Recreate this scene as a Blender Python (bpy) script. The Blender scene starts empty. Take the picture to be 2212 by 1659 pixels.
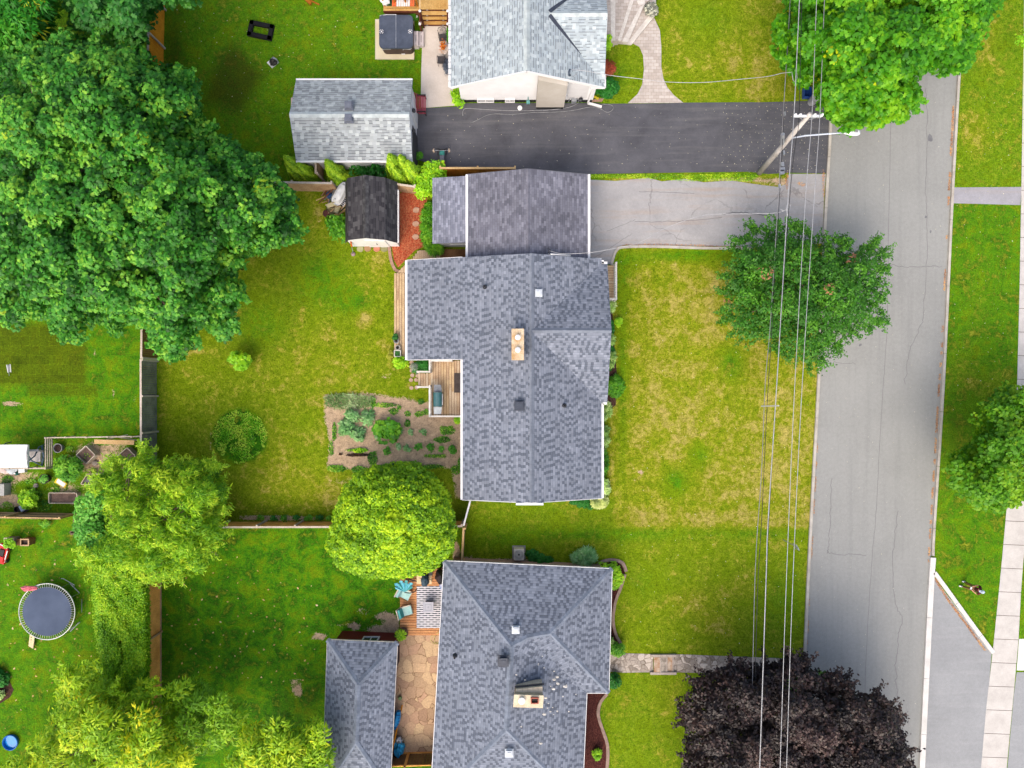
import bpy, bmesh, math, random
import numpy as np
from mathutils import Vector, Matrix, noise as mnoise
R = math.radians
sc = bpy.context.scene
COL = sc.collection
# ------------------------------------------------------------------ camera
S = 0.03          # metres on the ground per unit of the plan
H = 44.2          # height of the camera above the ground
CU, CV = 1106.0, 850.0
cd = bpy.data.cameras.new('camera'); cam = bpy.data.objects.new('camera', cd); COL.objects.link(cam)
cam.location = (0, 0, H); cam.rotation_euler = (0, 0, 0)
cd.sensor_width = 36; cd.lens = 36 * H / (2212 * S); cd.shift_y = (CV - 829.5) / 2212
cd.clip_start = 0.5; cd.clip_end = 3000
sc.camera = cam
# ------------------------------------------------------------------ sky, sun, exposure
SUN_EL, SUN_AZ = 50, 200
w = bpy.data.worlds.new('World'); sc.world = w; w.use_nodes = True
nt = w.node_tree; bgn = nt.nodes['Background']
sk = nt.nodes.new('ShaderNodeTexSky'); sk.sky_type = 'NISHITA'; sk.sun_disc = False
sk.sun_elevation = R(SUN_EL); sk.sun_rotation = R(SUN_AZ); sk.dust_density = 6.0; sk.ozone_density = 0.6
nt.links.new(sk.outputs[0], bgn.inputs[0]); bgn.inputs[1].default_value = 0.15
ld = bpy.data.lights.new('sun', 'SUN'); ld.energy = 0.75; ld.angle = R(90); ld.color = (1.0, 0.92, 0.80)
sun = bpy.data.objects.new('sun', ld); COL.objects.link(sun)
sun.rotation_euler = (R(90 - SUN_EL), 0, R(180 - SUN_AZ)); sun.location = (-10, -20, 40)
sc.view_settings.view_transform = 'Standard'; sc.view_settings.look = 'None'
sc.view_settings.exposure = 1.09; sc.view_settings.gamma = 1; sc.view_settings.use_curve_mapping = False
sc.cycles.max_bounces = 5; sc.cycles.diffuse_bounces = 3; sc.cycles.transmission_bounces = 3
sc.cycles.caustics_reflective = False; sc.cycles.caustics_refractive = False

rng = np.random.default_rng(7)
random.seed(5)

def W(u, v, h=0.0):
    k = S * (H - h) / H
    return Vector(((u - CU) * k, -(v - CV) * k, h))

# ------------------------------------------------------------------ materials
def srgb(r, g, b):
    f = lambda c: (c / 255 / 12.92) if c / 255 <= 0.04045 else ((c / 255 + 0.055) / 1.055) ** 2.4
    return (f(r), f(g), f(b))

class NT:
    """small node-tree writer"""
    def __init__(s, name, rough=0.8, spec=0.3):
        s.m = bpy.data.materials.new(name); s.m.use_nodes = True
        s.t = s.m.node_tree; s.b = s.t.nodes['Principled BSDF']
        s.b.inputs['Roughness'].default_value = rough
        s.b.inputs['Specular IOR Level'].default_value = spec
    def n(s, typ, **kw):
        nd = s.t.nodes.new('ShaderNode' + typ)
        for k, v in kw.items(): setattr(nd, k, v)
        return nd
    def l(s, a, b): s.t.links.new(a, b)
    def put(s, sock, v):
        if hasattr(v, 'is_linked') or hasattr(v, 'node'): s.l(v, sock)
        else: sock.default_value = v
    def math(s, op, a, b=None, c=None, clamp=False):
        nd = s.n('Math', operation=op); nd.use_clamp = clamp
        s.put(nd.inputs[0], a)
        if b is not None: s.put(nd.inputs[1], b)
        if c is not None: s.put(nd.inputs[2], c)
        return nd.outputs[0]
    def mix(s, f, a, b, blend='MIX'):
        nd = s.n('Mix', data_type='RGBA', blend_type=blend)
        s.put(nd.inputs[0], f)
        s.put(nd.inputs[6], (*a, 1) if isinstance(a, tuple) and len(a) == 3 else a)
        s.put(nd.inputs[7], (*b, 1) if isinstance(b, tuple) and len(b) == 3 else b)
        return nd.outputs[2]
    def scale(s, col, f):
        nd = s.n('VectorMath', operation='SCALE'); s.put(nd.inputs[0], col); s.put(nd.inputs['Scale'], f); return nd.outputs[0]
    def coord(s, which='Object'):
        if not hasattr(s, 'tc'): s.tc = s.n('TexCoord')
        return s.tc.outputs[which]
    def pos(s):
        if not hasattr(s, 'ge'): s.ge = s.n('NewGeometry')
        return s.ge.outputs['Position']
    def mapping(s, vec, scale=(1, 1, 1), rot=(0, 0, 0)):
        nd = s.n('Mapping'); s.l(vec, nd.inputs[0]); nd.inputs['Scale'].default_value = scale; nd.inputs['Rotation'].default_value = rot
        return nd.outputs[0]
    def noise(s, vec, scale, detail=3, rough=0.55, dist=0):
        nd = s.n('TexNoise'); s.l(vec, nd.inputs['Vector']); nd.inputs['Scale'].default_value = scale
        nd.inputs['Detail'].default_value = detail; nd.inputs['Roughness'].default_value = rough; nd.inputs['Distortion'].default_value = dist
        return nd.outputs['Fac']
    def rng(s, v, a, b, c=0.0, d=1.0, smooth=False):
        nd = s.n('MapRange'); nd.interpolation_type = 'SMOOTHSTEP' if smooth else 'LINEAR'
        s.put(nd.inputs[0], v)
        for i, x in zip((1, 2, 3, 4), (a, b, c, d)): s.put(nd.inputs[i], x)
        return nd.outputs[0]
    def attr(s, name, out='Fac'):
        nd = s.n('Attribute'); nd.attribute_name = name; return nd.outputs[out]
    def bump(s, hgt, strength=0.4, dist=0.02):
        nd = s.n('Bump'); nd.inputs['Strength'].default_value = strength; nd.inputs['Distance'].default_value = dist
        s.l(hgt, nd.inputs['Height']); s.l(nd.outputs[0], s.b.inputs['Normal'])
    def done(s, col):
        s.put(s.b.inputs['Base Color'], (*col, 1) if isinstance(col, tuple) and len(col) == 3 else col); return s.m

_M = {}
def M(name, c1=None, c2=None, scale=3.0, rough=0.7, spec=0.3, metal=0.0, bump=0.15, fine=40.0, amt=0.25):
    """a plain surface with two-scale procedural variation"""
    if name in _M: return _M[name]
    t = NT(name, rough, spec); t.b.inputs['Metallic'].default_value = metal
    c2 = c2 or tuple(x * 0.72 for x in c1)
    p = t.coord()
    f = t.rng(t.noise(p, scale, 4), 0.35, 0.65)
    g = t.rng(t.noise(p, fine, 2), 0.3, 0.7, 1 - amt, 1 + amt)
    col = t.scale(t.mix(f, c1, c2), g)
    if bump: t.bump(t.noise(p, fine, 3), bump, 0.01)
    _M[name] = t.done(col); return _M[name]

def shingle(name, base, dark, light, cw=0.22, ch=0.15, pd=0.33, pl=0.12, dash=0.0, tab=0.0, soft=0.25, dashcol=(0.05, 0.055, 0.065)):
    t = NT(name, 0.9, 0.2)
    uv = t.coord('UV'); sp = t.n('SeparateXYZ'); t.l(uv, sp.inputs[0])
    vr = t.math('DIVIDE', sp.outputs[1], ch); row = t.math('FLOOR', vr); fv = t.math('SUBTRACT', vr, row)
    w1 = t.n('TexWhiteNoise', noise_dimensions='1D'); t.l(row, w1.inputs['W'])
    off = w1.outputs['Value'] if not tab else t.math('ADD', t.math('MULTIPLY', t.math('MODULO', t.math('ABSOLUTE', row), 2.0), 0.5), t.math('MULTIPLY', w1.outputs['Value'], 0.12))
    uu = t.math('ADD', t.math('DIVIDE', sp.outputs[0], cw), t.math('MULTIPLY', off, 1.0 if tab else 7.3))
    cell = t.math('FLOOR', uu); fu = t.math('SUBTRACT', uu, cell)
    cx = t.n('CombineXYZ'); t.l(cell, cx.inputs[0]); t.l(row, cx.inputs[1])
    w2 = t.n('TexWhiteNoise', noise_dimensions='2D'); t.l(cx.outputs[0], w2.inputs['Vector'])
    v = w2.outputs['Value']
    sc2 = t.n('SeparateColor'); t.l(w2.outputs['Color'], sc2.inputs[0])
    isd = t.math('LESS_THAN', v, pd)
    if not tab and not dash:   # raised teeth alternate with gaps along a course
        par = t.math('LESS_THAN', t.math('MODULO', t.math('ABSOLUTE', cell), 2.0), 0.5)
        isd = t.math('LESS_THAN', v, t.math('ADD', pd * 0.12, t.math('MULTIPLY', par, pd * 1.6)))
    col = t.mix(isd, base, dark)
    col = t.mix(t.math('GREATER_THAN', v, 1 - pl), col, light)
    # each piece has its own tone
    col = t.scale(col, t.rng(sc2.outputs[1], 0, 1, 0.86, 1.12))
    if not tab and not dash: col = t.mix(t.math('MULTIPLY', t.math('LESS_THAN', fv, 0.2), 0.28), col, dashcol)  # painted shadow line along the foot of every course
    # the butt edge of each course: a shadow line painted below the raised pieces
    butt_shade = t.math('MULTIPLY', t.math('LESS_THAN', fv, 0.22), isd if not dash else t.math('LESS_THAN', v, 0.55))
    col = t.mix(t.math('MULTIPLY', butt_shade, 0.45 if not dash else dash), col, dashcol)
    if tab:
        edge = t.math('MAXIMUM', t.math('LESS_THAN', fu, 0.05), t.math('LESS_THAN', fv, 0.12))
        col = t.mix(t.math('MULTIPLY', edge, tab), col, dashcol)
    big = t.noise(t.pos(), 0.5, 4, 0.6); col = t.scale(col, t.rng(big, 0.3, 0.7, 1 - soft, 1 + soft))
    gr = t.noise(t.pos(), 60, 2); col = t.scale(col, t.rng(gr, 0.3, 0.7, 0.88, 1.12))
    hgt = t.math('ADD', t.math('MULTIPLY', fv, -0.6), t.math('MULTIPLY', t.math('LESS_THAN', v, pd), -0.5))
    t.bump(hgt, 0.5, 0.015)
    return t.done(col)

def foliage(name, dark, mid, light, tip=None, rough=0.55, trans=0.25):
    """leaves: own colour of every leaf from the 'tint' value of its face"""
    t = NT(name, rough, 0.35)
    tint = t.attr('tint')
    cr = t.n('ValToRGB'); t.l(tint, cr.inputs[0]); e = cr.color_ramp.elements
    e[0].position = 0.0; e[0].color = (*dark, 1); e[1].position = 0.5; e[1].color = (*mid, 1)
    x = e.new(0.85); x.color = (*light, 1)
    x = e.new(1.0); x.color = (*(tip or light), 1)
    t.done(cr.outputs[0])
    tr = t.n('BsdfTranslucent'); t.l(cr.outputs[0], tr.inputs[0])
    mx = t.n('MixShader'); mx.inputs[0].default_value = trans
    out = t.t.nodes['Material Output']
    t.l(t.b.outputs[0], mx.inputs[1]); t.l(tr.outputs[0], mx.inputs[2]); t.l(mx.outputs[0], out.inputs[0])
    return t.m

# ------------------------------------------------------------------ mesh building
ORG = {}
def tag(o, label=None, cat=None, group=None, kind=None):
    if label: o['label'] = label
    if cat: o['category'] = cat
    if group: o['group'] = group
    if kind: o['kind'] = kind
    return o
def thing(name, label, cat, p, group=None):
    o = bpy.data.objects.new(name, None); COL.objects.link(o); o.location = p; o.empty_display_size = 0.2
    ORG[o.name] = Vector(p); return tag(o, label, cat, group)

class MB:
    def __init__(s): s.v = []; s.f = []; s.uv = {}
    def add(s, vs, fs):
        b = len(s.v); s.v += [Vector(x) for x in vs]; s.f += [tuple(b + i for i in f) for f in fs]; return s
    def box(s, c, size, rz=0.0, rx=0.0, ry=0.0):
        m = Matrix.Rotation(rz, 3, 'Z') @ Matrix.Rotation(ry, 3, 'Y') @ Matrix.Rotation(rx, 3, 'X'); c = Vector(c); a, b, d = [x / 2 for x in size]
        vs = [c + m @ Vector((x, y, z)) for z in (-d, d) for x, y in ((-a, -b), (a, -b), (a, b), (-a, b))]
        return s.add(vs, [(3, 2, 1, 0), (4, 5, 6, 7), (0, 1, 5, 4), (1, 2, 6, 5), (2, 3, 7, 6), (3, 0, 4, 7)])
    def beam(s, p, q, w, d, up=(0, 0, 1)):
        p = Vector(p); q = Vector(q); t = (q - p).normalized(); up = Vector(up)
        if abs(t.dot(up)) > 0.97: up = Vector((1, 0, 0))
        a = t.cross(up).normalized() * w / 2; b = a.cross(t).normalized() * d / 2
        vs = [e + x * a + y * b for e in (p, q) for x, y in ((-1, -1), (1, -1), (1, 1), (-1, 1))]
        return s.add(vs, [(3, 2, 1, 0), (4, 5, 6, 7), (0, 1, 5, 4), (1, 2, 6, 5), (2, 3, 7, 6), (3, 0, 4, 7)])
    def prism(s, poly, z0, z1):
        """poly: xy points; z0/z1 numbers"""
        p = [Vector((q[0], q[1])) for q in poly]
        ar = sum(p[i].x * p[(i + 1) % len(p)].y - p[(i + 1) % len(p)].x * p[i].y for i in range(len(p)))
        if ar < 0: p.reverse()
        n = len(p); vs = [(q.x, q.y, z0) for q in p] + [(q.x, q.y, z1) for q in p]
        fs = [tuple(range(n - 1, -1, -1)), tuple(range(n, 2 * n))] + [(i, (i + 1) % n, n + (i + 1) % n, n + i) for i in range(n)]
        return s.add(vs, fs)
    def tube(s, pts, r, n=8, cap=True):
        pts = [Vector(p) for p in pts]; rr = r if isinstance(r, (list, tuple)) else [r] * len(pts); vs = []; fs = []; up = Vector((0.13, 0.31, 0.94))
        for i, p in enumerate(pts):
            t = (pts[min(i + 1, len(pts) - 1)] - pts[max(i - 1, 0)]).normalized()
            a = t.cross(up)
            if a.length < 0.05: a = t.cross(Vector((1, 0, 0)))
            a.normalize(); b = t.cross(a).normalized()
            vs += [p + (a * math.cos(2 * math.pi * k / n) + b * math.sin(2 * math.pi * k / n)) * rr[i] for k in range(n)]
        for i in range(len(pts) - 1):
            for k in range(n): fs.append((i * n + k, i * n + (k + 1) % n, (i + 1) * n + (k + 1) % n, (i + 1) * n + k))
        if cap: fs += [tuple(range(n - 1, -1, -1)), tuple(range((len(pts) - 1) * n, len(pts) * n))]
        return s.add(vs, fs)
    def lathe(s, c, prof, n=24, sx=1.0, sy=1.0, rz=0.0):
        """prof: (radius, z) from bottom up"""
        vs = []; fs = []; c = Vector(c); ca, sa = math.cos(rz), math.sin(rz)
        for r_, z in prof:
            for k in range(n):
                x = r_ * sx * math.cos(2 * math.pi * k / n); y = r_ * sy * math.sin(2 * math.pi * k / n)
                vs.append(c + Vector((x * ca - y * sa, x * sa + y * ca, z)))
        for i in range(len(prof) - 1):
            for k in range(n): fs.append((i * n + k, i * n + (k + 1) % n, (i + 1) * n + (k + 1) % n, (i + 1) * n + k))
        fs += [tuple(range(n - 1, -1, -1)), tuple(range((len(prof) - 1) * n, len(prof) * n))]
        return s.add(vs, fs)
    def blob(s, c, r, seed=0, amt=0.15, freq=1.5, flat=1.0, n=12, m=8):
        c = Vector(c); r = r if isinstance(r, (tuple, list)) else (r, r, r * flat); vs = []; fs = []
        for j in range(m + 1):
            th = math.pi * j / m
            for k in range(n):
                ph = 2 * math.pi * k / n; d = Vector((math.sin(th) * math.cos(ph), math.sin(th) * math.sin(ph), -math.cos(th)))
                q = 1 + amt * mnoise.noise(d * freq + Vector((seed * 3.1, seed, 0)))*2
                vs.append(c + Vector((d.x * r[0] * q, d.y * r[1] * q, d.z * r[2] * q)))
        for j in range(m):
            for k in range(n): fs.append((j * n + k, j * n + (k + 1) % n, (j + 1) * n + (k + 1) % n, (j + 1) * n + k))
        return s.add(vs, fs)
    def build(s, name, mat, parent=None, smooth=False, **tags):
        vs = s.v
        if parent is not None: o0 = ORG[parent.name]
        else:
            xs = [v.x for v in vs]; ys = [v.y for v in vs]; zs = [v.z for v in vs]
            o0 = Vector(((min(xs) + max(xs)) / 2, (min(ys) + max(ys)) / 2, min(zs)))
        me = bpy.data.meshes.new(name); me.from_pydata([tuple(v - o0) for v in vs], [], s.f)
        if s.uv:
            ul = me.uv_layers.new(name='UVMap')
            for pi, p in enumerate(me.polygons):
                for li, c in zip(p.loop_indices, s.uv.get(pi, [(0, 0)] * len(p.vertices))): ul.data[li].uv = c
        me.materials.append(mat)
        if smooth:
            for p in me.polygons: p.use_smooth = True
        o = bpy.data.objects.new(name, me); COL.objects.link(o)
        if parent is not None: o.parent = parent
        else: o.location = o0
        ORG[o.name] = o0
        return tag(o, **tags)

def arr_mesh(name, verts, faces, mat, parent, tint=None, smooth=False):
    """numpy quads (N,4) -> one mesh"""
    o0 = np.array(ORG[parent.name]) if parent is not None else np.array([verts[:, 0].mean(), verts[:, 1].mean(), max(0.0, verts[:, 2].min())])
    verts = verts - o0; me = bpy.data.meshes.new(name); k = faces.shape[1]
    me.vertices.add(len(verts)); me.vertices.foreach_set('co', verts.astype(np.float32).ravel())
    me.loops.add(faces.size); me.loops.foreach_set('vertex_index', faces.astype(np.int32).ravel())
    me.polygons.add(len(faces)); me.polygons.foreach_set('loop_start', np.arange(0, faces.size, k, dtype=np.int32))
    me.polygons.foreach_set('loop_total', np.full(len(faces), k, dtype=np.int32))
    if tint is not None:
        a = me.attributes.new('tint', 'FLOAT', 'FACE'); a.data.foreach_set('value', np.clip(tint, 0, 1).astype(np.float32))
    me.update(calc_edges=True); me.materials.append(mat)
    o = bpy.data.objects.new(name, me); COL.objects.link(o)
    if parent is not None: o.parent = parent
    else: o.location = o0
    ORG[o.name] = Vector(o0)
    return o

# ------------------------------------------------------------------ leaves
def leaf_quads(pos, nrm, L, Wd, tang=None, droop=0.15):
    n = len(pos)
    r = rng.normal(size=(n, 3)) if tang is None else tang
    a = r - (r * nrm).sum(1, keepdims=True) * nrm; a /= np.linalg.norm(a, axis=1, keepdims=True) + 1e-9
    b = np.cross(nrm, a); L = np.broadcast_to(L, n)[:, None]; Wd = np.broadcast_to(Wd, n)[:, None]
    d = np.array([0, 0, -1.0]) * L * droop
    v = np.stack([pos - a * L * 0.5, pos + b * Wd * 0.5 - a * L * 0.05, pos + a * L * 0.5 + d, pos - b * Wd * 0.5 - a * L * 0.05], 1)
    return v.reshape(-1, 3), np.arange(4 * n).reshape(n, 4)

def maple_leaves(pos, nrm, L, droop=0.12):
    """lobed leaf: two crossed kites sharing a stalk, five points in outline"""
    n = len(pos); r = rng.normal(size=(n, 3))
    a = r - (r * nrm).sum(1, keepdims=True) * nrm; a /= np.linalg.norm(a, axis=1, keepdims=True) + 1e-9
    b = np.cross(nrm, a); L = np.broadcast_to(L, n)[:, None]; z = np.array([0, 0, -1.0]) * L * droop
    P = lambda x, y: pos + a * L * x + b * L * y
    v = np.stack([P(-.45, 0), P(-.12, .17), P(.55, 0) + z, P(-.12, -.17),
                  P(-.3, 0) + nrm * .004, P(-.28, .5) + z, P(.12, 0) + nrm * .006, P(.3, .42) + z * .7,
                  P(-.28, -.5) + z, P(.3, -.42) + z * .7], 1)
    base = np.arange(n)[:, None] * 10
    f = np.concatenate([base + [0, 3, 2, 1], base + [4, 6, 7, 5], base + [4, 8, 9, 6]], 0)
    return v.reshape(-1, 3), f, 3

def pts_in_poly(P, poly):
    x, y = P[:, 0], P[:, 1]; ins = np.zeros(len(P), bool); n = len(poly)
    for i in range(n):
        x1, y1 = poly[i]; x2, y2 = poly[(i + 1) % n]
        c = (y1 > y) != (y2 > y)
        ins ^= c & (x < (x2 - x1) * (y - y1) / ((y2 - y1) if y2 != y1 else 1e-9) + x1)
    return ins
def dist_poly(P, poly):
    d = np.full(len(P), 1e9); n = len(poly)
    for i in range(n):
        a = np.array(poly[i], float); b = np.array(poly[(i + 1) % n], float); ab = b - a
        t = np.clip(((P - a) @ ab) / (ab @ ab + 1e-9), 0, 1); q = a + t[:, None] * ab
        d = np.minimum(d, np.hypot(*(P - q).T))
    return d
def sample_poly(poly, spacing, jit=0.45):
    xs = [p[0] for p in poly]; ys = [p[1] for p in poly]
    gx, gy = np.meshgrid(np.arange(min(xs), max(xs) + spacing, spacing), np.arange(min(ys), max(ys) + spacing, spacing))
    gx[1::2] += spacing / 2
    P = np.stack([gx.ravel(), gy.ravel()], 1); P += rng.uniform(-jit, jit, P.shape) * spacing
    return P[pts_in_poly(P, poly)]
def Wn(u, v, h):
    k = S * (H - h) / H
    return np.stack([(u - CU) * k, -(v - CV) * k, h], 1)
def circle(u, v, r, n=14, wob=0.08, rv=None):
    rv = rv or r
    return [(u + math.cos(t) * r * (1 + random.uniform(-wob, wob)), v + math.sin(t) * rv * (1 + random.uniform(-wob, wob))) for t in [2 * math.pi * k / n for k in range(n)]]

def crown(parent, mat, poly, hb, ht, clump=0.7, leaf=0.2, per=90, lump=2.6, lumpamp=1.1, kind='maple', up=0.75, layers=2,
          tint=(0.15, 0.85), fullness=0.55, edge=0.12, name='crown', inset=0.6, drop=1.1, accent=0.0, asp=0.4, gap=0.0, sprig=0, sprl=0.8):
    """many leaf faces in clumps over a humped dome that fills the outline; hb/ht heights of rim and top"""
    sp = clump / S * 0.95
    Cs = sample_poly(poly, lump / S, 0.4)
    if len(Cs) == 0: Cs = np.array([[np.mean([p[0] for p in poly]), np.mean([p[1] for p in poly])]])
    coff = rng.uniform(-0.5, 0.35, len(Cs)) * lumpamp
    V = []; F = []; TT = []; nb = 0; allp = []
    for lay in range(layers):
        P = sample_poly(poly, sp * (1.0 if lay == 0 else 1.15))
        if len(P) == 0: continue
        d = dist_poly(P, poly); Rm = max(d.max(), 1e-3)
        P = P[d > inset * clump / S * 0.6]; d = d[d > inset * clump / S * 0.6]
        if len(P) == 0:
            P = Cs.copy(); d = dist_poly(P, poly)
        t = np.clip(d / (Rm * fullness), 0, 1)
        h = hb + (ht - hb) * np.sqrt(np.clip(1 - (1 - t) ** 2, 0, 1))
        dd = np.hypot(P[:, None, 0] - Cs[None, :, 0], P[:, None, 1] - Cs[None, :, 1]); j = dd.argmin(1); q = dd.min(1) / (lump / S * 0.6)
        h = h + coff[j] - lumpamp * np.clip(q, 0, 1.4) ** 2 * 0.8 + rng.normal(size=len(h)) * 0.12
        if lay == 0 and gap > 0:
            keep = rng.random(len(h)) > gap * np.clip(q + .35, 0, 1.3); P, h, d, j = P[keep], h[keep], d[keep], j[keep]
        if lay > 0: h = h - drop * lay
        h = np.maximum(h, 0.12)
        C = Wn(P[:, 0], P[:, 1], h); allp.append(C)
        ctint = rng.normal(0, 0.13, len(C)) + (rng.normal(0, 0.1, len(Cs)))[j]
        n = per if lay == 0 else int(per * 0.75)
        cr = clump * rng.uniform(0.75, 1.25, len(C))
        dirs = rng.normal(size=(len(C), n, 3)); dirs[..., 2] = np.abs(dirs[..., 2]) * 0.95 - 0.12
        dirs /= np.linalg.norm(dirs, axis=2, keepdims=True)
        rad = cr[:, None] * rng.uniform(0.55, 1.0, (len(C), n)) ** 0.6
        flat = np.array([1, 1, 0.7])
        pos = (C[:, None, :] + dirs * rad[..., None] * flat).reshape(-1, 3)
        out = dirs.reshape(-1, 3)
        nrm = out * (1 - up) + np.array([0, 0, 1.0]) * up + rng.normal(size=out.shape) * 0.28
        nrm /= np.linalg.norm(nrm, axis=1, keepdims=True)
        tt = tint[0] + (tint[1] - tint[0]) * np.clip(0.5 + np.repeat(ctint, n) + rng.normal(0, 0.14, len(pos)), 0, 0.86)
        if accent > 0:
            ac = np.repeat(rng.random(len(C)) < accent, n) & (rng.random(len(pos)) < 0.5); tt[ac] = 1.0
        Ls = leaf * rng.uniform(0.7, 1.25, len(pos))
        if kind == 'maple': v, f, k = maple_leaves(pos, nrm, Ls); tt = np.tile(tt, k)
        elif kind == 'strand':
            tg = out * np.array([1, 1, 0.2]) + rng.normal(size=out.shape) * 0.5; v, f = leaf_quads(pos, nrm, Ls, Ls * asp, tg, droop=0.5)
        elif kind == 'spray':
            v, f = leaf_quads(pos, nrm, Ls, Ls * asp, out + rng.normal(size=out.shape) * 0.35, droop=0.25)
        else: v, f = leaf_quads(pos, nrm, Ls, Ls * asp)
        V.append(v); F.append(f + nb); TT.append(tt); nb += len(v)
    if sprig:
        pl = np.array(poly, float); cen = pl.mean(0); pos = []
        for _ in range(sprig):
            i = int(rng.integers(len(pl))); a = pl[i] + (pl[(i + 1) % len(pl)] - pl[i]) * rng.random()
            d = a - cen; d /= np.hypot(*d) + 1e-9; an = rng.normal(0, .6); d = np.array([d[0] * math.cos(an) - d[1] * math.sin(an), d[0] * math.sin(an) + d[1] * math.cos(an)])
            n = int(sprl / 0.1 * rng.uniform(.5, 1.3)); q = a - d * 12; hh = hb + rng.uniform(0, .5) * (ht - hb)
            for k in range(n + 4):
                w_ = Wn(np.array([q[0]]), np.array([q[1]]), np.array([hh]))[0]; m_ = 7 if k < n else 4
                pos.append(w_ + rng.normal(size=(m_, 3)) * [.09, .09, .06]); q = q + d * 0.1 / S + rng.normal(size=2) * .9
        pos = np.concatenate(pos); nrm = rng.normal(size=pos.shape) * .4 + [0, 0, 1.0]; nrm /= np.linalg.norm(nrm, axis=1, keepdims=True); Ls = leaf * .95 * rng.uniform(.7, 1.2, len(pos)); tt = rng.uniform(.25, .8, len(pos))
        if kind == 'maple': v, f, k = maple_leaves(pos, nrm, Ls); tt = np.tile(tt, k)
        else: v, f = leaf_quads(pos, nrm, Ls, Ls * asp)
        V.append(v); F.append(f + nb); TT.append(tt); nb += len(v)
    o = arr_mesh(name, np.concatenate(V), np.concatenate(F), mat, parent, np.concatenate(TT))
    return o, np.concatenate(allp)

BARK = M('bark', srgb(105, 88, 74), srgb(70, 58, 50), scale=6, rough=0.9, bump=0.6, fine=25)
BARKL = M('pale_bark', srgb(150, 140, 128), srgb(100, 90, 80), scale=6, rough=0.9, bump=0.6, fine=25)
def wood(parent, base, pts, ht, r=0.22, nl=14, mat=None):
    """tapered trunk and limbs reaching into the crown"""
    base = Vector(base); m = MB(); top = base + Vector((0, 0, ht * 0.45))
    m.tube([base + Vector((0, 0, -0.05)), base + Vector((0.02, 0, 0.25)), base.lerp(top, 0.5) + Vector((0.06, 0.04, 0)), top], [r * 1.5, r * 1.05, r * 0.9, r * 0.75], 10)
    m.build('trunk', mat or BARK, parent, smooth=True)
    m = MB()
    sel = pts[rng.choice(len(pts), min(nl, len(pts)), replace=False)]
    for p in sel:
        q = Vector(p) - Vector((0, 0, 0.25)); mid = top.lerp(q, 0.5) + Vector((random.uniform(-.4, .4), random.uniform(-.4, .4), 0.35))
        st = base.lerp(top, random.uniform(0.65, 1.0))
        m.tube([st, st.lerp(mid, 0.5), mid, mid.lerp(q, 0.6) + Vector((random.uniform(-.2, .2), random.uniform(-.2, .2), 0)), q], [r * .5, r * .4, r * .28, r * .16, r * .06], 6)
    m.build('limbs', mat or BARK, parent, smooth=True)

def tree(name, label, cat, poly, hb, ht, mat, base, r=0.2, nl=14, bark=None, group=None, **kw):
    t = thing(name, label, cat, W(*base), group)
    o, pts = crown(t, mat, poly, hb, ht, **kw)
    wood(t, W(*base), pts, ht, r, nl, bark)
    return t
# ================================================================== colour helper
KA = 0.66
def A(r, g, b): return tuple(min(0.86, x * KA) for x in srgb(r, g, b))

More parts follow.
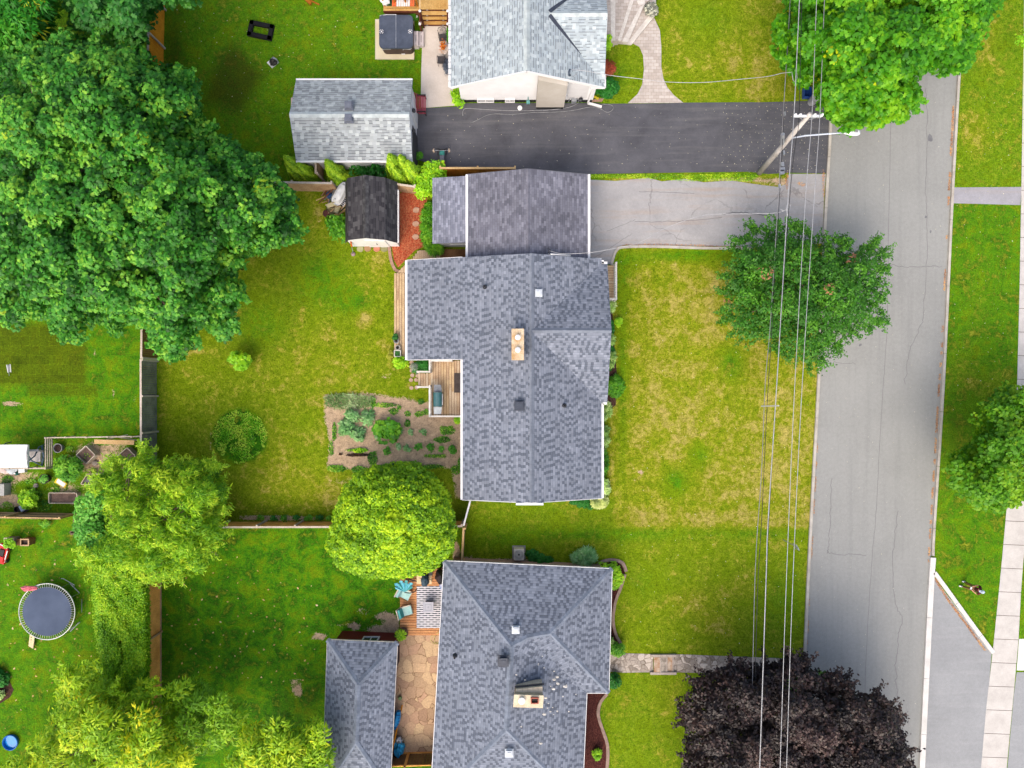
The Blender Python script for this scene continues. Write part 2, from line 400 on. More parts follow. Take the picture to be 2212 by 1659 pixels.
# ================================================================== ground sheet with lawns
def build_ground():
    st = 5.0
    us = np.arange(-220, 2440, st); vs = np.arange(-200, 1880, st)
    U, V = np.meshgrid(us, vs); P = np.stack([U.ravel(), V.ravel()], 1); N = len(P)
    at = {k: np.zeros(N) for k in ('dry', 'lush', 'soil', 'dark', 'sod')}
    def zone(key, poly, val, soft=12, mode='set'):
        d = dist_poly(P, poly); ins = pts_in_poly(P, poly); sd = np.where(ins, d, -d)
        m = np.clip(sd / soft * 0.5 + 0.5, 0, 1); a = at[key]
        at[key] = a * (1 - m) + val * m if mode == 'set' else a + val * m
    def spot(key, u, v, ru, rv, amp=1.0):
        q = ((P[:, 0] - u) / ru) ** 2 + ((P[:, 1] - v) / rv) ** 2
        at[key] += amp * np.exp(-q * 1.2)
    at['dry'][:] = 0.25; at['lush'][:] = 0.5
    # one zone per property
    rect = lambda a, b, c, d: [(a, b), (c, b), (c, d), (a, d)]
    for poly, dry, lush in [
        (rect(340, 400, 1010, 1132), 0.5, 0.25), (rect(1310, 380, 1790, 1142), 0.78, 0.0), (rect(1000, 1075, 1330, 1142), 0.42, 0.35),
        (rect(1000, 1144, 1770, 1425), 0.46, 0.2), (rect(1300, 1440, 1760, 1900), 0.4, 0.3), (rect(1420, -200, 1800, 222), 0.55, 0.2),
        (rect(-220, 690, 306, 945), 0.12, 0.62), (rect(-220, 1120, 210, 1900), 0.12, 0.58), (rect(345, 1140, 960, 1900), 0.08, 0.72),
        (rect(350, -200, 915, 400), 0.22, 0.55), (rect(2050, -200, 2212, 404), 0.42, 0.5), (rect(2040, 440, 2206, 1420), 0.25, 0.7),
        (rect(1306, 90, 1395, 224), 0.45, 0.3)]:
        zone('dry', poly, dry, 9); zone('lush', poly, lush, 9)
    # dry patches
    for s in [(1500, 640, 90, 60, .2), (1560, 700, 60, 90, .25), (1430, 900, 80, 70, .2), (1480, 950, 60, 60, .3), (1640, 900, 60, 80, .25), (1700, 1000, 50, 130, .3),
              (1600, 1120, 160, 14, .5), (1400, 1115, 90, 14, .3), (1620, 1050, 80, 40, .3), (1370, 1010, 20, 12, .3), (1425, 960, 30, 30, -.3), (1510, 980, 30, 40, -.5), (1460, 1040, 30, 35, -.5),
              (1580, 780, 34, 40, -.45), (1350, 560, 60, 20, -.5), (1500, 550, 120, 20, -.5), (1345, 800, 14, 300, -.35), (1600, 880, 30, 40, -.4),
              (1640, 170, 45, 60, .35), (1690, 90, 20, 60, .6), (1575, 130, 40, 40, .25), (1660, 200, 40, 20, .3), (1530, 40, 60, 50, -.3),
              (1500, 1300, 60, 30, .3), (1545, 1350, 40, 30, .4), (1600, 1270, 50, 30, .2), (1400, 1260, 60, 40, -.2), (1440, 1500, 40, 60, .2),
              (700, 800, 120, 100, .18), (790, 690, 20, 20, .6), (820, 560, 18, 40, .5), (600, 1000, 60, 60, .25), (700, 1060, 70, 40, .35), (560, 700, 80, 60, -.15), (690, 600, 70, 60, -.25),
              (760, 650, 40, 30, -.3), (410, 760, 30, 16, .4), (830, 745, 16, 20, .5), (690, 460, 12, 24, .7), (740, 500, 25, 10, .5),
              (2110, 290, 30, 45, .5), (2125, 60, 30, 40, .4), (2120, 1370, 50, 40, .1), (2080, 800, 40, 60, .3), (2150, 840, 40, 40, .5), (2110, 660, 30, 80, .15), (2130, 110, 20, 50, .3), (2070, 950, 20, 60, .2)]:
        spot('dry', *s)
    for s in [(1580, 780, 34, 60, .8), (1510, 980, 30, 30, .7), (1460, 1045, 30, 35, .9), (1350, 600, 30, 50, .6), (1500, 552, 120, 16, .9), (1345, 800, 14, 300, .6), (1300, 1156, 180, 12, .7), (1650, 1155, 120, 8, .5), (1100, 1170, 100, 24, .5), (1700, 1300, 60, 80, .4), (1330, 160, 30, 30, .5), (760, 650, 50, 30, .5), (560, 700, 70, 60, .4), (690, 600, 60, 60, .5)]: spot('lush', *s[:4], s[4] * .42); at['dry'] -= .45 * s[4] * np.exp(-1.2 * (((P[:, 0] - s[0]) / s[2]) ** 2 + ((P[:, 1] - s[1]) / s[3]) ** 2))
    # bare soil
    zone('soil', [(703, 852), (800, 848), (900, 866), (940, 870), (1003, 905), (1003, 1075), (985, 1075), (975, 1012), (900, 1004), (820, 1008), (760, 1015), (704, 1008), (712, 960), (700, 900)], 0.95, 10)
    for s in [(505, 1068, 30, 6, .4), (840, 1100, 40, 60, .6), (985, 1190, 10, 30, .9), (640, 1120, 90, 8, .7), (545, 1118, 60, 8, .6), (735, 1040, 50, 12, .5), (800, 720, 8, 6, .4),
              (690, 1375, 22, 10, .9), (730, 1350, 22, 8, .5), (830, 1330, 30, 12, .8), (780, 1320, 20, 14, .5), (850, 1350, 18, 18, .9), (640, 1478, 18, 22, .6), (645, 1497, 12, 14, .6), (765, 1353, 14, 12, .9), (820, 1362, 34, 14, 1.0),
              (470, 1100, 10, 10, .4), (465, 1195, 22, 12, .5), (835, 870, 5, 5, .3), (850, 800, 20, 20, .4), (880, 850, 14, 14, .3), (830, 815, 12, 8, .5),
              (540, 340, 22, 12, .7), (690, 480, 10, 12, .4), (25, 872, 32, 8, .8), (60, 855, 30, 5, .2), (290, 860, 8, 20, .4), (245, 850, 6, 20, .6), (205, 762, 10, 12, .5), (180, 697, 14, 8, .8),
              (1010, 1210, 30, 20, .5), (1110, 1210, 110, 7, .7), (1690, 395, 60, 14, .6), (1570, 388, 120, 6, .7), (1400, 384, 60, 4, .5), (1760, 385, 18, 14, .8),
              (1384, 1020, 9, 7, .9), (1372, 1036, 9, 6, .6), (1680, 70, 12, 22, .6), (2110, 250, 10, 24, .3), (2195, 860, 30, 30, .7), (100, 1250, 8, 5, .2),
              (20, 1630, 40, 20, .2), (1330, 1600, 8, 60, .1), (40, 1028, 70, 16, .6), (30, 1085, 60, 16, .6), (190, 990, 70, 40, .62), (240, 1000, 60, 30, .6), (250, 960, 60, 14, .4), (140, 1060, 60, 30, .55), (10, 1060, 40, 40, .5), (200, 1085, 60, 20, .5), (518, 880, 50, 5, .35), (455, 950, 6, 40, .5), (500, 1004, 50, 6, .4), (583, 940, 5, 30, .3), (545, 945, 8, 18, .55)]:
        spot('soil', *s)
    zone('lush', circle(518, 943, 60, 24, .05, 57), 1.0, 6); zone('dry', circle(518, 943, 60, 24, .05, 57), .15, 6); zone('sod', rect(-220, 700, 186, 832), 1.0, 7); zone('sod', rect(60, 832, 210, 855), 0.8, 4)
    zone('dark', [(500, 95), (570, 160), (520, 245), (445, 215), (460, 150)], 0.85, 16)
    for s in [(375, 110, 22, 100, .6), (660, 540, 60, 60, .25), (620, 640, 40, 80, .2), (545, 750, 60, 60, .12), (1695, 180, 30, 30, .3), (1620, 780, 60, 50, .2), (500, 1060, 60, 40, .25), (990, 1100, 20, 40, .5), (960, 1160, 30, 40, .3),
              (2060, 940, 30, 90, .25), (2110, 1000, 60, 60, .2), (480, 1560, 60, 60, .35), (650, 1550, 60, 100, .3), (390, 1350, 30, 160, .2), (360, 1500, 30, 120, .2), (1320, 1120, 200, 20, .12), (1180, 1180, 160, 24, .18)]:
        spot('dark', *s)  # darker grass, some of it tree shade painted into the lawn colour
    for k in at: at[k] = np.clip(at[k], 0, 1)
    nu, nv = len(us), len(vs)
    co = Wn(P[:, 0], P[:, 1], np.zeros(N)); 
    i = np.arange(nv - 1)[:, None] * nu + np.arange(nu - 1)[None, :]
    F = np.stack([i, i + nu, i + nu + 1, i + 1], -1).reshape(-1, 4)
    # carry on to the horizon round the fine sheet
    far = 700.0
    c = [0, nu - 1, N - 1, N - nu]
    ext = np.array([[-far, far, 0], [far, far, 0], [far, -far, 0], [-far, -far, 0]])
    co = np.concatenate([co, ext]); e = [N, N + 1, N + 2, N + 3]
    F2 = np.array([[c[0], c[1], e[1], e[0]], [c[1], c[2], e[2], e[1]], [c[2], c[3], e[3], e[2]], [c[3], c[0], e[0], e[3]]])
    F = np.concatenate([F, F2])
    me = bpy.data.meshes.new('ground'); me.vertices.add(len(co)); me.vertices.foreach_set('co', co.astype(np.float32).ravel())
    me.loops.add(F.size); me.loops.foreach_set('vertex_index', F.astype(np.int32).ravel())
    me.polygons.add(len(F)); me.polygons.foreach_set('loop_start', np.arange(0, F.size, 4, dtype=np.int32)); me.polygons.foreach_set('loop_total', np.full(len(F), 4, dtype=np.int32))
    for k, a in at.items():
        x = me.attributes.new(k, 'FLOAT', 'POINT'); x.data.foreach_set('value', np.concatenate([a, [a[0]] * 4]).astype(np.float32))
    me.update(calc_edges=True)
    t = NT('lawn', 0.95, 0.1); p = t.pos()
    n1 = t.noise(p, 0.9, 5, 0.62, 0.6); n2 = t.noise(p, 3.2, 4, 0.65, 0.8); n3 = t.noise(p, 12, 3, 0.65); n4 = t.noise(p, 42, 2, 0.6)
    dry = t.attr('dry'); lush = t.attr('lush'); soil = t.attr('soil'); dark = t.attr('dark'); sod = t.attr('sod')
    # lawn: green <-> olive <-> straw
    lf = t.math('ADD', lush, t.math('ADD', t.math('MULTIPLY', t.math('SUBTRACT', n1, 0.5), 3.6), t.math('MULTIPLY', t.math('SUBTRACT', n2, 0.5), 1.8)))
    g = t.mix(t.rng(lf, 0.0, 0.8), A(118, 146, 14), A(76, 142, 14)); g = t.mix(t.rng(lf, 0.62, 1.15), g, A(34, 96, 14))
    f1 = t.math('ADD', t.math('SUBTRACT', dry, 0.74), t.math('ADD', t.math('MULTIPLY', t.math('SUBTRACT', n1, 0.5), 2.3), t.math('MULTIPLY', t.math('SUBTRACT', n2, 0.5), 1.9)))
    g = t.mix(t.rng(f1, -0.5, 0.22), g, A(150, 156, 34))
    g = t.mix(t.math('MULTIPLY', t.rng(f1, -0.05, 0.8, smooth=True), 0.75), g, A(190, 172, 100))
    g = t.mix(t.math('MULTIPLY', sod, 0.85), g, A(88, 104, 8))
    # rolls of turf
    mp = t.mapping(p, (1, 1, 1)); br = t.n('TexBrick'); t.l(mp, br.inputs[0]); br.inputs['Scale'].default_value = 1.0
    br.inputs['Brick Width'].default_value = 1.25; br.inputs['Row Height'].default_value = 0.62; br.inputs['Mortar Size'].default_value = 0.03
    br.inputs['Color1'].default_value = (0.75, 0.75, 0.75, 1); br.inputs['Color2'].default_value = (1.2, 1.2, 1.2, 1); br.inputs['Mortar'].default_value = (1.3, 1.3, 1.0, 1)
    g = t.mix(t.math('MULTIPLY', sod, 0.5), g, t.mix(1.0, g, br.outputs[0], 'MULTIPLY'))
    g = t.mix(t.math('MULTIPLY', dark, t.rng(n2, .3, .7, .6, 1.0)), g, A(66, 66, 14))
    fs = t.rng(t.math('ADD', soil, t.math('ADD', t.math('MULTIPLY', t.math('SUBTRACT', n2, 0.5), 0.9), t.math('MULTIPLY', t.math('SUBTRACT', n3, 0.5), 0.9))), 0.42, 0.66, smooth=True)
    so = t.mix(t.rng(n3, 0.35, 0.65), A(216, 190, 158), A(186, 160, 132))
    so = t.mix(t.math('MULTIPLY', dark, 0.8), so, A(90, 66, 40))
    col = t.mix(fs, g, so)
    # blades: small light and dark flecks
    n5 = t.noise(p, 6.5, 3, 0.7, 1.0); fl = t.math('ADD', t.math('MULTIPLY', t.math('SUBTRACT', n3, 0.5), 2.6), t.math('MULTIPLY', t.math('SUBTRACT', n4, 0.5), 2.6))
    fl = t.math('ADD', fl, t.math('MULTIPLY', t.math('SUBTRACT', n5, 0.5), 1.6))
    fl = t.math('ADD', fl, t.math('MULTIPLY', t.math('SUBTRACT', n2, 0.5), 1.5))
    col = t.scale(col, t.rng(fl, -0.75, 0.75, 0.42, 1.5))
    t.bump(t.math('ADD', n3, n4), 0.6, 0.06)
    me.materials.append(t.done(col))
    o = bpy.data.objects.new('ground', me); COL.objects.link(o)
    tag(o, kind='structure')
build_ground()

def sheet(name, poly, z, mat, kind='structure', h=0.0, **tags):
    """a flat laid surface: top face and a thin edge"""
    pts = [W(u, v, 0) for u, v in poly]
    m = MB().prism([(p.x, p.y) for p in pts], z - 0.003, z)
    return m.build(name, mat, None, kind=kind, **tags)
def strip(line, width, z0, z1, m=None):
    """line of plan points -> band of given width (m), z0..z1"""
    m = m or MB(); P = [W(u, v, 0) for u, v in line]
    L = []; Rr = []
    for i, p in enumerate(P):
        t = (P[min(i + 1, len(P) - 1)] - P[max(i - 1, 0)]).normalized(); n = Vector((-t.y, t.x, 0)) * width / 2
        L.append(p + n); Rr.append(p - n)
    for i in range(len(P) - 1): m.prism([(q.x, q.y) for q in (L[i], L[i + 1], Rr[i + 1], Rr[i])], z0, z1)
    return m
def smooth_line(pts, k=5):
    out = []; n = len(pts)
    for i in range(n - 1):
        p0, p1, p2, p3 = pts[max(i - 1, 0)], pts[i], pts[i + 1], pts[min(i + 2, n - 1)]
        for j in range(k):
            t = j / k
            out.append(tuple(0.5 * (2 * b + (c - a) * t + (2 * a - 5 * b + 4 * c - d) * t * t + (3 * b - a - 3 * c + d) * t ** 3) for a, b, c, d in zip(p0, p1, p2, p3)))
    return out + [pts[-1]]

# ------------------------------------------------------------------ asphalt
def asphalt(name, c1, c2, c3=None, crack=0.0, streak=0.0, speck=0.0, sc1=0.5, crk=0.35, sdir=(0.25, 3.0, 1)):
    t = NT(name, 0.85, 0.25); p = t.pos()
    a = t.noise(p, sc1, 5, 0.6, 0.5); col = t.mix(t.rng(a, 0.32, 0.68), c1, c2)
    if streak:
        s = t.noise(t.mapping(p, sdir), 0.8, 4, 0.6); col = t.mix(t.math('MULTIPLY', t.rng(s, 0.5, 0.72), streak), col, c3)
    g = t.noise(p, 38, 3, 0.7); col = t.scale(col, t.rng(g, 0.3, 0.7, 0.84, 1.16))
    m = t.noise(p, 5, 4, 0.6); col = t.scale(col, t.rng(m, 0.3, 0.7, 0.94, 1.06))
    if crack:
        vo = t.n('TexVoronoi', feature='DISTANCE_TO_EDGE'); wv = t.n('VectorMath', operation='ADD')
        nz = t.n('TexNoise'); t.l(p, nz.inputs['Vector']); nz.inputs['Scale'].default_value = 1.2; nz.inputs['Detail'].default_value = 4
        t.l(p, wv.inputs[0]); sv = t.n('VectorMath', operation='SCALE'); t.l(nz.outputs['Color'], sv.inputs[0]); sv.inputs['Scale'].default_value = 1.1
        t.l(sv.outputs[0], wv.inputs[1]); t.l(wv.outputs[0], vo.inputs['Vector']); vo.inputs['Scale'].default_value = crk
        msk = t.math('MULTIPLY', t.math('LESS_THAN', vo.outputs['Distance'], 0.012), t.rng(t.noise(p, 0.35, 2), 0.47, 0.55))
        col = t.mix(t.math('MULTIPLY', msk, crack), col, (0.02, 0.02, 0.022))
    t.bump(g, 0.25, 0.01)
    return t.done(col)
MAT_STREET = asphalt('street_asphalt', A(152, 154, 152), A(160, 162, 160), A(143, 145, 144), crack=0.0, streak=0.5, sc1=0.25, sdir=(3.0, 0.12, 1))
MAT_DRIVE = asphalt('sealed_asphalt', A(78, 79, 86), A(98, 99, 106), A(118, 118, 120), streak=0.5, sc1=0.5)
MAT_OLD = asphalt('old_asphalt', A(178, 177, 178), A(162, 162, 164), A(176, 152, 132), crack=0.3, streak=0.45, sc1=0.6)
MAT_LOT = asphalt('grey_asphalt', A(162, 165, 168), A(152, 155, 158), A(174, 176, 178), streak=0.4, sc1=0.5)
MAT_PATHG = asphalt('worn_asphalt', A(170, 170, 178), A(156, 156, 162), A(180, 160, 130), streak=0.2, sc1=1.0)
KL = [(1812, -160), (1802, 0), (1794, 250), (1785, 414), (1779, 530), (1767, 829), (1756, 1030), (1745, 1244), (1737, 1429), (1727, 1659), (1720, 1820)]
KR = [(2082, -160), (2077, 0), (2069, 147), (2054, 414), (2034, 829), (2014, 1141), (2009, 1244), (1998, 1480), (1989, 1659), (1982, 1820)]
sheet('street', KL + KR[::-1], 0.006, MAT_STREET)
def concrete(name, c1, c2, joint=None, rot=0.0, scale=1.2, off=(0, 0, 0)):
    t = NT(name, 0.85, 0.25); p = t.pos()
    col = t.mix(t.rng(t.noise(p, scale, 5, 0.65), 0.35, 0.65), c1, c2)
    col = t.scale(col, t.rng(t.noise(p, 30, 3), 0.3, 0.7, 0.9, 1.1))
    t.bump(t.noise(p, 30, 3), 0.2, 0.01)
    return t.done(col)
MAT_KERB = concrete('kerb_concrete', A(205, 200, 190), A(176, 170, 160))
MAT_KERBW = concrete('new_kerb_concrete', A(236, 234, 230), A(216, 214, 210))
MAT_WALK = concrete('walk_concrete', A(214, 210, 205), A(196, 192, 187))
MAT_PALE = concrete('pale_concrete', A(226, 216, 206), A(210, 198, 186), scale=0.8)
def kerb(line, wd, mat, h=0.12, name='kerb', seg=3.1):
    P = smooth_line(line, 6); m = MB(); acc = 0; last = 0; pts = [P[0]]
    def cut(a): 
        strip(a, wd, 0.0, h, m)
    for i in range(1, len(P)):
        pts.append(P[i]); acc += (W(*P[i]) - W(*P[i - 1])).length
        if acc > seg:
            q = (W(*pts[-1]) - W(*pts[-2])).normalized(); e = (pts[-1][0] - q.x * 0.8, pts[-1][1] + q.y * 0.8)
            cut(pts[:-1] + [e]); pts = [P[i]]; acc = 0
    if len(pts) > 1: cut(pts)
    return m.build(name, mat, None, kind='structure')
kerb([(KL[i][0] + 0, KL[i][1]) for i in range(len(KL))], 0.17, MAT_KERB)
kerb([(u + 2, v) for u, v in KR[:6]] + [(2014, 1200)], 0.16, MAT_KERB)
kerb([(2014, 1204), (2010, 1260), (2001, 1429), (1990, 1659), (1984, 1820)], 0.34, MAT_KERBW)
kerb([(2017, 1236), (2050, 1281), (2100, 1350), (2144, 1409)], 0.24, MAT_KERBW, seg=2.4)
sheet('driveway', [(2012, 1240), (2142, 1412), (2136, 1480), (2122, 1659), (2110, 1820), (1988, 1820), (1994, 1659), (2004, 1429)], 0.010, MAT_LOT)
# sealed drive of the north house, old drive of the middle house
sheet('driveway', [(898, 236), (913, 234), (990, 230), (998, 223), (1106, 222.5), (1290, 222), (1303, 224.5), (1440, 223), (1476, 222), (1560, 221.5), (1659, 221), (1751, 218), (1800, 216), (1797, 250), (1787, 374), (1781, 375), (1704, 373), (1660, 376), (1618, 371),
      (1456, 373), (1271, 376), (1120, 372), (960, 364), (905, 346), (900, 300)], 0.012, MAT_DRIVE)
sheet('driveway', [(1270, 388), (1330, 391), (1400, 384), (1430, 392), (1480, 386), (1520, 394), (1580, 390), (1625, 397), (1680, 404), (1697, 398), (1704, 375.5), (1784, 376), (1780, 420), (1777, 525), (1700, 533), (1610, 533), (1350, 529),
      (1333, 535), (1326, 548), (1320, 571), (1290, 571), (1270, 560)], 0.009, MAT_OLD)
kerb([(1321, 573), (1325, 556), (1332, 541), (1348, 534), (1420, 533), (1520, 536), (1625, 537)], 0.16, MAT_KERB, h=0.08, seg=2.2)
sheet('path', [(2058, 405), (2207, 404), (2204, 443), (2056, 439)], 0.010, MAT_PATHG)
# pavement along the east side with sawn joints: one slab after the other
def pavement():
    L = [(2214, -160), (2211, 100), (2208, 300), (2206, 414), (2202, 640), (2197, 829), (2189, 960), (2176, 1079), (2161, 1244), (2144, 1411), (2130, 1530), (2119, 1659), (2106, 1820)]
    Rr = [(2276, -160), (2272, 100), (2266, 300), (2262, 414), (2254, 640), (2244, 829), (2234, 960), (2222, 1079), (2206, 1260), (2200, 1378), (2190, 1490), (2174, 1659), (2160, 1820)]
    m = MB()
    def at(line, s):
        i = min(int(s), len(line) - 2); f = s - i; return (line[i][0] * (1 - f) + line[i + 1][0] * f, line[i][1] * (1 - f) + line[i + 1][1] * f)
    v = -150
    def interp(line, v):
        for i in range(len(line) - 1):
            if line[i][1] <= v <= line[i + 1][1]:
                f = (v - line[i][1]) / (line[i + 1][1] - line[i][1]); return (line[i][0] * (1 - f) + line[i + 1][0] * f, v)
        return line[-1]
    while v < 1800:
        a, b = interp(L, v + 0.6), interp(Rr, v + 0.6); c, d = interp(Rr, v + 50.4), interp(L, v + 50.4)
        m.prism([tuple(W(*q))[:2] for q in (a, (b[0], b[1] + 2), (c[0], c[1] + 2), d)], -0.02, 0.014); v += 51
    m.build('pavement', MAT_WALK, None, kind='structure')
    sheet('pavement_joint', L + Rr[::-1], 0.005, M('joint_dirt', A(120, 110, 100)))
pavement()
sheet('driveway', [(2201, 1380), (2330, 1382), (2326, 1450), (2196, 1448)], 0.014, MAT_KERBW)
sheet('driveway', [(2196, 1452), (2330, 1452), (2330, 1820), (2163, 1820), (2176, 1659), (2190, 1500)], 0.010, MAT_LOT)
# concrete walk of the north house
sheet('path', [(914, 50), (968, 50), (980, 160), (985, 200), (1000, 222), (985, 228), (945, 231), (922, 233), (909, 232), (910, 150)], 0.013, MAT_PALE)
def pavers():
    t = NT('paver_blocks', 0.85, 0.25); p = t.pos(); br = t.n('TexBrick'); t.l(p, br.inputs[0]); br.inputs['Scale'].default_value = 1.0
    br.inputs['Brick Width'].default_value = 0.34; br.inputs['Row Height'].default_value = 0.21; br.inputs['Mortar Size'].default_value = 0.008; br.inputs['Bias'].default_value = 0.0
    br.inputs['Color1'].default_value = (*A(186, 176, 168), 1); br.inputs['Color2'].default_value = (*A(208, 200, 194), 1); br.inputs['Mortar'].default_value = (*A(158, 146, 136), 1)
    col = t.scale(br.outputs[0], t.rng(t.noise(p, 3, 3), 0.3, 0.7, 0.9, 1.1)); return t.done(col)
MAT_PAVER = pavers()
q = lambda pts, ou, ov: [(ou + x / 4, ov + y / 4) for x, y in pts]
sheet('path', q([(1000, 892), (1085, 812), (1125, 730), (1140, 600), (1132, 480), (1100, 405), (1040, 375), (1060, 300), (1225, 150), (1242, 185), (1277, 260), (1290, 400), (1290, 580), (1308, 680), (1342, 755), (1400, 825), (1480, 888)], 1106, 0), 0.011, MAT_PAVER)
# mulch beds
def mulch(name, c1, c2):
    t = NT(name, 0.95, 0.1); p = t.pos(); vo = t.n('TexVoronoi'); t.l(t.mapping(p, (1, 0.45, 1), (0, 0, 0.6)), vo.inputs['Vector']); vo.inputs['Scale'].default_value = 22
    col = t.mix(t.rng(vo.outputs['Color'], 0.2, 0.8), c1, c2); col = t.scale(col, t.rng(t.noise(p, 14, 3), 0.3, 0.7, 0.65, 1.35)); t.bump(vo.outputs['Distance'], 0.7, 0.03); return t.done(col)
MAT_RED = mulch('red_mulch', A(172, 74, 50), A(196, 120, 84)); MAT_BROWN = mulch('brown_mulch', A(96, 56, 50), A(70, 38, 36)); MAT_DIRT = mulch('garden_dirt', A(96, 70, 58), A(70, 50, 44))
sheet('mulch_bed', [(858, 420), (872, 414), (905, 414), (922, 428), (922, 500), (918, 532), (896, 541), (860, 578), (851, 562), (846, 531), (858, 529)], 0.012, MAT_RED)
sheet('mulch_bed', [(1256, 1497), (1312, 1496), (1296, 1523), (1296, 1560), (1308, 1595), (1315, 1640), (1306, 1700), (1300, 1800), (1244, 1800)], 0.010, MAT_BROWN)
sheet('mulch_bed', [(1300, 1224), (1320, 1212), (1340, 1215), (1351, 1240), (1332, 1290), (1324, 1330), (1332, 1370), (1342, 1392), (1310, 1400)], 0.010, MAT_BROWN)
sheet('mulch_bed', [(-60, 1440), (0, 1450), (18, 1466), (30, 1490), (22, 1506), (0, 1520), (-60, 1520)], 0.010, MAT_DIRT)
sheet('mulch_bed', [(1306, 645), (1322, 645), (1325, 720), (1334, 828), (1330, 875), (1300, 900), (1302, 1080), (1300, 1092), (1280, 1092), (1280, 700)], 0.008, MAT_DIRT)
def edging(line, wd, mat, label, h=0.09, gap=9):
    P = smooth_line(line, 8); m = MB(); step = max(1, int(gap / 3))
    # blocks laid end to end
    acc = [P[0]]; d = 0
    for i in range(1, len(P)):
        acc.append(P[i]); d += math.hypot(P[i][0] - P[i - 1][0], P[i][1] - P[i - 1][1])
        if d > gap or i == len(P) - 1:
            if len(acc) >= 2: strip([acc[0], acc[-1]], wd * random.uniform(.94, 1.03), 0, h + random.uniform(-.01, .01), m)
            acc = [(P[i][0] + 0.0, P[i][1])]; d = 0
    return m.build('garden_edging', mat, None, label=label, cat='garden edging')
ME = M('edging_block', A(186, 150, 132), A(160, 128, 112), scale=5, rough=0.9)
ME2 = M('edging_block_grey', A(178, 152, 138), A(150, 128, 116), scale=5, rough=0.9)
edging([(841, 532), (843, 552), (848, 572), (857, 586), (874, 590)], 0.2, ME, 'curved reddish block edging between the red mulch and the back lawn')
edging([(1284, 1228), (1300, 1213), (1325, 1209), (1345, 1216), (1352, 1234)], 0.2, ME2, 'curved brown block edging round the lime bush at the house corner')
edging([(1350, 1240), (1341, 1268), (1329, 1300), (1324, 1340), (1331, 1372), (1341, 1389)], 0.18, ME2, 'long curved brown edging beside the brown bed north of the stone walk')
edging([(1311, 1498), (1296, 1518), (1292, 1545), (1303, 1580), (1312, 1610), (1311, 1659), (1300, 1740)], 0.2, ME2, 'curved pale edging round the large dark mulch bed south of the stone walk')

# stone walk of the south house with three steps in it
def fieldstone(name, c1, c2, cm, sc_=2.2, mort=0.05):
    t = NT(name, 0.9, 0.2); p = t.pos()
    nz = t.n('TexNoise'); t.l(p, nz.inputs['Vector']); nz.inputs['Scale'].default_value = 1.5; nz.inputs['Detail'].default_value = 3
    sv = t.n('VectorMath', operation='SCALE'); t.l(nz.outputs['Color'], sv.inputs[0]); sv.inputs['Scale'].default_value = 0.5
    wv = t.n('VectorMath', operation='ADD'); t.l(p, wv.inputs[0]); t.l(sv.outputs[0], wv.inputs[1])
    vo = t.n('TexVoronoi', feature='DISTANCE_TO_EDGE'); t.l(wv.outputs[0], vo.inputs['Vector']); vo.inputs['Scale'].default_value = sc_
    vc = t.n('TexVoronoi'); t.l(wv.outputs[0], vc.inputs['Vector']); vc.inputs['Scale'].default_value = sc_
    col = t.mix(vc.outputs['Color'], c1, c2)
    s2 = t.n('SeparateColor'); t.l(vc.outputs['Color'], s2.inputs[0]); col = t.mix(s2.outputs[0], c1, c2); col = t.scale(col, t.rng(s2.outputs[1], 0, 1, 0.8, 1.15))
    col = t.scale(col, t.rng(t.noise(p, 9, 4), 0.3, 0.7, 0.82, 1.15))
    e = t.math('LESS_THAN', vo.outputs['Distance'], mort); col = t.mix(t.math('MULTIPLY', e, t.rng(t.noise(p, 1.3, 2), 0.35, 0.6, 0.15, 0.95)), col, cm)
    t.bump(t.rng(vo.outputs['Distance'], 0, mort * 2), 0.5, 0.02)
    return t.done(col)
MAT_STONEWALK = fieldstone('walk_stone', A(206, 196, 186), A(150, 140, 130), A(128, 116, 104), 3.0, 0.07)
MAT_FLAG = fieldstone('flagstone', A(226, 196, 156), A(206, 168, 140), A(150, 120, 90), 1.5, 0.025)
sheet('path', [(1312, 1415), (1346, 1411), (1411, 1413), (1411, 1452), (1346, 1453), (1312, 1450)], 0.012, MAT_STONEWALK)
sheet('path', [(1454, 1413), (1560, 1417), (1744, 1424), (1742, 1458), (1600, 1456), (1454, 1452)], 0.012, MAT_STONEWALK)
sheet('patio', [(862, 1371), (958, 1373), (952, 1500), (945, 1630), (838, 1632), (850, 1500), (858, 1440)], 0.015, MAT_FLAG)
t_ = thing('stone_steps', 'three shallow stone steps with rust coloured treads in the south house walk', 'steps', W(1433, 1433))
ms = M('step_concrete', A(196, 184, 174), A(170, 158, 148), scale=4)
for k, (a, b, c) in enumerate([(1412, 1425, 2), (1427, 1439, 1), (1441, 1453, 0)]):
    P = [tuple(W(x, y))[:2] for x, y in ((a, 1418), (b, 1418), (b, 1450), (a, 1450))]
    MB().prism(P, 0.0, 0.05 + 0.05 * c).build('tread', M('rusty_stone', A(170, 124, 84), A(206, 190, 172), scale=4) if k != 1 else M('step_stone', A(200, 190, 178), A(140, 130, 120), scale=4), t_)
    P = [tuple(W(x, y))[:2] for x, y in ((b - 1, 1418), (b + 2, 1418), (b + 2, 1450), (b - 1, 1450))]
    MB().prism(P, 0.0, 0.07 + 0.05 * c).build('riser', ms, t_)
for v_ in (1415, 1453): strip([(1404, v_), (1460, v_)], 0.15, 0, 0.16).build('side_kerb', ms, t_)

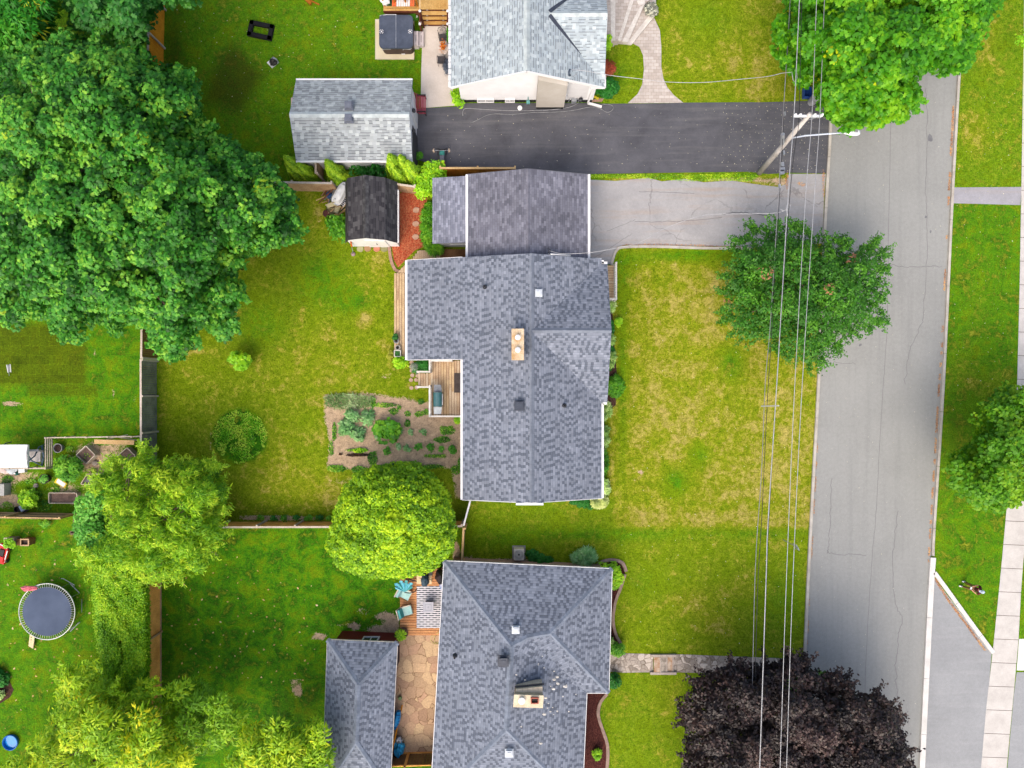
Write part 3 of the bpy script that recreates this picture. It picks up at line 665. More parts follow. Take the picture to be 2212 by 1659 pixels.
CRK = M('crack_dark', A(124, 124, 126), A(112, 112, 114), bump=0)
def crack(line, wd=.03, jit=1.2):
    P_ = smooth_line(line, 10); m = MB(); P_ = [(u + random.gauss(0, jit), v + random.gauss(0, jit)) for u, v in P_]; strip(P_, wd, .004, .0095, m); o = m.build('road_crack', CRK, None, kind='structure')
crack([(1926, 200), (1921, 414), (1916, 700), (1908, 829), (1900, 960), (1893, 1100), (1881, 1244), (1868, 1480), (1866, 1640)], .022, .35)
crack([(2000, 190), (2003, 300), (1999, 414), (2003, 520), (1997, 650), (1990, 700), (1965, 760), (1955, 830)], .025)
crack([(1939, 1104), (1932, 1160), (1928, 1240), (1936, 1310), (1949, 1335), (1940, 1380), (1935, 1460), (1938, 1500), (1930, 1580)], .03)
crack([(1915, 571), (1960, 577), (2033, 576)]); crack([(1796, 1033), (1794, 1110), (1790, 1180), (1795, 1195), (1870, 1200)]); crack([(1800, 783), (1850, 786)], .02)
crack([(1280, 560), (1330, 527), (1365, 505)], .02, .6); crack([(1310, 500), (1372, 475)], .02, .6); crack([(1370, 478), (1440, 479), (1560, 470)], .03, .7); crack([(1560, 463), (1590, 459), (1630, 462), (1660, 466)], .07, .6); crack([(1380, 414), (1450, 416), (1500, 418)], .03, .5)
for k, (u, v, a, b_) in enumerate([(2009, 298, 6, 9), (1995, 220, 3, 8), (2000, 468, 3, 3), (1858, 745, 3, 3), (1860, 560, 0, 0), (1987, 1614, 3, 3), (2013, 1613, 0, 0), (2010, 500, 2, 3)]):
    if a: sheet('road_patch', circle(u, v, a, 10, .35, b_), .0095, M('patch_dark', A(126, 127, 130), A(112, 113, 118)))
# ================================================================== buildings
def roof(parent, faces, mat, name='roof', th=0.14):
    m = MB(); cnt = {}
    key = lambda p: (round(p.x, 3), round(p.y, 3), round(p.z, 3))
    FS = []
    for f in faces:
        f = [Vector(p) for p in f]
        nrm = Vector((0, 0, 0))
        for i in range(len(f)): nrm += f[i].cross(f[(i + 1) % len(f)])
        if nrm.z < 0: f.reverse(); nrm = -nrm
        nrm.normalize(); FS.append((f, nrm))
        for i in range(len(f)): cnt[frozenset((key(f[i]), key(f[(i + 1) % len(f)])))] = cnt.get(frozenset((key(f[i]), key(f[(i + 1) % len(f)]))), 0) + 1
    dn = Vector((0, 0, -th))
    for f, nrm in FS:
        e = Vector((0, 0, 1)).cross(nrm); e = e.normalized() if e.length > 1e-3 else Vector((1, 0, 0)); s = nrm.cross(e)
        fi = len(m.f); m.add(f, [tuple(range(len(f)))]); m.uv[fi] = [(p.dot(e), p.dot(s)) for p in f]
        m.add([p + dn for p in f], [tuple(range(len(f) - 1, -1, -1))])
        for i in range(len(f)):
            a, b = f[i], f[(i + 1) % len(f)]
            if cnt[frozenset((key(a), key(b)))] == 1: m.add([a, a + dn, b + dn, b], [(0, 1, 2, 3)])
    return m.build(name, mat, parent)
def ridge_caps(parent, lines, mat, wd=0.3, up=0.03, name='ridge_cap'):
    """overlapping cap shingles laid along ridges and hips"""
    for a, b in lines:
        a, b = Vector(a), Vector(b); t = b - a; L = t.length; t.normalize(); sd = t.cross(Vector((0, 0, 1))).normalized(); m = MB(); n = max(2, int(L / 0.2))
        for k in range(n):
            p = a + t * (L * k / n); q = a + t * (L * (k + 1.25) / n if k < n - 1 else L); z = 0.02 + up; w2 = wd / 2 * random.uniform(.94, 1.04)
            vs = [p + sd * w2 + Vector((0, 0, -0.045)), p + Vector((0, 0, z)), p - sd * w2 + Vector((0, 0, -0.045)),
                  q + sd * w2 + Vector((0, 0, -0.065)), q + Vector((0, 0, z - 0.02)), q - sd * w2 + Vector((0, 0, -0.065))]
            i = len(m.f); m.add(vs, [(0, 1, 4, 3), (1, 2, 5, 4)])
            for j in (i, i + 1): m.uv[j] = [(k * 1.0 + .5, 0.5)] * 4
        m.build(name, mat, parent)
def walls(parent, pts, mat, name='wall', z0=0.0):
    m = MB(); n = len(pts); ar = sum(pts[i][0] * pts[(i + 1) % n][1] - pts[(i + 1) % n][0] * pts[i][1] for i in range(n))
    if ar < 0: pts = pts[::-1]
    for i in range(n):
        a, b = pts[i], pts[(i + 1) % n]
        m.add([(a[0], a[1], z0), (b[0], b[1], z0), b, a], [(0, 1, 2, 3)])
    return m.build(name, mat, parent)
def siding(name, col, pitch=0.12, vertical=False, dark=0.82):
    t = NT(name, 0.6, 0.3); sp = t.n('SeparateXYZ'); t.l(t.pos(), sp.inputs[0])
    z = t.math('DIVIDE', sp.outputs[0 if vertical else 2], pitch); f = t.math('FRACT', z)
    c = t.scale(t.mix(t.math('LESS_THAN', f, 0.1), col, tuple(x * dark for x in col)), t.rng(t.noise(t.pos(), 2.0, 3), 0.3, 0.7, 0.95, 1.04))
    t.bump(f, 0.4, 0.01); return t.done(c)
WHITE = M('white_trim', A(244, 244, 244), A(232, 233, 235), scale=1.5, rough=0.5, bump=0.03, amt=0.04)
SID_W = siding('white_siding', A(246, 247, 250)); SID_R = siding('red_siding', A(112, 24, 30), 0.11); BRICKW = siding('pale_block_wall', A(226, 226, 228), 0.2)
SID_G = siding('grey_siding', A(190, 194, 198))
GLASS = M('window_glass', A(60, 68, 78), A(44, 50, 58), rough=0.08, spec=0.8, bump=0, amt=0.05)
DARKP = M('dark_plastic', A(58, 60, 66), A(42, 44, 50), rough=0.45, bump=0.05, amt=0.1)
METAL = M('grey_metal', A(190, 194, 200), A(150, 156, 164), rough=0.35, metal=0.5, bump=0.05, amt=0.08)
BLUEG = (A(132, 139, 153), A(101, 109, 123), A(142, 149, 163))
SH_MAIN = shingle('slate_blue_shingles', *BLUEG, cw=0.18, ch=0.15, pd=0.38, pl=0.12, soft=0.05)
SH_MAINC = M('ridge_shingle', A(116, 124, 138), A(128, 136, 150), scale=1.3, rough=0.9, amt=0.15, fine=3)
SH_PURP = shingle('purple_grey_tab_shingles', A(118, 119, 132), A(107, 108, 121), A(130, 131, 144), cw=0.3, ch=0.15, pd=0.3, pl=0.3, tab=0.5, soft=0.26)
SH_LEAN = shingle('grey_tab_shingles', A(134, 138, 154), A(122, 126, 142), A(148, 152, 168), cw=0.3, ch=0.15, pd=0.3, pl=0.3, tab=0.45, soft=0.12)
SH_PALE = shingle('pale_grey_shingles', A(172, 184, 190), A(162, 174, 182), A(188, 199, 204), cw=0.2, ch=0.16, pd=0.2, pl=0.17, dash=0.8, soft=0.05, dashcol=A(86, 94, 104))
SH_GAR = shingle('garage_grey_shingles', A(166, 174, 178), A(152, 159, 164), A(182, 190, 192), cw=0.22, ch=0.17, pd=0.22, pl=0.2, dash=0.75, soft=0.08, dashcol=A(84, 88, 94))
SH_BLACK = shingle('black_shed_shingles', A(72, 71, 75), A(58, 57, 62), A(88, 87, 90), cw=0.3, ch=0.17, pd=0.3, pl=0.15, dash=0.55, soft=0.12, dashcol=A(30, 30, 34))
SH_SOUTH = shingle('slate_shingles', A(128, 136, 151), A(98, 106, 121), A(138, 146, 161), cw=0.18, ch=0.15, pd=0.38, pl=0.12, soft=0.07)
CAP_PALE = M('pale_ridge_shingle', A(176, 188, 192), A(196, 206, 208), scale=1.3, rough=0.9, amt=0.15, fine=3)
CAP_S = M('slate_ridge_shingle', A(112, 122, 138), A(134, 144, 160), scale=1.6, rough=0.9, amt=0.2, fine=3)
CAP_B = M('black_ridge_shingle', A(62, 62, 66), A(84, 84, 86), scale=2, rough=0.9, amt=0.3, fine=4)

def inset(pts, d):
    """move a ccw/cw polygon (xy) inwards"""
    n = len(pts); ar = sum(pts[i][0] * pts[(i + 1) % n][1] - pts[(i + 1) % n][0] * pts[i][1] for i in range(n)); s = 1 if ar > 0 else -1; out = []
    for i in range(n):
        a, b, c = Vector(pts[i - 1][:2]), Vector(pts[i][:2]), Vector(pts[(i + 1) % n][:2])
        t1 = (b - a).normalized(); t2 = (c - b).normalized(); n1 = Vector((-t1.y, t1.x)) * s; n2 = Vector((-t2.y, t2.x)) * s
        k = (n1 + n2); k = k / max(0.2, k.dot(n1)); out.append(b + k * d)
    return out
def gutter(parent, pts, wd=0.12, d=0.11, name='gutter', mat=None, z=-0.05):
    m = MB()
    for a, b in zip(pts[:-1], pts[1:]):
        a = Vector(a) + Vector((0, 0, z)); b = Vector(b) + Vector((0, 0, z)); t = (b - a).normalized() * wd * 0.5
        m.beam(a - t * 0, b + t * 0, wd, d)
    return m.build(name, mat or WHITE, parent)
def roof_vent(parent, u, v, h, s=0.36, mat=None, name='roof_vent', hh=0.2, tilt=0.0):
    p = W(u, v, h); m = MB().box(p + Vector((0, 0, 0.03)), (s * 1.3, s * 1.3, 0.06), 0, 0, tilt).box(p + Vector((0, 0, hh / 2)), (s * .75, s * .75, hh), 0, 0, 0)
    m.box(p + Vector((0, 0, hh)), (s, s, 0.07)); m.box(p + Vector((0, 0, hh + 0.045)), (s * .6, s * .6, 0.03))
    return m.build(name, mat or M('vent_grey', A(120, 126, 140), A(104, 110, 124), rough=0.5), parent)
def stack_pipe(parent, u, v, h, r=0.06):
    p = W(u, v, h); f = MB().lathe(p, [(r * 2.2, 0), (r * 2.0, 0.05), (r * 1.3, 0.12), (r, 0.14), (r, 0.38), (r * 0.7, 0.38), (r * 0.7, 0.2)], 14)
    return f.build('vent_pipe', DARKP, parent, smooth=False)
def window(parent, c, wd, ht, nrm, name='window', frame=None, panes=2):
    """c: centre on the wall; nrm: outward unit xy"""
    n = Vector((nrm[0], nrm[1], 0)).normalized(); t = Vector((-n.y, n.x, 0)); c = Vector(c); rz = math.atan2(t.y, t.x); m = MB()
    for sx in (-1, 1): m.box(c + t * sx * (wd / 2 + .03) + n * .03, (.07, .1, ht + .12), rz)
    for sz in (-1, 1): m.box(c + Vector((0, 0, sz * (ht / 2 + .03))) + n * .032, (wd + .13, .1, .07), rz)
    for k in range(1, panes): m.box(c + t * (wd * (k / panes - .5)) + n * .028, (.05, .07, ht), rz)
    fr = m.build(name, frame or WHITE, parent)
    MB().box(c + n * .012, (wd, .03, ht), rz).build('pane', GLASS, fr)
    return fr

# ------------------------------------------------------------------ middle house
t = thing('house', 'large slate blue shingled bungalow with attached garage in the middle of the picture', 'house', W(1150, 800))
HR = 4.5
eW, eS, eE = 2.4, 3.2, 2.75
xr = W(1148, 0, HR).x
yN = W(0, 560, eE).y; yS = W(0, 1076, eE).y; yw = W(0, 777, 2.4).y
xW = W(880, 0, eW).x; xWs = W(1000, 0, eS).x; xE = W(1300, 0, eE).x; xE2 = W(1312, 0, eE).x
zr = lambda x: HR - (HR - eW) * (xr - x) / (xr - xW)       # west slope
ze = lambda x: HR - (HR - eE) * (x - xr) / (xE - xr)       # east slope
yNr, ySr = yN, yS
# cross gable to the east: ridge as high as the main ridge
yc0, yc1 = W(0, 570, eE).y, W(0, 869, eE).y; ycm = (yc0 + yc1) / 2
xEa = xE                                    # valley feet on the east eave
g0, g1 = Vector((xE, yc0, eE)), Vector((xE, yc1, eE))
gr = Vector((xr, ycm, HR)); ge_ = Vector((xE2, ycm, HR)); hE = eE
WS = [Vector((xr, yN, HR)), Vector((xW, yN, eW)), Vector((xW, yw, eW)), Vector((xWs, yw, zr(xWs))), Vector((xWs, yS, zr(xWs))), Vector((xr, yS, HR))]
ES1 = [Vector((xr, yN, HR)), gr, g0, Vector((xE, yN, eE))]
ES2 = [gr, Vector((xr, yS, HR)), Vector((xE, yS, eE)), g1]
GN = [gr, ge_, Vector((xE2, yc0, eE)), g0]
GS = [gr, g1, Vector((xE2, yc1, eE)), ge_]
rf = roof(t, [WS, ES1, ES2, GN, GS], SH_MAIN)
ridge_caps(t, [(Vector((xr, yN, HR)), Vector((xr, yS, HR))), (gr, ge_)], SH_MAINC)
# walls
fp = [(xW, yN), (xE, yN), (xE, yc0 - .01), (xE2, yc0), (xE2, yc1), (xE, yc1), (xE, yS), (xWs, yS), (xWs, yw), (xW, yw)]
ip = inset([(xW, yN), (xE + .0, yN), (xE2, yN - .3), (xE2, yc1), (xE, yc1), (xE, yS), (xWs, yS), (xWs, yw), (xW, yw)], 0.34)
def zt(x, y):
    z = zr(x) if x < xr else ze(min(x, xE))
    return z - 0.14
wp = []
n_ = len(ip)
for i in range(n_):
    a, b = ip[i], ip[(i + 1) % n_]; wp.append((a.x, a.y, zt(a.x, a.y)))
    if (a.x - xr) * (b.x - xr) < 0:
        f = (xr - a.x) / (b.x - a.x); wp.append((xr, a.y + (b.y - a.y) * f, HR - 0.16))
    if abs(a.x - b.x) < .05 and a.x > xE - .3 and (a.y - ycm) * (b.y - ycm) < 0: wp.append((a.x, ycm, HR - 0.16))
walls(t, wp, SID_W)
# trim, gutters
gutter(t, [(xW - .07, yN, eW), (xW - .07, yw - .02, eW)], 0.14)
gutter(t, [(xWs - .07, yw - .05, zr(xWs)), (xWs - .07, yS, zr(xWs))], 0.13)
gutter(t, [(xE + .06, yN - .05, eE), (xE + .06, yc0 + .02, eE)], 0.13)
gutter(t, [(xE2 - .02, yc1 - .07, eE), (xE + .05, yc1 - .07, eE), (xE + .05, yS, eE)], 0.14)
gutter(t, [(xE + .0, yc0 + .07, eE), (xE2, yc0 + .07, eE)], 0.13)
m = MB()
for a, b in (((xWs, yS, zr(xWs)), (xr, yS, HR)), ((xr, yS, HR), (xE, yS, eE)), ((xW, yN, eW), (xr - 4.1, yN, zr(xr - 4.1))), ((xW, yw, eW), (xWs, yw, zr(xWs)))):
    s_ = Vector((0, -.02 if a[1] < 0 or a[1] == yw else .02, -.09)); MB().beam(Vector(a) + s_, Vector(b) + s_, .03, .16).build('fascia', WHITE, t)
MB().box((xr - .1, yS - .1, HR - .35), (1.6, .12, .5)).build('gable_vent', WHITE, t)
# chimney
cx0, cx1, cy0, cy1 = W(1105, 0, 5.3).x, W(1132, 0, 5.3).x, W(0, 778, 5.3).y, W(0, 710, 5.3).y
def brickmat(name, c1, c2, cm, w_=0.2, h_=0.07):
    t_ = NT(name, 0.9, 0.2); br = t_.n('TexBrick'); mp_ = t_.mapping(t_.pos(), (1, 1, 1), (R(90), 0, 0)); t_.l(mp_, br.inputs[0]); br.inputs['Scale'].default_value = 1
    br.inputs['Brick Width'].default_value = w_; br.inputs['Row Height'].default_value = h_; br.inputs['Mortar Size'].default_value = .008
    br.inputs['Color1'].default_value = (*c1, 1); br.inputs['Color2'].default_value = (*c2, 1); br.inputs['Mortar'].default_value = (*cm, 1); return t_.done(t_.scale(br.outputs[0], t_.rng(t_.noise(t_.pos(), 4, 3), .3, .7, .85, 1.1)))
CHB = brickmat('cream_brick', A(206, 186, 160), A(184, 160, 134), A(150, 140, 126))
ch = MB().box(((cx0 + cx1) / 2 + .0, (cy0 + cy1) / 2, 4.6), (cx1 - cx0 - .1, cy1 - cy0 - .1, 1.3)).build('chimney', CHB, t)
MB().box(((cx0 + cx1) / 2, (cy0 + cy1) / 2, 5.27), (cx1 - cx0, cy1 - cy0, .09)).build('cap', M('lichen_concrete', A(224, 208, 182), A(196, 160, 112), scale=2.2, rough=.95, fine=20), ch)
for vv in (729, 756):
    p = W(1118.5, vv, 5.4); MB().lathe(p - Vector((0, 0, .1)), [(.1, 0), (.11, .14), (.16, .16), (.16, .2), (.03, .24)], 16).build('flue_cap', WHITE, ch)
roof_vent(t, 1163, 633, 4.35, .36, M('white_vent', A(216, 224, 232), A(200, 208, 216), rough=.5), hh=.14)
roof_vent(t, 1122, 876, 4.35, .46, M('dark_vent', A(70, 78, 92), A(60, 66, 80), rough=.5), hh=.25); stack_pipe(t, 1047, 620, 3.85); stack_pipe(t, 1219, 876, 3.75)
# windows and door of the middle house
for (x, y, n) in ((ip[5].x, (yc1 + yS) / 2, (1, 0)), (ip[2].x, ycm, (1, 0)), (ip[2].x, ycm - 2.6, (1, 0))): window(t, (x, y, 1.5), 1.7, 1.2, n)
window(t, ((xWs + xr) / 2, ip[6].y, 1.6), 1.3, 1.0, (0, -1)); window(t, (ip[0].x, (yN + yw) / 2, 1.5), 1.6, 1.1, (-1, 0)); window(t, (ip[7].x, -3.0, 1.5), 1.4, 1.1, (-1, 0))
dr = MB().box((ip[7].x - .03, W(0, 826, 0).y, 1.1), (.06, 1.6, 2.05)).build('door', GLASS, t)
MB().box((ip[7].x - .08, W(0, 826, 0).y, 1.1), (.03, .06, 2.05)).build('handle', WHITE, dr)

# attached garage: lower gable roof of its own, same building
gN = W(0, 377, 2.6).y; gxw, gxe = W(1010, 0, 2.6).x, W(1270, 0, 2.6).x; gxr = (gxw + gxe) / 2; GR = 3.65
roof(t, [[(gxr, gN, GR), (gxr, yN - .3, GR), (gxw, yN - .3, 2.6), (gxw, gN, 2.6)], [(gxr, gN, GR), (gxe, gN, 2.6), (gxe, yN - .3, 2.6), (gxr, yN - .3, GR)]], SH_PURP, 'garage_roof')
ridge_caps(t, [((gxr, gN, GR), (gxr, yN, GR))], M('purple_ridge_shingle', A(124, 125, 138), A(112, 113, 126), scale=1.5, rough=.9, fine=3), .3)
walls(t, [(gxw + .2, yN - .5, 2.45), (gxe - .3, yN - .5, 2.45), (gxe - .3, gN - .3, 2.46), (gxr, gN - .3, GR - .15), (gxw + .2, gN - .3, 2.46)], SID_W, 'garage_wall')
gutter(t, [(gxe + .07, gN + .02, 2.6), (gxe + .07, yN + .02, 2.6), (xE, yN + .02, 2.66)], .15)
gutter(t, [(gxw - .05, gN, 2.62), (gxw - .05, W(0, 558, 2.6).y, 2.62)], .14, name='white_flashing')
m = MB().beam((gxw, gN + .02, 2.52), (gxr, gN + .02, GR - .09), .03, .15).beam((gxr, gN + .02, GR - .09), (gxe, gN + .02, 2.52), .03, .15); m.build('fascia', M('dark_fascia', A(110, 112, 120)), t)
# garage door facing the street
m = MB(); gx_ = gxe - .28
for k in range(4): m.box((gx_, (gN + yN) / 2, .28 + k * .53), (.06, 3.4, .5))
m.build('garage_door', WHITE, t)
# lean-to against the garage
lx0 = W(934, 0, 2.15).x; lN, lS = W(0, 384, 2.15).y, W(0, 526, 2.15).y; lx1 = gxw - .12
roof(t, [[(lx0, lN, 2.12), (lx0, lS, 2.12), (lx1, lS, 2.5), (lx1, lN, 2.5)]], SH_LEAN, 'lean_to_roof', .1)
walls(t, [(lx0 + .25, lS + .25, 2.0), (lx1, lS + .25, 2.38), (lx1, lN - .2, 2.38), (lx0 + .25, lN - .2, 2.0)], SID_W, 'lean_to_wall')
window(t, ((lx0 + lx1) / 2 + .45, lS + .25, 1.45), 1.1, .8, (0, -1), panes=1)
# power mast lying up the roof edge
m = MB(); a = W(1185, 549, 3.8); m.tube([a, W(1190, 549, 3.95), W(1232, 552, 3.4)], .05, 8); m.build('service_mast', WHITE, t, smooth=True)
m = MB(); m.tube([W(1184, 534, 4.0), W(1189, 541, 4.1), W(1183, 545, 4.0), W(1190, 550, 3.9)], .02, 6); m.tube([W(1183, 536, 4.0), W(1186, 548, 3.9)], .015, 6); m.build('mast_cable', DARKP, t, smooth=True)

# ------------------------------------------------------------------ north house
t = thing('house', 'white sided house under a pale grey roof with black valleys, north of the dark driveway', 'house', W(1140, 100))
e, r_ = 2.9, 5.0
xw, xe_, xr2 = W(973, 0, e).x, W(1305, 0, e).x, W(1138, 0, r_).x; yS = W(0, 188, e).y; yN = 34.0
zE = lambda x: r_ - (r_ - e) * (x - xr2) / (xe_ - xr2)
xv = W(1187, 0, 4.35).x; zv = zE(xv); ym = W(0, 29, zv).y; half = (xe_ - xv)   # cross gable on the east slope
vS = Vector((xe_, W(0, 183, e).y, e)); vN = Vector((xe_, 2 * ym - vS.y, e)); vp = Vector((xv, ym, zv)); gE = Vector((xe_, ym, zv))
roof(t, [[(xr2, yS, r_), (xr2, yN, r_), (xw, yN, e), (xw, yS, e)],
         [(xr2, yN, r_), (xr2, yS, r_), (xe_, yS, e), vS, vp, vN, (xe_, yN, e)]], SH_PALE)
roof(t, [[vp, vS, (xe_ + .02, vS.y, e), gE], [vp, gE, vN]], SH_PALE, 'cross_gable_roof')
ridge_caps(t, [((xr2, yS, r_), (xr2, yN, r_)), (vp, gE)], CAP_PALE, .34)
m = MB().beam(vp + Vector((0, -.1, .03)), vS + Vector((-.25, .15, .03)), .22, .03).beam(vp + Vector((0, .1, .03)), vN + Vector((-.25, -.15, .03)), .22, .03); m.build('valley_flashing', M('black_flashing', A(66, 72, 86), A(54, 60, 74), rough=.5), t)
yw_ = yS + .28; wx0, wx1 = W(997, 0, 0).x, W(1279, 0, 0).x
walls(t, [(wx0, yw_, 2.9), (xr2, yw_, r_ - .2), (wx1, yw_, 2.95), (wx1, yN - .4, 2.9), (xr2, yN - .4, r_ - .2), (wx0, yN - .4, 2.9)], SID_W, z0=.45)
walls(t, [(wx0 + .04, yw_ + .04, .46), (wx1 - .04, yw_ + .04, .46), (wx1 - .04, yN - .44, .46), (wx0 + .04, yN - .44, .46)], M('black_foundation', A(40, 42, 46), A(30, 32, 36)), 'foundation')
m = MB()
for a, b in (((xw, yS, e), (xr2, yS, r_)), ((xr2, yS, r_), (xe_, yS, e))): m.beam(Vector(a) + Vector((0, -.02, -.1)), Vector(b) + Vector((0, -.02, -.1)), .05, .2)
for a, b in (((xw + .4, yS + .14, e + .02), (xr2, yS + .14, r_ - .24)), ((xr2, yS + .14, r_ - .24), (xe_ - .3, yS + .14, e))): m.beam(Vector(a), Vector(b), .27, .02)
m.build('fascia', WHITE, t)
gutter(t, [(xw - .06, yS, e), (xw - .06, yN, e)], .13); gutter(t, [(xe_ + .06, W(0, 160, e).y, e), (xe_ + .06, yS - .02, e), (W(1276, 0, e).x, yS - .02, e)], .1)
for k in range(15): MB().box((xw - .02, yS + .35 + k * .38, e + .03), (.2, .03, .02)).build('gutter_bracket', METAL, t)
# stucco bump-out standing before the gable
bx0, bx1 = W(1158, 0, 0.4).x, W(1218, 0, .4).x; by = W(0, 231, .4).y
zt0, zt1 = r_ - .3 - abs(bx0 - xr2) * .42, r_ - .3 - abs(bx1 - xr2) * .42
m = MB(); b0 = by; b1 = yw_ + .02
vs = [(bx0, b0, .35), (bx1, b0, .35), (bx1, b1, .35), (bx0, b1, .35), (bx0, b0, zt0 - .25), (bx1, b0, zt1 - .25), (bx1, b1, zt1), (bx0, b1, zt0)]
m.add(vs, [(3, 2, 1, 0), (4, 5, 6, 7), (0, 1, 5, 4), (1, 2, 6, 5), (2, 3, 7, 6), (3, 0, 4, 7)]); bo = m.build('stucco_chimney_breast', M('beige_stucco', A(198, 192, 184), A(184, 178, 168), scale=.8, rough=.9, amt=.06), t)
MB().box(((bx0 + bx1) / 2, (b0 + b1) / 2 + .02, .18), (bx1 - bx0 - .06, b1 - b0, .36)).build('plinth', M('black_plinth', A(34, 36, 40)), bo)
# basement windows, cameras, pipes and meters on the gable
for u0, u1 in ((1033, 1065), (1093, 1110)): window(t, (W((u0 + u1) / 2, 0, .3).x, yw_ - .01, .42), (u1 - u0) * S, .3, (0, -1), 'basement_window', panes=2)
p = W(1106 + 67 / 4, 0, 2.0); p.y = yw_ - .25
d_ = MB().lathe(Vector((W(1123, 0, .6).x, W(0, 233, .6).y, .45)), [(.02, 0), (.12, .02), (.15, .1), (.15, .16), (.06, .2)], 20).build('round_white_vent', WHITE, t)
m = MB(); m.tube([(W(1141, 0, 1).x, yw_ - .04, .35), (W(1141, 0, 1).x, yw_ - .04, .95)], .025, 8); m.box((W(1141, 0, .5).x, yw_ - .14, .42), (.22, .2, .12)); m.build('water_tap', M('teal_tap', A(120, 190, 190), A(90, 150, 150)), t)
xx = W(1222, 0, 2).x
m = MB(); m.tube([(xx, yw_ - .06, 3.2), (xx, yw_ - .06, 1.35)], .06, 10); m.tube([(xx, yw_ - .06, 1.35), (xx - .05, yw_ - .06, .8), (xx - .2, yw_ - .1, .55)], .035, 8); m.build('conduit', METAL, t, smooth=True)
MB().box((xx, yw_ - .1, 1.15), (.26, .18, .36)).build('junction_box', WHITE, t)
m = MB(); m.box((W(1240, 0, .7).x, yw_ - .14, .62), (.32, .2, .34)); m.tube([(W(1229, 0, .7).x, yw_ - .1, .4), (W(1230, 0, .7).x, yw_ - .1, .85), (W(1238, 0, .7).x, yw_ - .1, .88)], .03, 8)
m.tube([(W(1245, 0, .7).x, yw_ - .12, .85), (W(1251, 0, .7).x, yw_ - .12, .7), (W(1250, 0, .7).x, yw_ - .12, .4)], .025, 8); m.build('gas_meter', METAL, t)
m = MB(); m.lathe((W(1255, 0, .9).x, yw_ - .13, .72), [(.12, 0), (.13, .14), (.05, .2), (.02, .38)], 12); m.build('electric_meter', DARKP, t)
xx = W(1275, 0, 1.5).x
m = MB(); m.beam((xx + .12, yw_ - .08, 2.85), (xx, yw_ - .08, .25), .13, .1); m.beam((xx, yw_ - .09, .17), (xx + .9, yw_ - .3, .1), .14, .1); m.build('downspout', WHITE, t)
MB().box((W(1246, 0, 1.6).x, yw_ - .015, 1.75), (1.4, .02, 2.1)).build('block_wall_panel', BRICKW, t)
m = MB(); a = W(1229, 163, 3.9); m.tube([a, W(1229, 155, 4.3), W(1231, 150, 4.55)], .05, 10); m.lathe(W(1228, 164, 3.75), [(.13, 0), (.14, .08), (.06, .16)], 14); m.build('service_mast', M('dark_metal', A(70, 84, 104), rough=.4), t)
m = MB(); m.tube([W(1232, 150, 4.5), W(1240, 152, 4.6), W(1250, 150, 4.5), W(1246, 160, 4.2), W(1236, 166, 3.9), W(1232, 158, 4.2)], .018, 6); m.build('mast_cable', METAL, t)
window(t, (wx1 + .01, 20.5, 1.7), 1.6, 1.2, (1, 0)); window(t, (wx0 - .01, 22, 1.7), 1.4, 1.1, (-1, 0)); MB().box((wx1 + .03, 25.5, 1.15), (.06, 1.0, 2.1)).build('door', M('grey_door', A(120, 124, 130)), t)

# ------------------------------------------------------------------ grey garage of the north house
t = thing('garage', 'detached garage under a light grey gable roof with two box vents', 'garage', W(765, 262))
e, r_ = 2.5, 3.75; x0, x1 = W(639.5, 0, e).x, W(891, 0, e).x; y0, y1 = W(0, 347, e).y, W(0, 173, e).y; yr = W(0, 247, r_).y
roof(t, [[(x0, yr, r_), (x1, yr, r_), (x1, y1, e), (x0, y1, e)], [(x0, yr, r_), (x0, y0, e), (x1, y0, e), (x1, yr, r_)]], SH_GAR)
ridge_caps(t, [((x0, yr, r_), (x1, yr, r_))], CAP_PALE, .36)
walls(t, [(x0 + .25, y0 + .3, 2.36), (x1 - .08, y0 + .3, 2.36), (x1 - .08, yr, r_ - .16), (x1 - .08, y1 - .3, 2.36), (x0 + .25, y1 - .3, 2.36), (x0 + .25, yr, r_ - .16)], SID_W)
gutter(t, [(x0, y0 - .05, e), (x1, y0 - .05, e)], .1); gutter(t, [(x0, y1 + .05, e), (x1, y1 + .05, e)], .1)
roof_vent(t, 754, 229, 3.62, .4); roof_vent(t, 754, 257, 3.66, .42)
m = MB().box((x1 - .04, (yr + y1) / 2 - .2, 1.05), (.05, 1.0, 2.1)); m.build('side_door', WHITE, t)
m = MB()
for k in range(4): m.box((x1 - .05, (yr + y0) / 2 - .1, .28 + k * .52), (.05, 2.5, .49))
m.build('garage_door', M('dark_door', A(70, 70, 74)), t)
for y_ in (yr + .9, yr - .35): MB().lathe((x1 + .02, y_, 2.0), [(.09, 0), (.12, .05), (.12, .2), (.03, .28)], 12).build('wall_lamp', DARKP, t)
m = MB().box((x0 + .05, yr + .55, 3.0 - .25), (.3, 1.4, .8)); m.build('wall_hood', M('pink_hood', A(214, 196, 188)), t)
MB().box((x0 + .05, y0 + 1.1, .75), (.3, 1.1, .9)).build('wall_box', M('brown_box', A(96, 74, 68)), t)

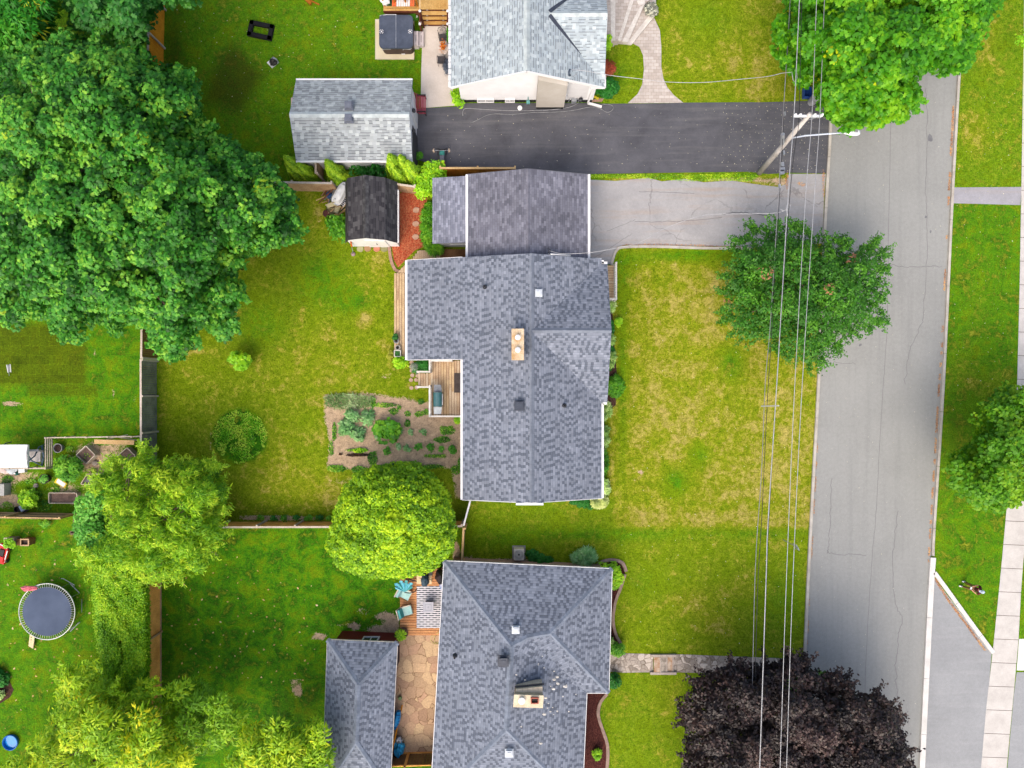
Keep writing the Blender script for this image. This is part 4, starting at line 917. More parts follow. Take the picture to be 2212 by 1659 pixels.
# ------------------------------------------------------------------ black barn-roofed shed
t = thing('shed', 'small white shed with a black barn shaped roof beside the red mulch path', 'shed', W(803, 470))
xl, xR = -10.42, -7.14; xb0, xb1 = -10.05, -7.75; xm = -8.85; y0s, y1s = W(0, 513, 3.0).y, W(0, 378, 3.0).y
prof = [(xl, 1.55), (xb0, 2.45), (xm, 2.98), (xb1, 2.5), (xR, 1.6)]
y0s -= .02
fs = [[(a[0], y0s, a[1]), (a[0], y1s, a[1]), (b[0], y1s, b[1]), (b[0], y0s, b[1])] for a, b in zip(prof[:-1], prof[1:])]
roof(t, [f[::-1] for f in fs], SH_BLACK, th=.08)
ridge_caps(t, [((xm, y0s, 2.98), (xm, y1s, 2.98))], CAP_B, .36)
yw1 = y0s + .12
wl = [(xl + .14, yw1, 1.5), (xb0 + .06, yw1, 2.36), (xm, yw1, 2.88), (xb1 - .06, yw1, 2.41), (xR - .14, yw1, 1.5)]
m = MB()
for y_, o_ in ((yw1, 1), (y1s - .15, -1)):
    P = [(xl + .14, y_, 0)] + [(a, y_, b) for a, _, b in wl] + [(xR - .14, y_, 0)]
    m.add(P, [tuple(range(7)) if o_ < 0 else tuple(range(6, -1, -1))])
for x_ in (xl + .14, xR - .14): m.add([(x_, yw1, 0), (x_, y1s - .15, 0), (x_, y1s - .15, 1.5), (x_, yw1, 1.5)], [(0, 1, 2, 3)])
m.build('wall', SID_W, t)
gutter(t, [(xR + .03, y0s, 1.6), (xR + .03, W(0, 410, 1.6).y, 1.6)], .07, .1, 'white_trim', z=-.04)
m = MB().box((xm + .3, yw1 - .03, .95), (1.3, .05, 1.8)); dd = m.build('door', WHITE, t); MB().box((xm + .3, yw1 - .07, 1.0), (.04, .04, .3)).build('handle', DARKP, dd)

# ------------------------------------------------------------------ south house
t = thing('house', 'slate hipped roof house with a wide stone chimney, at the bottom edge', 'house', W(1110, 1450))
e = 2.7
A_, B_, C_, D_, E_, F_ = W(959, 1212, e), W(1322, 1229, e), W(1315, 1497, e), W(1267.5, 1497, e), W(1257, 1742, e), W(929, 1742, e)
def onpl(u, v, a, b, k, h=4.5):
    d = (b - a).normalized()
    for _ in range(12): p = W(u, v, h); h = a.z + k * abs(d.x * (p.y - a.y) - d.y * (p.x - a.x))
    return W(u, v, h)
R1, R2, R3 = [onpl(u, v, A_, B_, .40) for u, v in ((1105, 1396), (1140, 1377), (1189, 1368))]; R4 = W(1094, 1577, R1.z)
roof(t, [[A_, B_, R3, R2, R1][::-1], [B_, C_, R3][::-1], [C_, D_, R3][::-1], [D_, R2, R3][::-1], [D_, E_, R4, R1][::-1], [D_, R1, R2][::-1], [E_, F_, R4][::-1], [F_, A_, R1, R4][::-1]], SH_SOUTH)
ridge_caps(t, [(A_, R1), (B_, R3), (C_, R3), (R2, R1), (R2, R3), (R1, R4), (E_, R4), (F_, R4)], CAP_S, .34)
ip2 = inset([(p.x, p.y) for p in (A_, B_, C_, D_, E_, F_)], .4); walls(t, [(p.x, p.y, 2.6) for p in ip2], M('tan_brick_wall', A(190, 160, 140), A(170, 140, 122), scale=5))
m = MB()
for a, b in ((A_, B_), (B_, C_), (C_, D_), (D_, E_), (E_, F_), (F_, A_)): 
    m.beam(a + Vector((0, 0, -.08)), b + Vector((0, 0, -.08)), .07, .15)
m.build('eaves_trim', WHITE, t)
# chimney with stepped brick shoulder
ct = 5.35; P = [W(1112, 1501, ct), W(1173, 1503, ct), W(1171, 1528, ct), W(1110, 1526, ct)]; cen = sum(P, Vector()) / 4
ch = MB().prism([(p.x, p.y) for p in P], 3.9, ct - .06).build('chimney', brickmat('pale_stone_brick', A(210, 194, 168), A(190, 172, 146), A(160, 146, 128), .3, .12), t)
m = MB(); Q = [W(1114, 1490, 5.0), W(1172, 1484, 5.0), W(1172, 1505, 5.0), W(1114, 1503, 5.0)]; m.prism([(p.x, p.y) for p in Q], 3.9, 4.95); m.build('shoulder', brickmat('stepped_brick', A(244, 228, 200), A(228, 208, 178), A(190, 176, 152), .3, .07), ch)
MB().prism([((p.x - cen.x) * 1.05 + cen.x, (p.y - cen.y) * 1.08 + cen.y) for p in P], ct - .058, ct + .04).build('cap', M('chimney_cap', A(232, 218, 190), A(214, 196, 164), scale=2, rough=.95), ch)
p = W(1155, 1513, ct + .1); m = MB()
for dx, dy, a, b in ((0, .15, .44, .05), (0, -.15, .44, .05), (.2, 0, .05, .25), (-.2, 0, .05, .25)): m.box(p + Vector((dx, dy, 0)), (a, b, .12))
m.build('clay_flue', M('clay', A(180, 96, 78), A(150, 76, 62)), ch); MB().box(p + Vector((0, 0, -.05)), (.36, .26, .02)).build('flue_opening', M('soot', A(28, 18, 18), A(20, 14, 14)), ch)
MB().lathe(W(1127, 1512, ct + .04), [(.14, 0), (.14, .1), (.2, .12), (.2, .15), (.03, .2)], 14).build('flue_cap', WHITE, ch)
m = MB().beam(Q[0] + Vector((-.05, .06, -.25)), Q[1] + Vector((.1, .06, -.25)), .1, .06); m.build('flashing', M('black_flashing2', A(50, 54, 62)), ch)
roof_vent(t, 1114, 1360, 4.2, .36, M('white_vent', A(216, 224, 232)), hh=.14); roof_vent(t, 1087, 1427, 4.55, .5, M('dark_vent', A(70, 78, 92), A(60, 66, 80), rough=.5), hh=.3)
stack_pipe(t, 983, 1416, 3.6, .07); roof_vent(t, 1100, 1626, 4.3, .38, M('white_vent', A(216, 224, 232)), hh=.14)
for x_, y_, n in ((ip2[1].x + .01, (ip2[1].y + ip2[2].y) / 2, (1, 0)), ((ip2[5].x + ip2[4].x * 0 + ip2[0].x) / 2, (ip2[5].y + ip2[0].y) / 2, (-1, -.055))): window(t, (x_, y_, 1.5), 1.8, 1.2, n, panes=3)
# crumbs of mortar lying on the shingles
m = MB()
for k in range(46):
    u = random.gauss(1190, 38); v = random.gauss(1482, 45)
    if 1110 < u < 1260 and not (1105 < u < 1178 and 1478 < v < 1532) and v > 1432 + (u - 1190) * .9:
        s_ = random.choice([.04, .05, .06, .12]) ; m.blob(W(u, v, 4.75 - abs(u - 1100) * S * .93 * .4 + .06), (s_, s_ * .7, s_ * .4), k, .3, n=6, m=4)
tag(m.build('mortar_crumbs', M('pale_mortar', A(226, 222, 214)), t), kind='stuff')

# ------------------------------------------------------------------ red garage
t = thing('garage', 'dark red garage with a slate hipped roof next to the flagstone patio', 'garage', W(770, 1550))
e = 2.5; A_, B_, C_, D_ = W(707, 1382, e), W(858.5, 1388, e), W(842, 1712, e), W(696, 1712, e); R1, R2 = W(773, 1479, 3.65), W(768, 1605, 3.65)
roof(t, [[A_, B_, R1][::-1], [B_, C_, R2, R1][::-1], [C_, D_, R2][::-1], [D_, A_, R1, R2][::-1]], SH_SOUTH)
ridge_caps(t, [(A_, R1), (B_, R1), (R1, R2), (C_, R2), (D_, R2)], CAP_S, .34)
ip3 = inset([(p.x, p.y) for p in (A_, B_, C_, D_)], .3); walls(t, [(p.x, p.y, 2.4) for p in ip3], SID_R)
m = MB()
for a, b in ((A_, B_), (B_, C_), (C_, D_), (D_, A_)): m.beam(a + Vector((0, 0, -.08)), b + Vector((0, 0, -.08)), .05, .14)
m.build('eaves_trim', M('trim_cream', A(226, 220, 212)), t)
n_ = Vector((ip3[0].y - ip3[1].y, ip3[1].x - ip3[0].x)); window(t, (ip3[0].x * .42 + ip3[1].x * .58, (ip3[0].y + ip3[1].y) / 2 + .0, 1.45), .9, .75, (0, 1), panes=2)
MB().box((ip3[1].x + .0, ip3[1].y - 1.3, 1.05), (.08, 1.0, 2.05)).build('door', M('grey_red_door', A(70, 56, 66)), t)
# ================================================================== trees, hedges, shrubs
def FA(r, g, b):
    c = srgb(r, g, b); return (min(.8, c[0] * KA * 1.1), min(.8, c[1] * KA * 1.1), min(.8, c[2] * KA * .85))
def FB(r, g, b):
    c = srgb(r, g, b); return (min(.8, c[0] * KA * 1.32), min(.8, c[1] * KA * 1.28), min(.8, c[2] * KA * 1.0))
F_MAPLE = foliage('maple_leaf', FA(28, 86, 18), FA(66, 152, 40), FA(132, 202, 66), FA(170, 205, 40), trans=.3)
F_MAPLE2 = foliage('deep_maple_leaf', FA(20, 74, 20), FA(46, 124, 38), FA(90, 160, 56), FA(150, 190, 40), trans=.25)
F_BRIGHT = foliage('bright_maple_leaf', FA(34, 108, 6), FA(84, 166, 10), FA(136, 204, 24), FA(214, 228, 20), trans=.35)
F_BRIGHT2 = foliage('lime_maple_leaf', FA(36, 104, 8), FA(96, 162, 14), FA(156, 200, 30), FA(204, 220, 20), trans=.35)
F_ASH = foliage('ash_leaf', FA(18, 100, 20), FA(50, 150, 20), FA(110, 190, 30), FA(190, 200, 20), trans=.3)
F_CRAB = foliage('crab_leaf', FB(22, 66, 8), FB(52, 116, 18), FB(98, 162, 36), FA(170, 120, 96), trans=.2)
F_GLOBE = foliage('globe_leaf', FB(66, 118, 4), FB(132, 186, 8), FB(190, 226, 26), FB(210, 232, 40), trans=.3)
F_WILLOW = foliage('willow_leaf', FB(74, 134, 8), FB(142, 196, 24), FB(204, 232, 60), FB(214, 226, 90), trans=.3)
F_LOCUST = foliage('locust_leaf', FB(80, 134, 8), FB(148, 198, 14), FB(204, 224, 24), FB(236, 234, 24), trans=.3)
F_PURPLE = foliage('purple_leaf', FA(18, 10, 14), FA(40, 27, 31), FA(84, 62, 66), FA(70, 120, 30), trans=.12, rough=.45)
F_CEDAR = foliage('cedar_leaf', FB(66, 116, 6), FB(136, 186, 24), FB(186, 222, 50), FB(190, 215, 60), trans=.2)
F_HEDGE = foliage('hedge_leaf', FB(50, 104, 4), FB(128, 190, 16), FB(196, 230, 46), FB(200, 235, 60), trans=.2)
F_CATALPA = foliage('broad_leaf', FB(36, 104, 18), FB(84, 164, 46), FB(146, 210, 96), FB(160, 215, 130), trans=.25)
F_SHRUB = foliage('shrub_leaf', FB(30, 92, 14), FB(80, 156, 24), FB(140, 196, 50), FB(200, 220, 110), trans=.25)
F_LIME = foliage('lime_leaf', FB(70, 140, 10), FB(140, 205, 20), FB(196, 232, 40), FB(220, 240, 90), trans=.25)
F_DKSH = foliage('dark_shrub_leaf', FB(14, 70, 16), FB(26, 112, 26), FB(60, 146, 46), FB(90, 160, 60), trans=.2)
F_HOSTA = foliage('hosta_leaf', FB(70, 140, 40), FB(160, 204, 110), FB(236, 246, 206), FB(240, 244, 220), trans=.2)
F_RED = foliage('red_leaf', FA(120, 40, 30), FA(176, 74, 56), FA(206, 116, 84), FA(206, 116, 84), trans=.2)
F_BLUE = foliage('blue_leaf', FB(60, 124, 60), FB(120, 178, 116), FB(184, 218, 176), FB(200, 220, 200), trans=.15)
F_SILV = foliage('silver_leaf', FA(40, 44, 46), FA(130, 134, 138), FA(236, 238, 240), FA(250, 250, 250), trans=.1)

# big maple of the west yard
P = [(-60, 90), (10, 96), (60, 90), (90, 74), (130, 72), (170, 62), (200, 78), (232, 84), (262, 88), (298, 96), (318, 122), (352, 150), (396, 148), (430, 178), (432, 228), (420, 258), (455, 268), (462, 296),
     (500, 300), (525, 330), (560, 340), (592, 372), (616, 405), (640, 440), (628, 468), (655, 486), (640, 508), (622, 524), (575, 530), (520, 558), (508, 602), (528, 640), (505, 660), (508, 706), (488, 742), (462, 720), (440, 700),
     (418, 712), (425, 744), (395, 768), (362, 778), (330, 742), (322, 700), (296, 706), (262, 700), (250, 728), (228, 700), (180, 692), (176, 746), (142, 732), (118, 716), (110, 690), (60, 680), (30, 712), (0, 690), (-60, 690)]
tree('maple_tree', 'huge dark green maple whose crown fills the upper left of the picture', 'tree', P, 5.2, 11.5, F_MAPLE, (230, 430), .42, 40, kind='maple', clump=.42, leaf=.22, per=34, lump=1.5, lumpamp=1.5, layers=3, tint=(-.1, 1.05), drop=1.2, fullness=.7, accent=.006, gap=.48, inset=.5, up=.6, sprig=60, sprl=.5)
P = [(-60, -80), (425, -80), (424, 14), (404, 22), (385, 4), (345, 6), (332, 26), (330, 56), (308, 64), (308, 84), (296, 104), (268, 92), (240, 82), (225, 60), (200, 70), (155, 62), (150, 30), (140, -10), (60, -10)]
tree('maple_tree', 'dark maple at the top edge overhanging the orange stained fence', 'tree', [(x, y) for x, y in P if x > 120 or y < -20], 4.5, 9.0, F_MAPLE2, (250, -20), .3, 16, kind='maple', clump=.52, leaf=.25, per=44, lump=2.0, lumpamp=1.4, layers=3, gap=.42, fullness=.7, inset=.5)
P = [(-60, -40), (60, -60), (118, -20), (126, 30), (108, 52), (118, 88), (60, 104), (0, 110), (-60, 110)]
tree('ash_tree', 'light green tree with narrow leaflets in the top left corner', 'tree', P, 4.0, 7.8, F_ASH, (20, 30), .22, 12, kind='spray', clump=.6, leaf=.34, per=90, lump=1.8, lumpamp=1.2, layers=3, asp=.3, gap=.25, accent=.05)
# street maple
P = [(1700, -80), (2170, -80), (2160, 20), (2130, 42), (2122, 84), (2098, 98), (2094, 140), (2060, 150), (2012, 160), (1985, 160), (1972, 190), (1986, 206), (1984, 222), (1965, 244), (1936, 258), (1918, 254), (1880, 272), (1850, 270), (1846, 276), (1802, 276), (1808, 254),
     (1776, 244), (1772, 220), (1766, 190), (1768, 160), (1742, 180), (1712, 172), (1704, 140), (1694, 118), (1676, 112), (1690, 96), (1678, 50), (1700, 30)]
tree('maple_tree', 'bright green street maple hanging over the road at the top right', 'tree', P, 4.6, 9.5, F_BRIGHT, (1850, 60), .36, 26, kind='maple', clump=.54, leaf=.27, per=44, lump=2.0, lumpamp=1.5, layers=3, gap=.42, sprig=40, sprl=.5, accent=.02, fullness=.75, inset=.5, tint=(0, 1))
# dark small-leaved tree at the kerb
P = [(1580, 545), (1592, 520), (1606, 512), (1622, 520), (1625, 492), (1645, 500), (1668, 480), (1700, 492), (1718, 486), (1740, 496), (1756, 512), (1790, 528), (1800, 514), (1822, 512), (1828, 528), (1860, 540), (1885, 535), (1896, 518), (1912, 536), (1905, 560), (1902, 582),
     (1912, 584), (1900, 610), (1906, 640), (1890, 660), (1918, 690), (1896, 698), (1870, 706), (1850, 722), (1820, 732), (1805, 765), (1782, 780), (1756, 792), (1722, 790), (1708, 770), (1690, 760), (1660, 745), (1600, 744), (1575, 720), (1572, 690), (1560, 640), (1556, 610)]
tree('crab_apple_tree', 'dark green small leaved tree at the kerb between front lawn and road', 'tree', P, 2.6, 6.2, F_CRAB, (1730, 650), .2, 36, kind='plain', clump=.42, leaf=.19, per=56, lump=1.2, lumpamp=1.1, layers=3, drop=.8, gap=.55, accent=.004, fullness=.8, inset=2.0, asp=.45, sprig=150, sprl=.6, up=.6)
# east tree
P = [(2290, 840), (2200, 842), (2175, 840), (2150, 848), (2142, 868), (2122, 880), (2128, 900), (2110, 918), (2116, 930), (2098, 965), (2062, 990), (2046, 1010), (2048, 1028), (2068, 1058), (2090, 1076), (2110, 1092), (2150, 1104), (2175, 1092), (2212, 1082), (2300, 1090)]
tree('maple_tree', 'rounded light green tree at the right edge over the pavement', 'tree', P, 3.2, 7.0, F_BRIGHT2, (2200, 970), .24, 20, kind='plain', clump=.48, leaf=.22, per=60, lump=1.7, lumpamp=1.3, layers=3, gap=.4, asp=.8, sprig=20, sprl=.4)
# purple tree
P = [(1510, 1470), (1532, 1465), (1560, 1445), (1598, 1422), (1640, 1440), (1665, 1430), (1700, 1428), (1716, 1420), (1742, 1430), (1772, 1452), (1806, 1452), (1826, 1470), (1836, 1500), (1868, 1502), (1890, 1490), (1902, 1508), (1928, 1530), (1938, 1550),
     (1948, 1575), (1948, 1600), (1966, 1640), (1980, 1700), (1960, 1860), (1500, 1860), (1466, 1700), (1480, 1640), (1478, 1610), (1482, 1580), (1475, 1550), (1476, 1525), (1492, 1500)]
tree('purple_leaved_tree', 'dark purple leaved tree at the bottom right beside the road', 'tree', P, 3.6, 7.6, F_PURPLE, (1720, 1640), .3, 26, kind='plain', clump=.45, leaf=.19, per=62, lump=1.7, lumpamp=1.3, layers=3, gap=.38, asp=.6, accent=.003, sprig=50, sprl=.9, tint=(-.05, 1.0))
# globe-shaped tree
P = [(715, 1140), (722, 1105), (740, 1060), (770, 1022), (810, 1004), (860, 998), (906, 1002), (940, 1030), (966, 1060), (982, 1110), (986, 1150), (976, 1190), (955, 1215), (925, 1236), (885, 1246), (840, 1250), (780, 1246), (735, 1228), (708, 1200), (704, 1172)]
t_ = tree('globe_tree', 'dense yellow green tree clipped into a round ball beside the south deck', 'tree', P, 2.2, 6.4, F_GLOBE, (850, 1120), .24, 12, kind='plain', clump=.24, leaf=.15, per=40, lump=1.3, lumpamp=.42, layers=2, drop=.4, gap=.12, tint=(0, 1.0), asp=.75, fullness=1.0, inset=.7, up=.5)
# corkscrew willow
P = [(205, 1042), (222, 1010), (240, 1000), (250, 992), (300, 985), (308, 962), (325, 968), (350, 1000), (400, 986), (450, 998), (470, 1010), (482, 1048), (495, 1080), (482, 1102), (478, 1140), (490, 1150), (460, 1180), (442, 1210), (430, 1240), (370, 1246), (320, 1256), (250, 1250),
     (196, 1230), (165, 1195), (185, 1180), (205, 1150), (208, 1100), (200, 1070)]
tree('corkscrew_willow_tree', 'yellow green willow with twisted twigs where the back fences meet', 'tree', P, 3.0, 7.4, F_WILLOW, (320, 1130), .24, 30, kind='strand', clump=.4, leaf=.3, per=46, lump=1.3, lumpamp=1.5, layers=3, gap=.55, tint=(-.15, 1.0), asp=.2, up=.55, inset=.8, sprig=80, sprl=.6)
P = [(162, 1090), (172, 1070), (200, 1062), (225, 1050), (240, 1080), (236, 1130), (224, 1180), (212, 1205), (180, 1204), (163, 1170), (166, 1120)]
tree('lilac_tree', 'blue green broad leaved bush at the left side of the twisted willow', 'tree', P, 2.0, 4.2, F_CATALPA, (195, 1140), .12, 10, kind='plain', clump=.4, leaf=.2, per=50, lump=1.0, lumpamp=.5, layers=2, asp=.7)
# yellow locusts at the bottom edge
P = [(-40, 1668), (20, 1650), (62, 1636), (86, 1585), (120, 1545), (128, 1500), (122, 1462), (150, 1445), (175, 1438), (200, 1436), (225, 1470), (260, 1500), (300, 1450), (330, 1478), (345, 1500), (348, 1560), (420, 1600), (420, 1720), (-40, 1720)]
tree('honey_locust_tree', 'yellow feathery tree in the bottom left corner', 'tree', P, 3.8, 8.0, F_LOCUST, (150, 1640), .26, 24, kind='spray', clump=.6, leaf=.34, per=70, lump=1.7, lumpamp=1.4, layers=3, gap=.55, asp=.28, sprig=30, sprl=.6, accent=.04, inset=1.0, tint=(.1, 1.0), drop=1.4)
P = [(345, 1500), (352, 1470), (390, 1468), (425, 1468), (450, 1480), (480, 1488), (515, 1510), (535, 1530), (530, 1560), (520, 1600), (480, 1625), (430, 1620), (370, 1590), (352, 1550)]
tree('honey_locust_tree', 'olive green feathery tree just right of the bottom brown fence', 'tree', P, 2.6, 5.6, foliage('locust_leaf_green', FB(66, 122, 6), FB(126, 182, 14), FB(180, 212, 24), FB(210, 220, 30), trans=.3), (440, 1545), .16, 16, kind='spray', clump=.55, leaf=.32, per=70, lump=1.3, lumpamp=.9, layers=2, gap=.35, asp=.28, inset=1.0)
P = [(520, 1600), (532, 1560), (560, 1560), (580, 1538), (612, 1520), (628, 1560), (645, 1570), (670, 1555), (700, 1548), (716, 1580), (722, 1620), (730, 1720), (480, 1720), (500, 1620)]
tree('honey_locust_tree', 'yellow feathery tree touching the red garage roof at the bottom', 'tree', P, 3.4, 6.4, F_LOCUST, (600, 1650), .2, 18, kind='spray', clump=.55, leaf=.34, per=70, lump=1.5, lumpamp=1.1, layers=2, gap=.35, asp=.28, accent=.04, inset=1.0, tint=(.05, 1.0))
# right edge twig
P = [(2190, 70), (2225, 60), (2240, 90), (2225, 110), (2196, 96)]
tree('young_tree', 'sprig of a young yellow green tree at the far right edge near the top', 'tree', P, 1.6, 2.6, F_LIME, (2216, 84), .05, 4, kind='plain', clump=.3, leaf=.16, per=30, lump=.6, lumpamp=.2, layers=1, asp=.5)
tree('maple_sapling', 'lone bright lime maple sapling in the middle of the back lawn', 'sapling', circle(518, 776, 17, 10, .15), .6, 1.4, F_LIME, (518, 778), .03, 5, kind='maple', clump=.22, leaf=.34, per=14, lump=.5, lumpamp=.2, layers=1, inset=.2)

# clipped cedar hedge: level top and leafy sides
t_ = thing('cedar_hedge', 'long clipped green cedar hedge along the brown back fence', 'hedge', W(265, 1400))
P = [(202, 1238), (230, 1228), (262, 1230), (295, 1240), (318, 1262), (320, 1330), (320, 1420), (318, 1480), (316, 1560), (296, 1600), (240, 1600), (226, 1520), (222, 1450), (208, 1370), (203, 1300)]
def hedge():
    V = []; F = []; TT = []; nb = 0
    Ps = sample_poly(P, 2.1); d = dist_poly(Ps, P); h = 2.6 * np.clip((d / 9) ** .35, .6, 1) + rng.normal(0, .09, len(Ps)) + .16 * np.sin(Ps[:, 0] * .13) * np.sin(Ps[:, 1] * .09)
    h = np.where((np.abs(Ps[:, 0] - 262 - (Ps[:, 1] - 1400) * .05) < 6) & (Ps[:, 1] > 1380) & (Ps[:, 1] < 1440), h * .7, h)
    C = Wn(Ps[:, 0], Ps[:, 1], h); n = 22
    pos = np.repeat(C, n, 0) + rng.normal(size=(len(C) * n, 3)) * [.07, .07, .05]
    nr = np.tile([0, 0, .8], (len(pos), 1)) + rng.normal(size=pos.shape) * .45
    # leafy sides
    E = np.array([P[i] for i in range(len(P))] + [P[0]], float); S_ = []
    for a, b in zip(E[:-1], E[1:]):
        k = int(np.hypot(*(b - a)) * 10); f = rng.random(k)[:, None]; S_.append(np.hstack([a + (b - a) * f, rng.uniform(.05, 2.2, (k, 1))]))
    S_ = np.concatenate(S_); ps = Wn(S_[:, 0], S_[:, 1], S_[:, 2]); pos = np.concatenate([pos, ps + rng.normal(size=ps.shape) * .06])
    c0 = Wn(np.array([262.]), np.array([1400.]), np.array([1.]))[0]; o = ps - c0; o[:, 2] = .3; o[:, 1] *= .1; nr = np.concatenate([nr, o / np.linalg.norm(o, axis=1, keepdims=True) + rng.normal(size=ps.shape) * .3])
    nr /= np.linalg.norm(nr, axis=1, keepdims=True); Ls = .12 * rng.uniform(.7, 1.3, len(pos)); v, f = leaf_quads(pos, nr, Ls, Ls * .55, droop=.1)
    big = np.array([mnoise.noise(Vector(p) * .7) for p in pos[::n]]); tt = .5 + np.repeat(big, n)[:len(pos)] * .35 + rng.normal(0, .15, len(pos)) if len(big) * n >= len(pos) else .5 + rng.normal(0, .2, len(pos))
    arr_mesh('foliage', v, f, F_HEDGE, t_, tt)
    wood(t_, W(262, 1400), C[::60], 2.2, .08, 24)
hedge()

# leaning pyramids of young cedars
def cedar(u, v, h, r, label, du=0, dv=0):
    t_ = thing('cedar_tree', label, 'cedar', W(u, v), 'young cedars along the north boundary')
    n = int(2600 * h * r); z = rng.random(n) ** 1.3 * h; a = rng.uniform(0, 2 * np.pi, n)
    rr = r * (1 - z / h) ** .75 * rng.uniform(.75, 1.0, n) * (1 + .15 * np.sin(a * 5 + z * 4)); b = np.array(W(u, v))
    ax = np.array([du, dv, 0])[None, :] * (z / h)[:, None]
    pos = b + ax + np.stack([rr * np.cos(a), rr * np.sin(a), z + .05], 1); nr = np.stack([np.cos(a) * .6, np.sin(a) * .6, np.full(n, .65)], 1) + rng.normal(size=(n, 3)) * .3
    nr /= np.linalg.norm(nr, axis=1, keepdims=True); tg = np.stack([np.cos(a) * .5, np.sin(a) * .5, np.ones(n)], 1); Ls = .17 * rng.uniform(.7, 1.3, n)
    vv, f = leaf_quads(pos, nr, Ls, Ls * .5, tg, droop=-.1); arr_mesh('crown', vv, f, F_CEDAR, t_, .5 + .2 * np.sin(a * 4 + z * 3) + rng.normal(0, .15, n))
    MB().tube([W(u, v), W(u, v) + Vector((du * .6, dv * .6, h * .6))], [.05, .02], 8).build('trunk', BARK, t_, smooth=True)
for a in [(652, 376, 3.3, .72, 'olive cedar just below the west end of the grey garage'), (672, 383, 2.6, .6, 'short cedar left of the grey fence stub'), (735, 385, 3.4, .7, 'tall lone cedar between the grey fence stub and the black shed'),
          (863, 376, 3.6, .78, 'leftmost cedar of the thick row by the shed corner'), (883, 376, 3.4, .72, 'cedar in the middle of the thick row behind the shed'), (897, 385, 3.2, .7, 'cedar at the right of the thick row next to the lime bush'), (868, 392, 2.6, .62, 'low cedar at the front of the thick row')]: cedar(*a)

def shrub(name, label, cat, poly, hb, ht, mat, group=None, **kw):
    u = sum(p[0] for p in poly) / len(poly); v = sum(p[1] for p in poly) / len(poly)
    t_ = thing(name, label, cat, W(u, v), group)
    k = dict(kind='plain', clump=.22, leaf=.13, per=45, lump=.7, lumpamp=.25, layers=2, drop=.25, asp=.6, inset=.3, fullness=.7); k.update(kw)
    o, pts = crown(t_, mat, poly, hb, ht, name='foliage', **k)
    m = MB()
    for i in range(5):
        q_ = Vector(pts[int(rng.integers(len(pts)))]); q_.z = max(.1, q_.z - .05); m.tube([W(u, v), W(u, v).lerp(q_, .5) + Vector((0, 0, .05)), q_], [.02, .015, .008], 5)
    m.build('stems', BARK, t_); return t_
shrub('leafy_bush', 'lime round leaved bush at the right end of the cedar row', 'bush', [(905, 372), (925, 350), (950, 348), (962, 362), (954, 390), (935, 412), (915, 428), (900, 420), (890, 400)], .6, 1.7, F_LIME, leaf=.2, per=30, clump=.3)
shrub('undergrowth_bush', 'dark green undergrowth between the garage and the black shed', 'bush', [(765, 362), (800, 356), (830, 362), (836, 380), (790, 378), (762, 376), (745, 372)], .3, .9, F_DKSH, leaf=.2, per=30, clump=.3)
shrub('grassy_plant', 'tall green grassy plants along the left wall of the lean-to', 'plant', [(923, 440), (934, 440), (934, 525), (950, 530), (952, 543), (935, 545), (920, 532), (914, 500), (914, 470)], .3, .8, F_SHRUB, kind='strand', leaf=.5, asp=.12, per=60)
shrub('leafy_bush', 'glossy green bush growing at the left side of the black shed', 'bush', [(712, 468), (735, 466), (748, 475), (745, 510), (738, 522), (722, 514), (710, 495), (706, 480)], .4, 1.1, F_SHRUB, leaf=.2, per=30, clump=.28)
shrub('round_bush', 'dark green round bush at the corner of the north house by the driveway', 'bush', circle(1306, 187, 26, 12, .06, 22), .4, 1.1, F_DKSH, leaf=.16, per=60)
shrub('red_bush', 'feathery rust red bush beside the north house wall', 'bush', circle(1314, 148, 13, 10, .08, 15), .35, .9, F_RED, kind='strand', leaf=.28, asp=.12, per=60, clump=.2)
shrub('lime_bush', 'lime green bush tucked between the north house and the stone steps', 'bush', [(1306, 76), (1318, 76), (1320, 95), (1312, 112), (1306, 110)], .3, .8, F_LIME, leaf=.16, clump=.18)
shrub('silver_plant', 'black and white silvery plant beside the stone front steps', 'plant', circle(1407, 20, 13, 10, .1, 14), .25, .6, F_SILV, leaf=.16, per=34, clump=.18, tint=(0, 1.1))
shrub('variegated_plant', 'pale leaved plant at the southwest corner of the north house', 'plant', [(975, 195), (990, 195), (998, 222), (994, 233), (982, 222)], .2, .6, F_LIME, leaf=.26, asp=.35, per=22, clump=.2)
shrub('leafy_plant', 'small leafy plant between hot tub and wooden stairs', 'plant', circle(891, 34, 10, 8, .1, 7), .2, .5, F_SHRUB, leaf=.18, clump=.16)
shrub('blue_flower_plant', 'blue grey lavender plant by the wall of the north house', 'plant', circle(966, 143, 6, 8, .1, 15), .2, .5, foliage('lavender_leaf', FA(50, 60, 90), FA(84, 96, 130), FA(130, 140, 170), trans=.1), kind='strand', leaf=.3, asp=.12, clump=.15)
shrub('ivy_plant', 'climbing green plant under the east gutter by the wooden steps', 'plant', [(967, 58), (972, 58), (973, 90), (968, 90)], .2, .8, F_SHRUB, leaf=.14, clump=.12)
shrub('leafy_plant', 'small green plant at the east foot of the grey garage', 'plant', circle(904, 336, 8, 8, .1), .2, .5, F_SHRUB, leaf=.14, clump=.16)
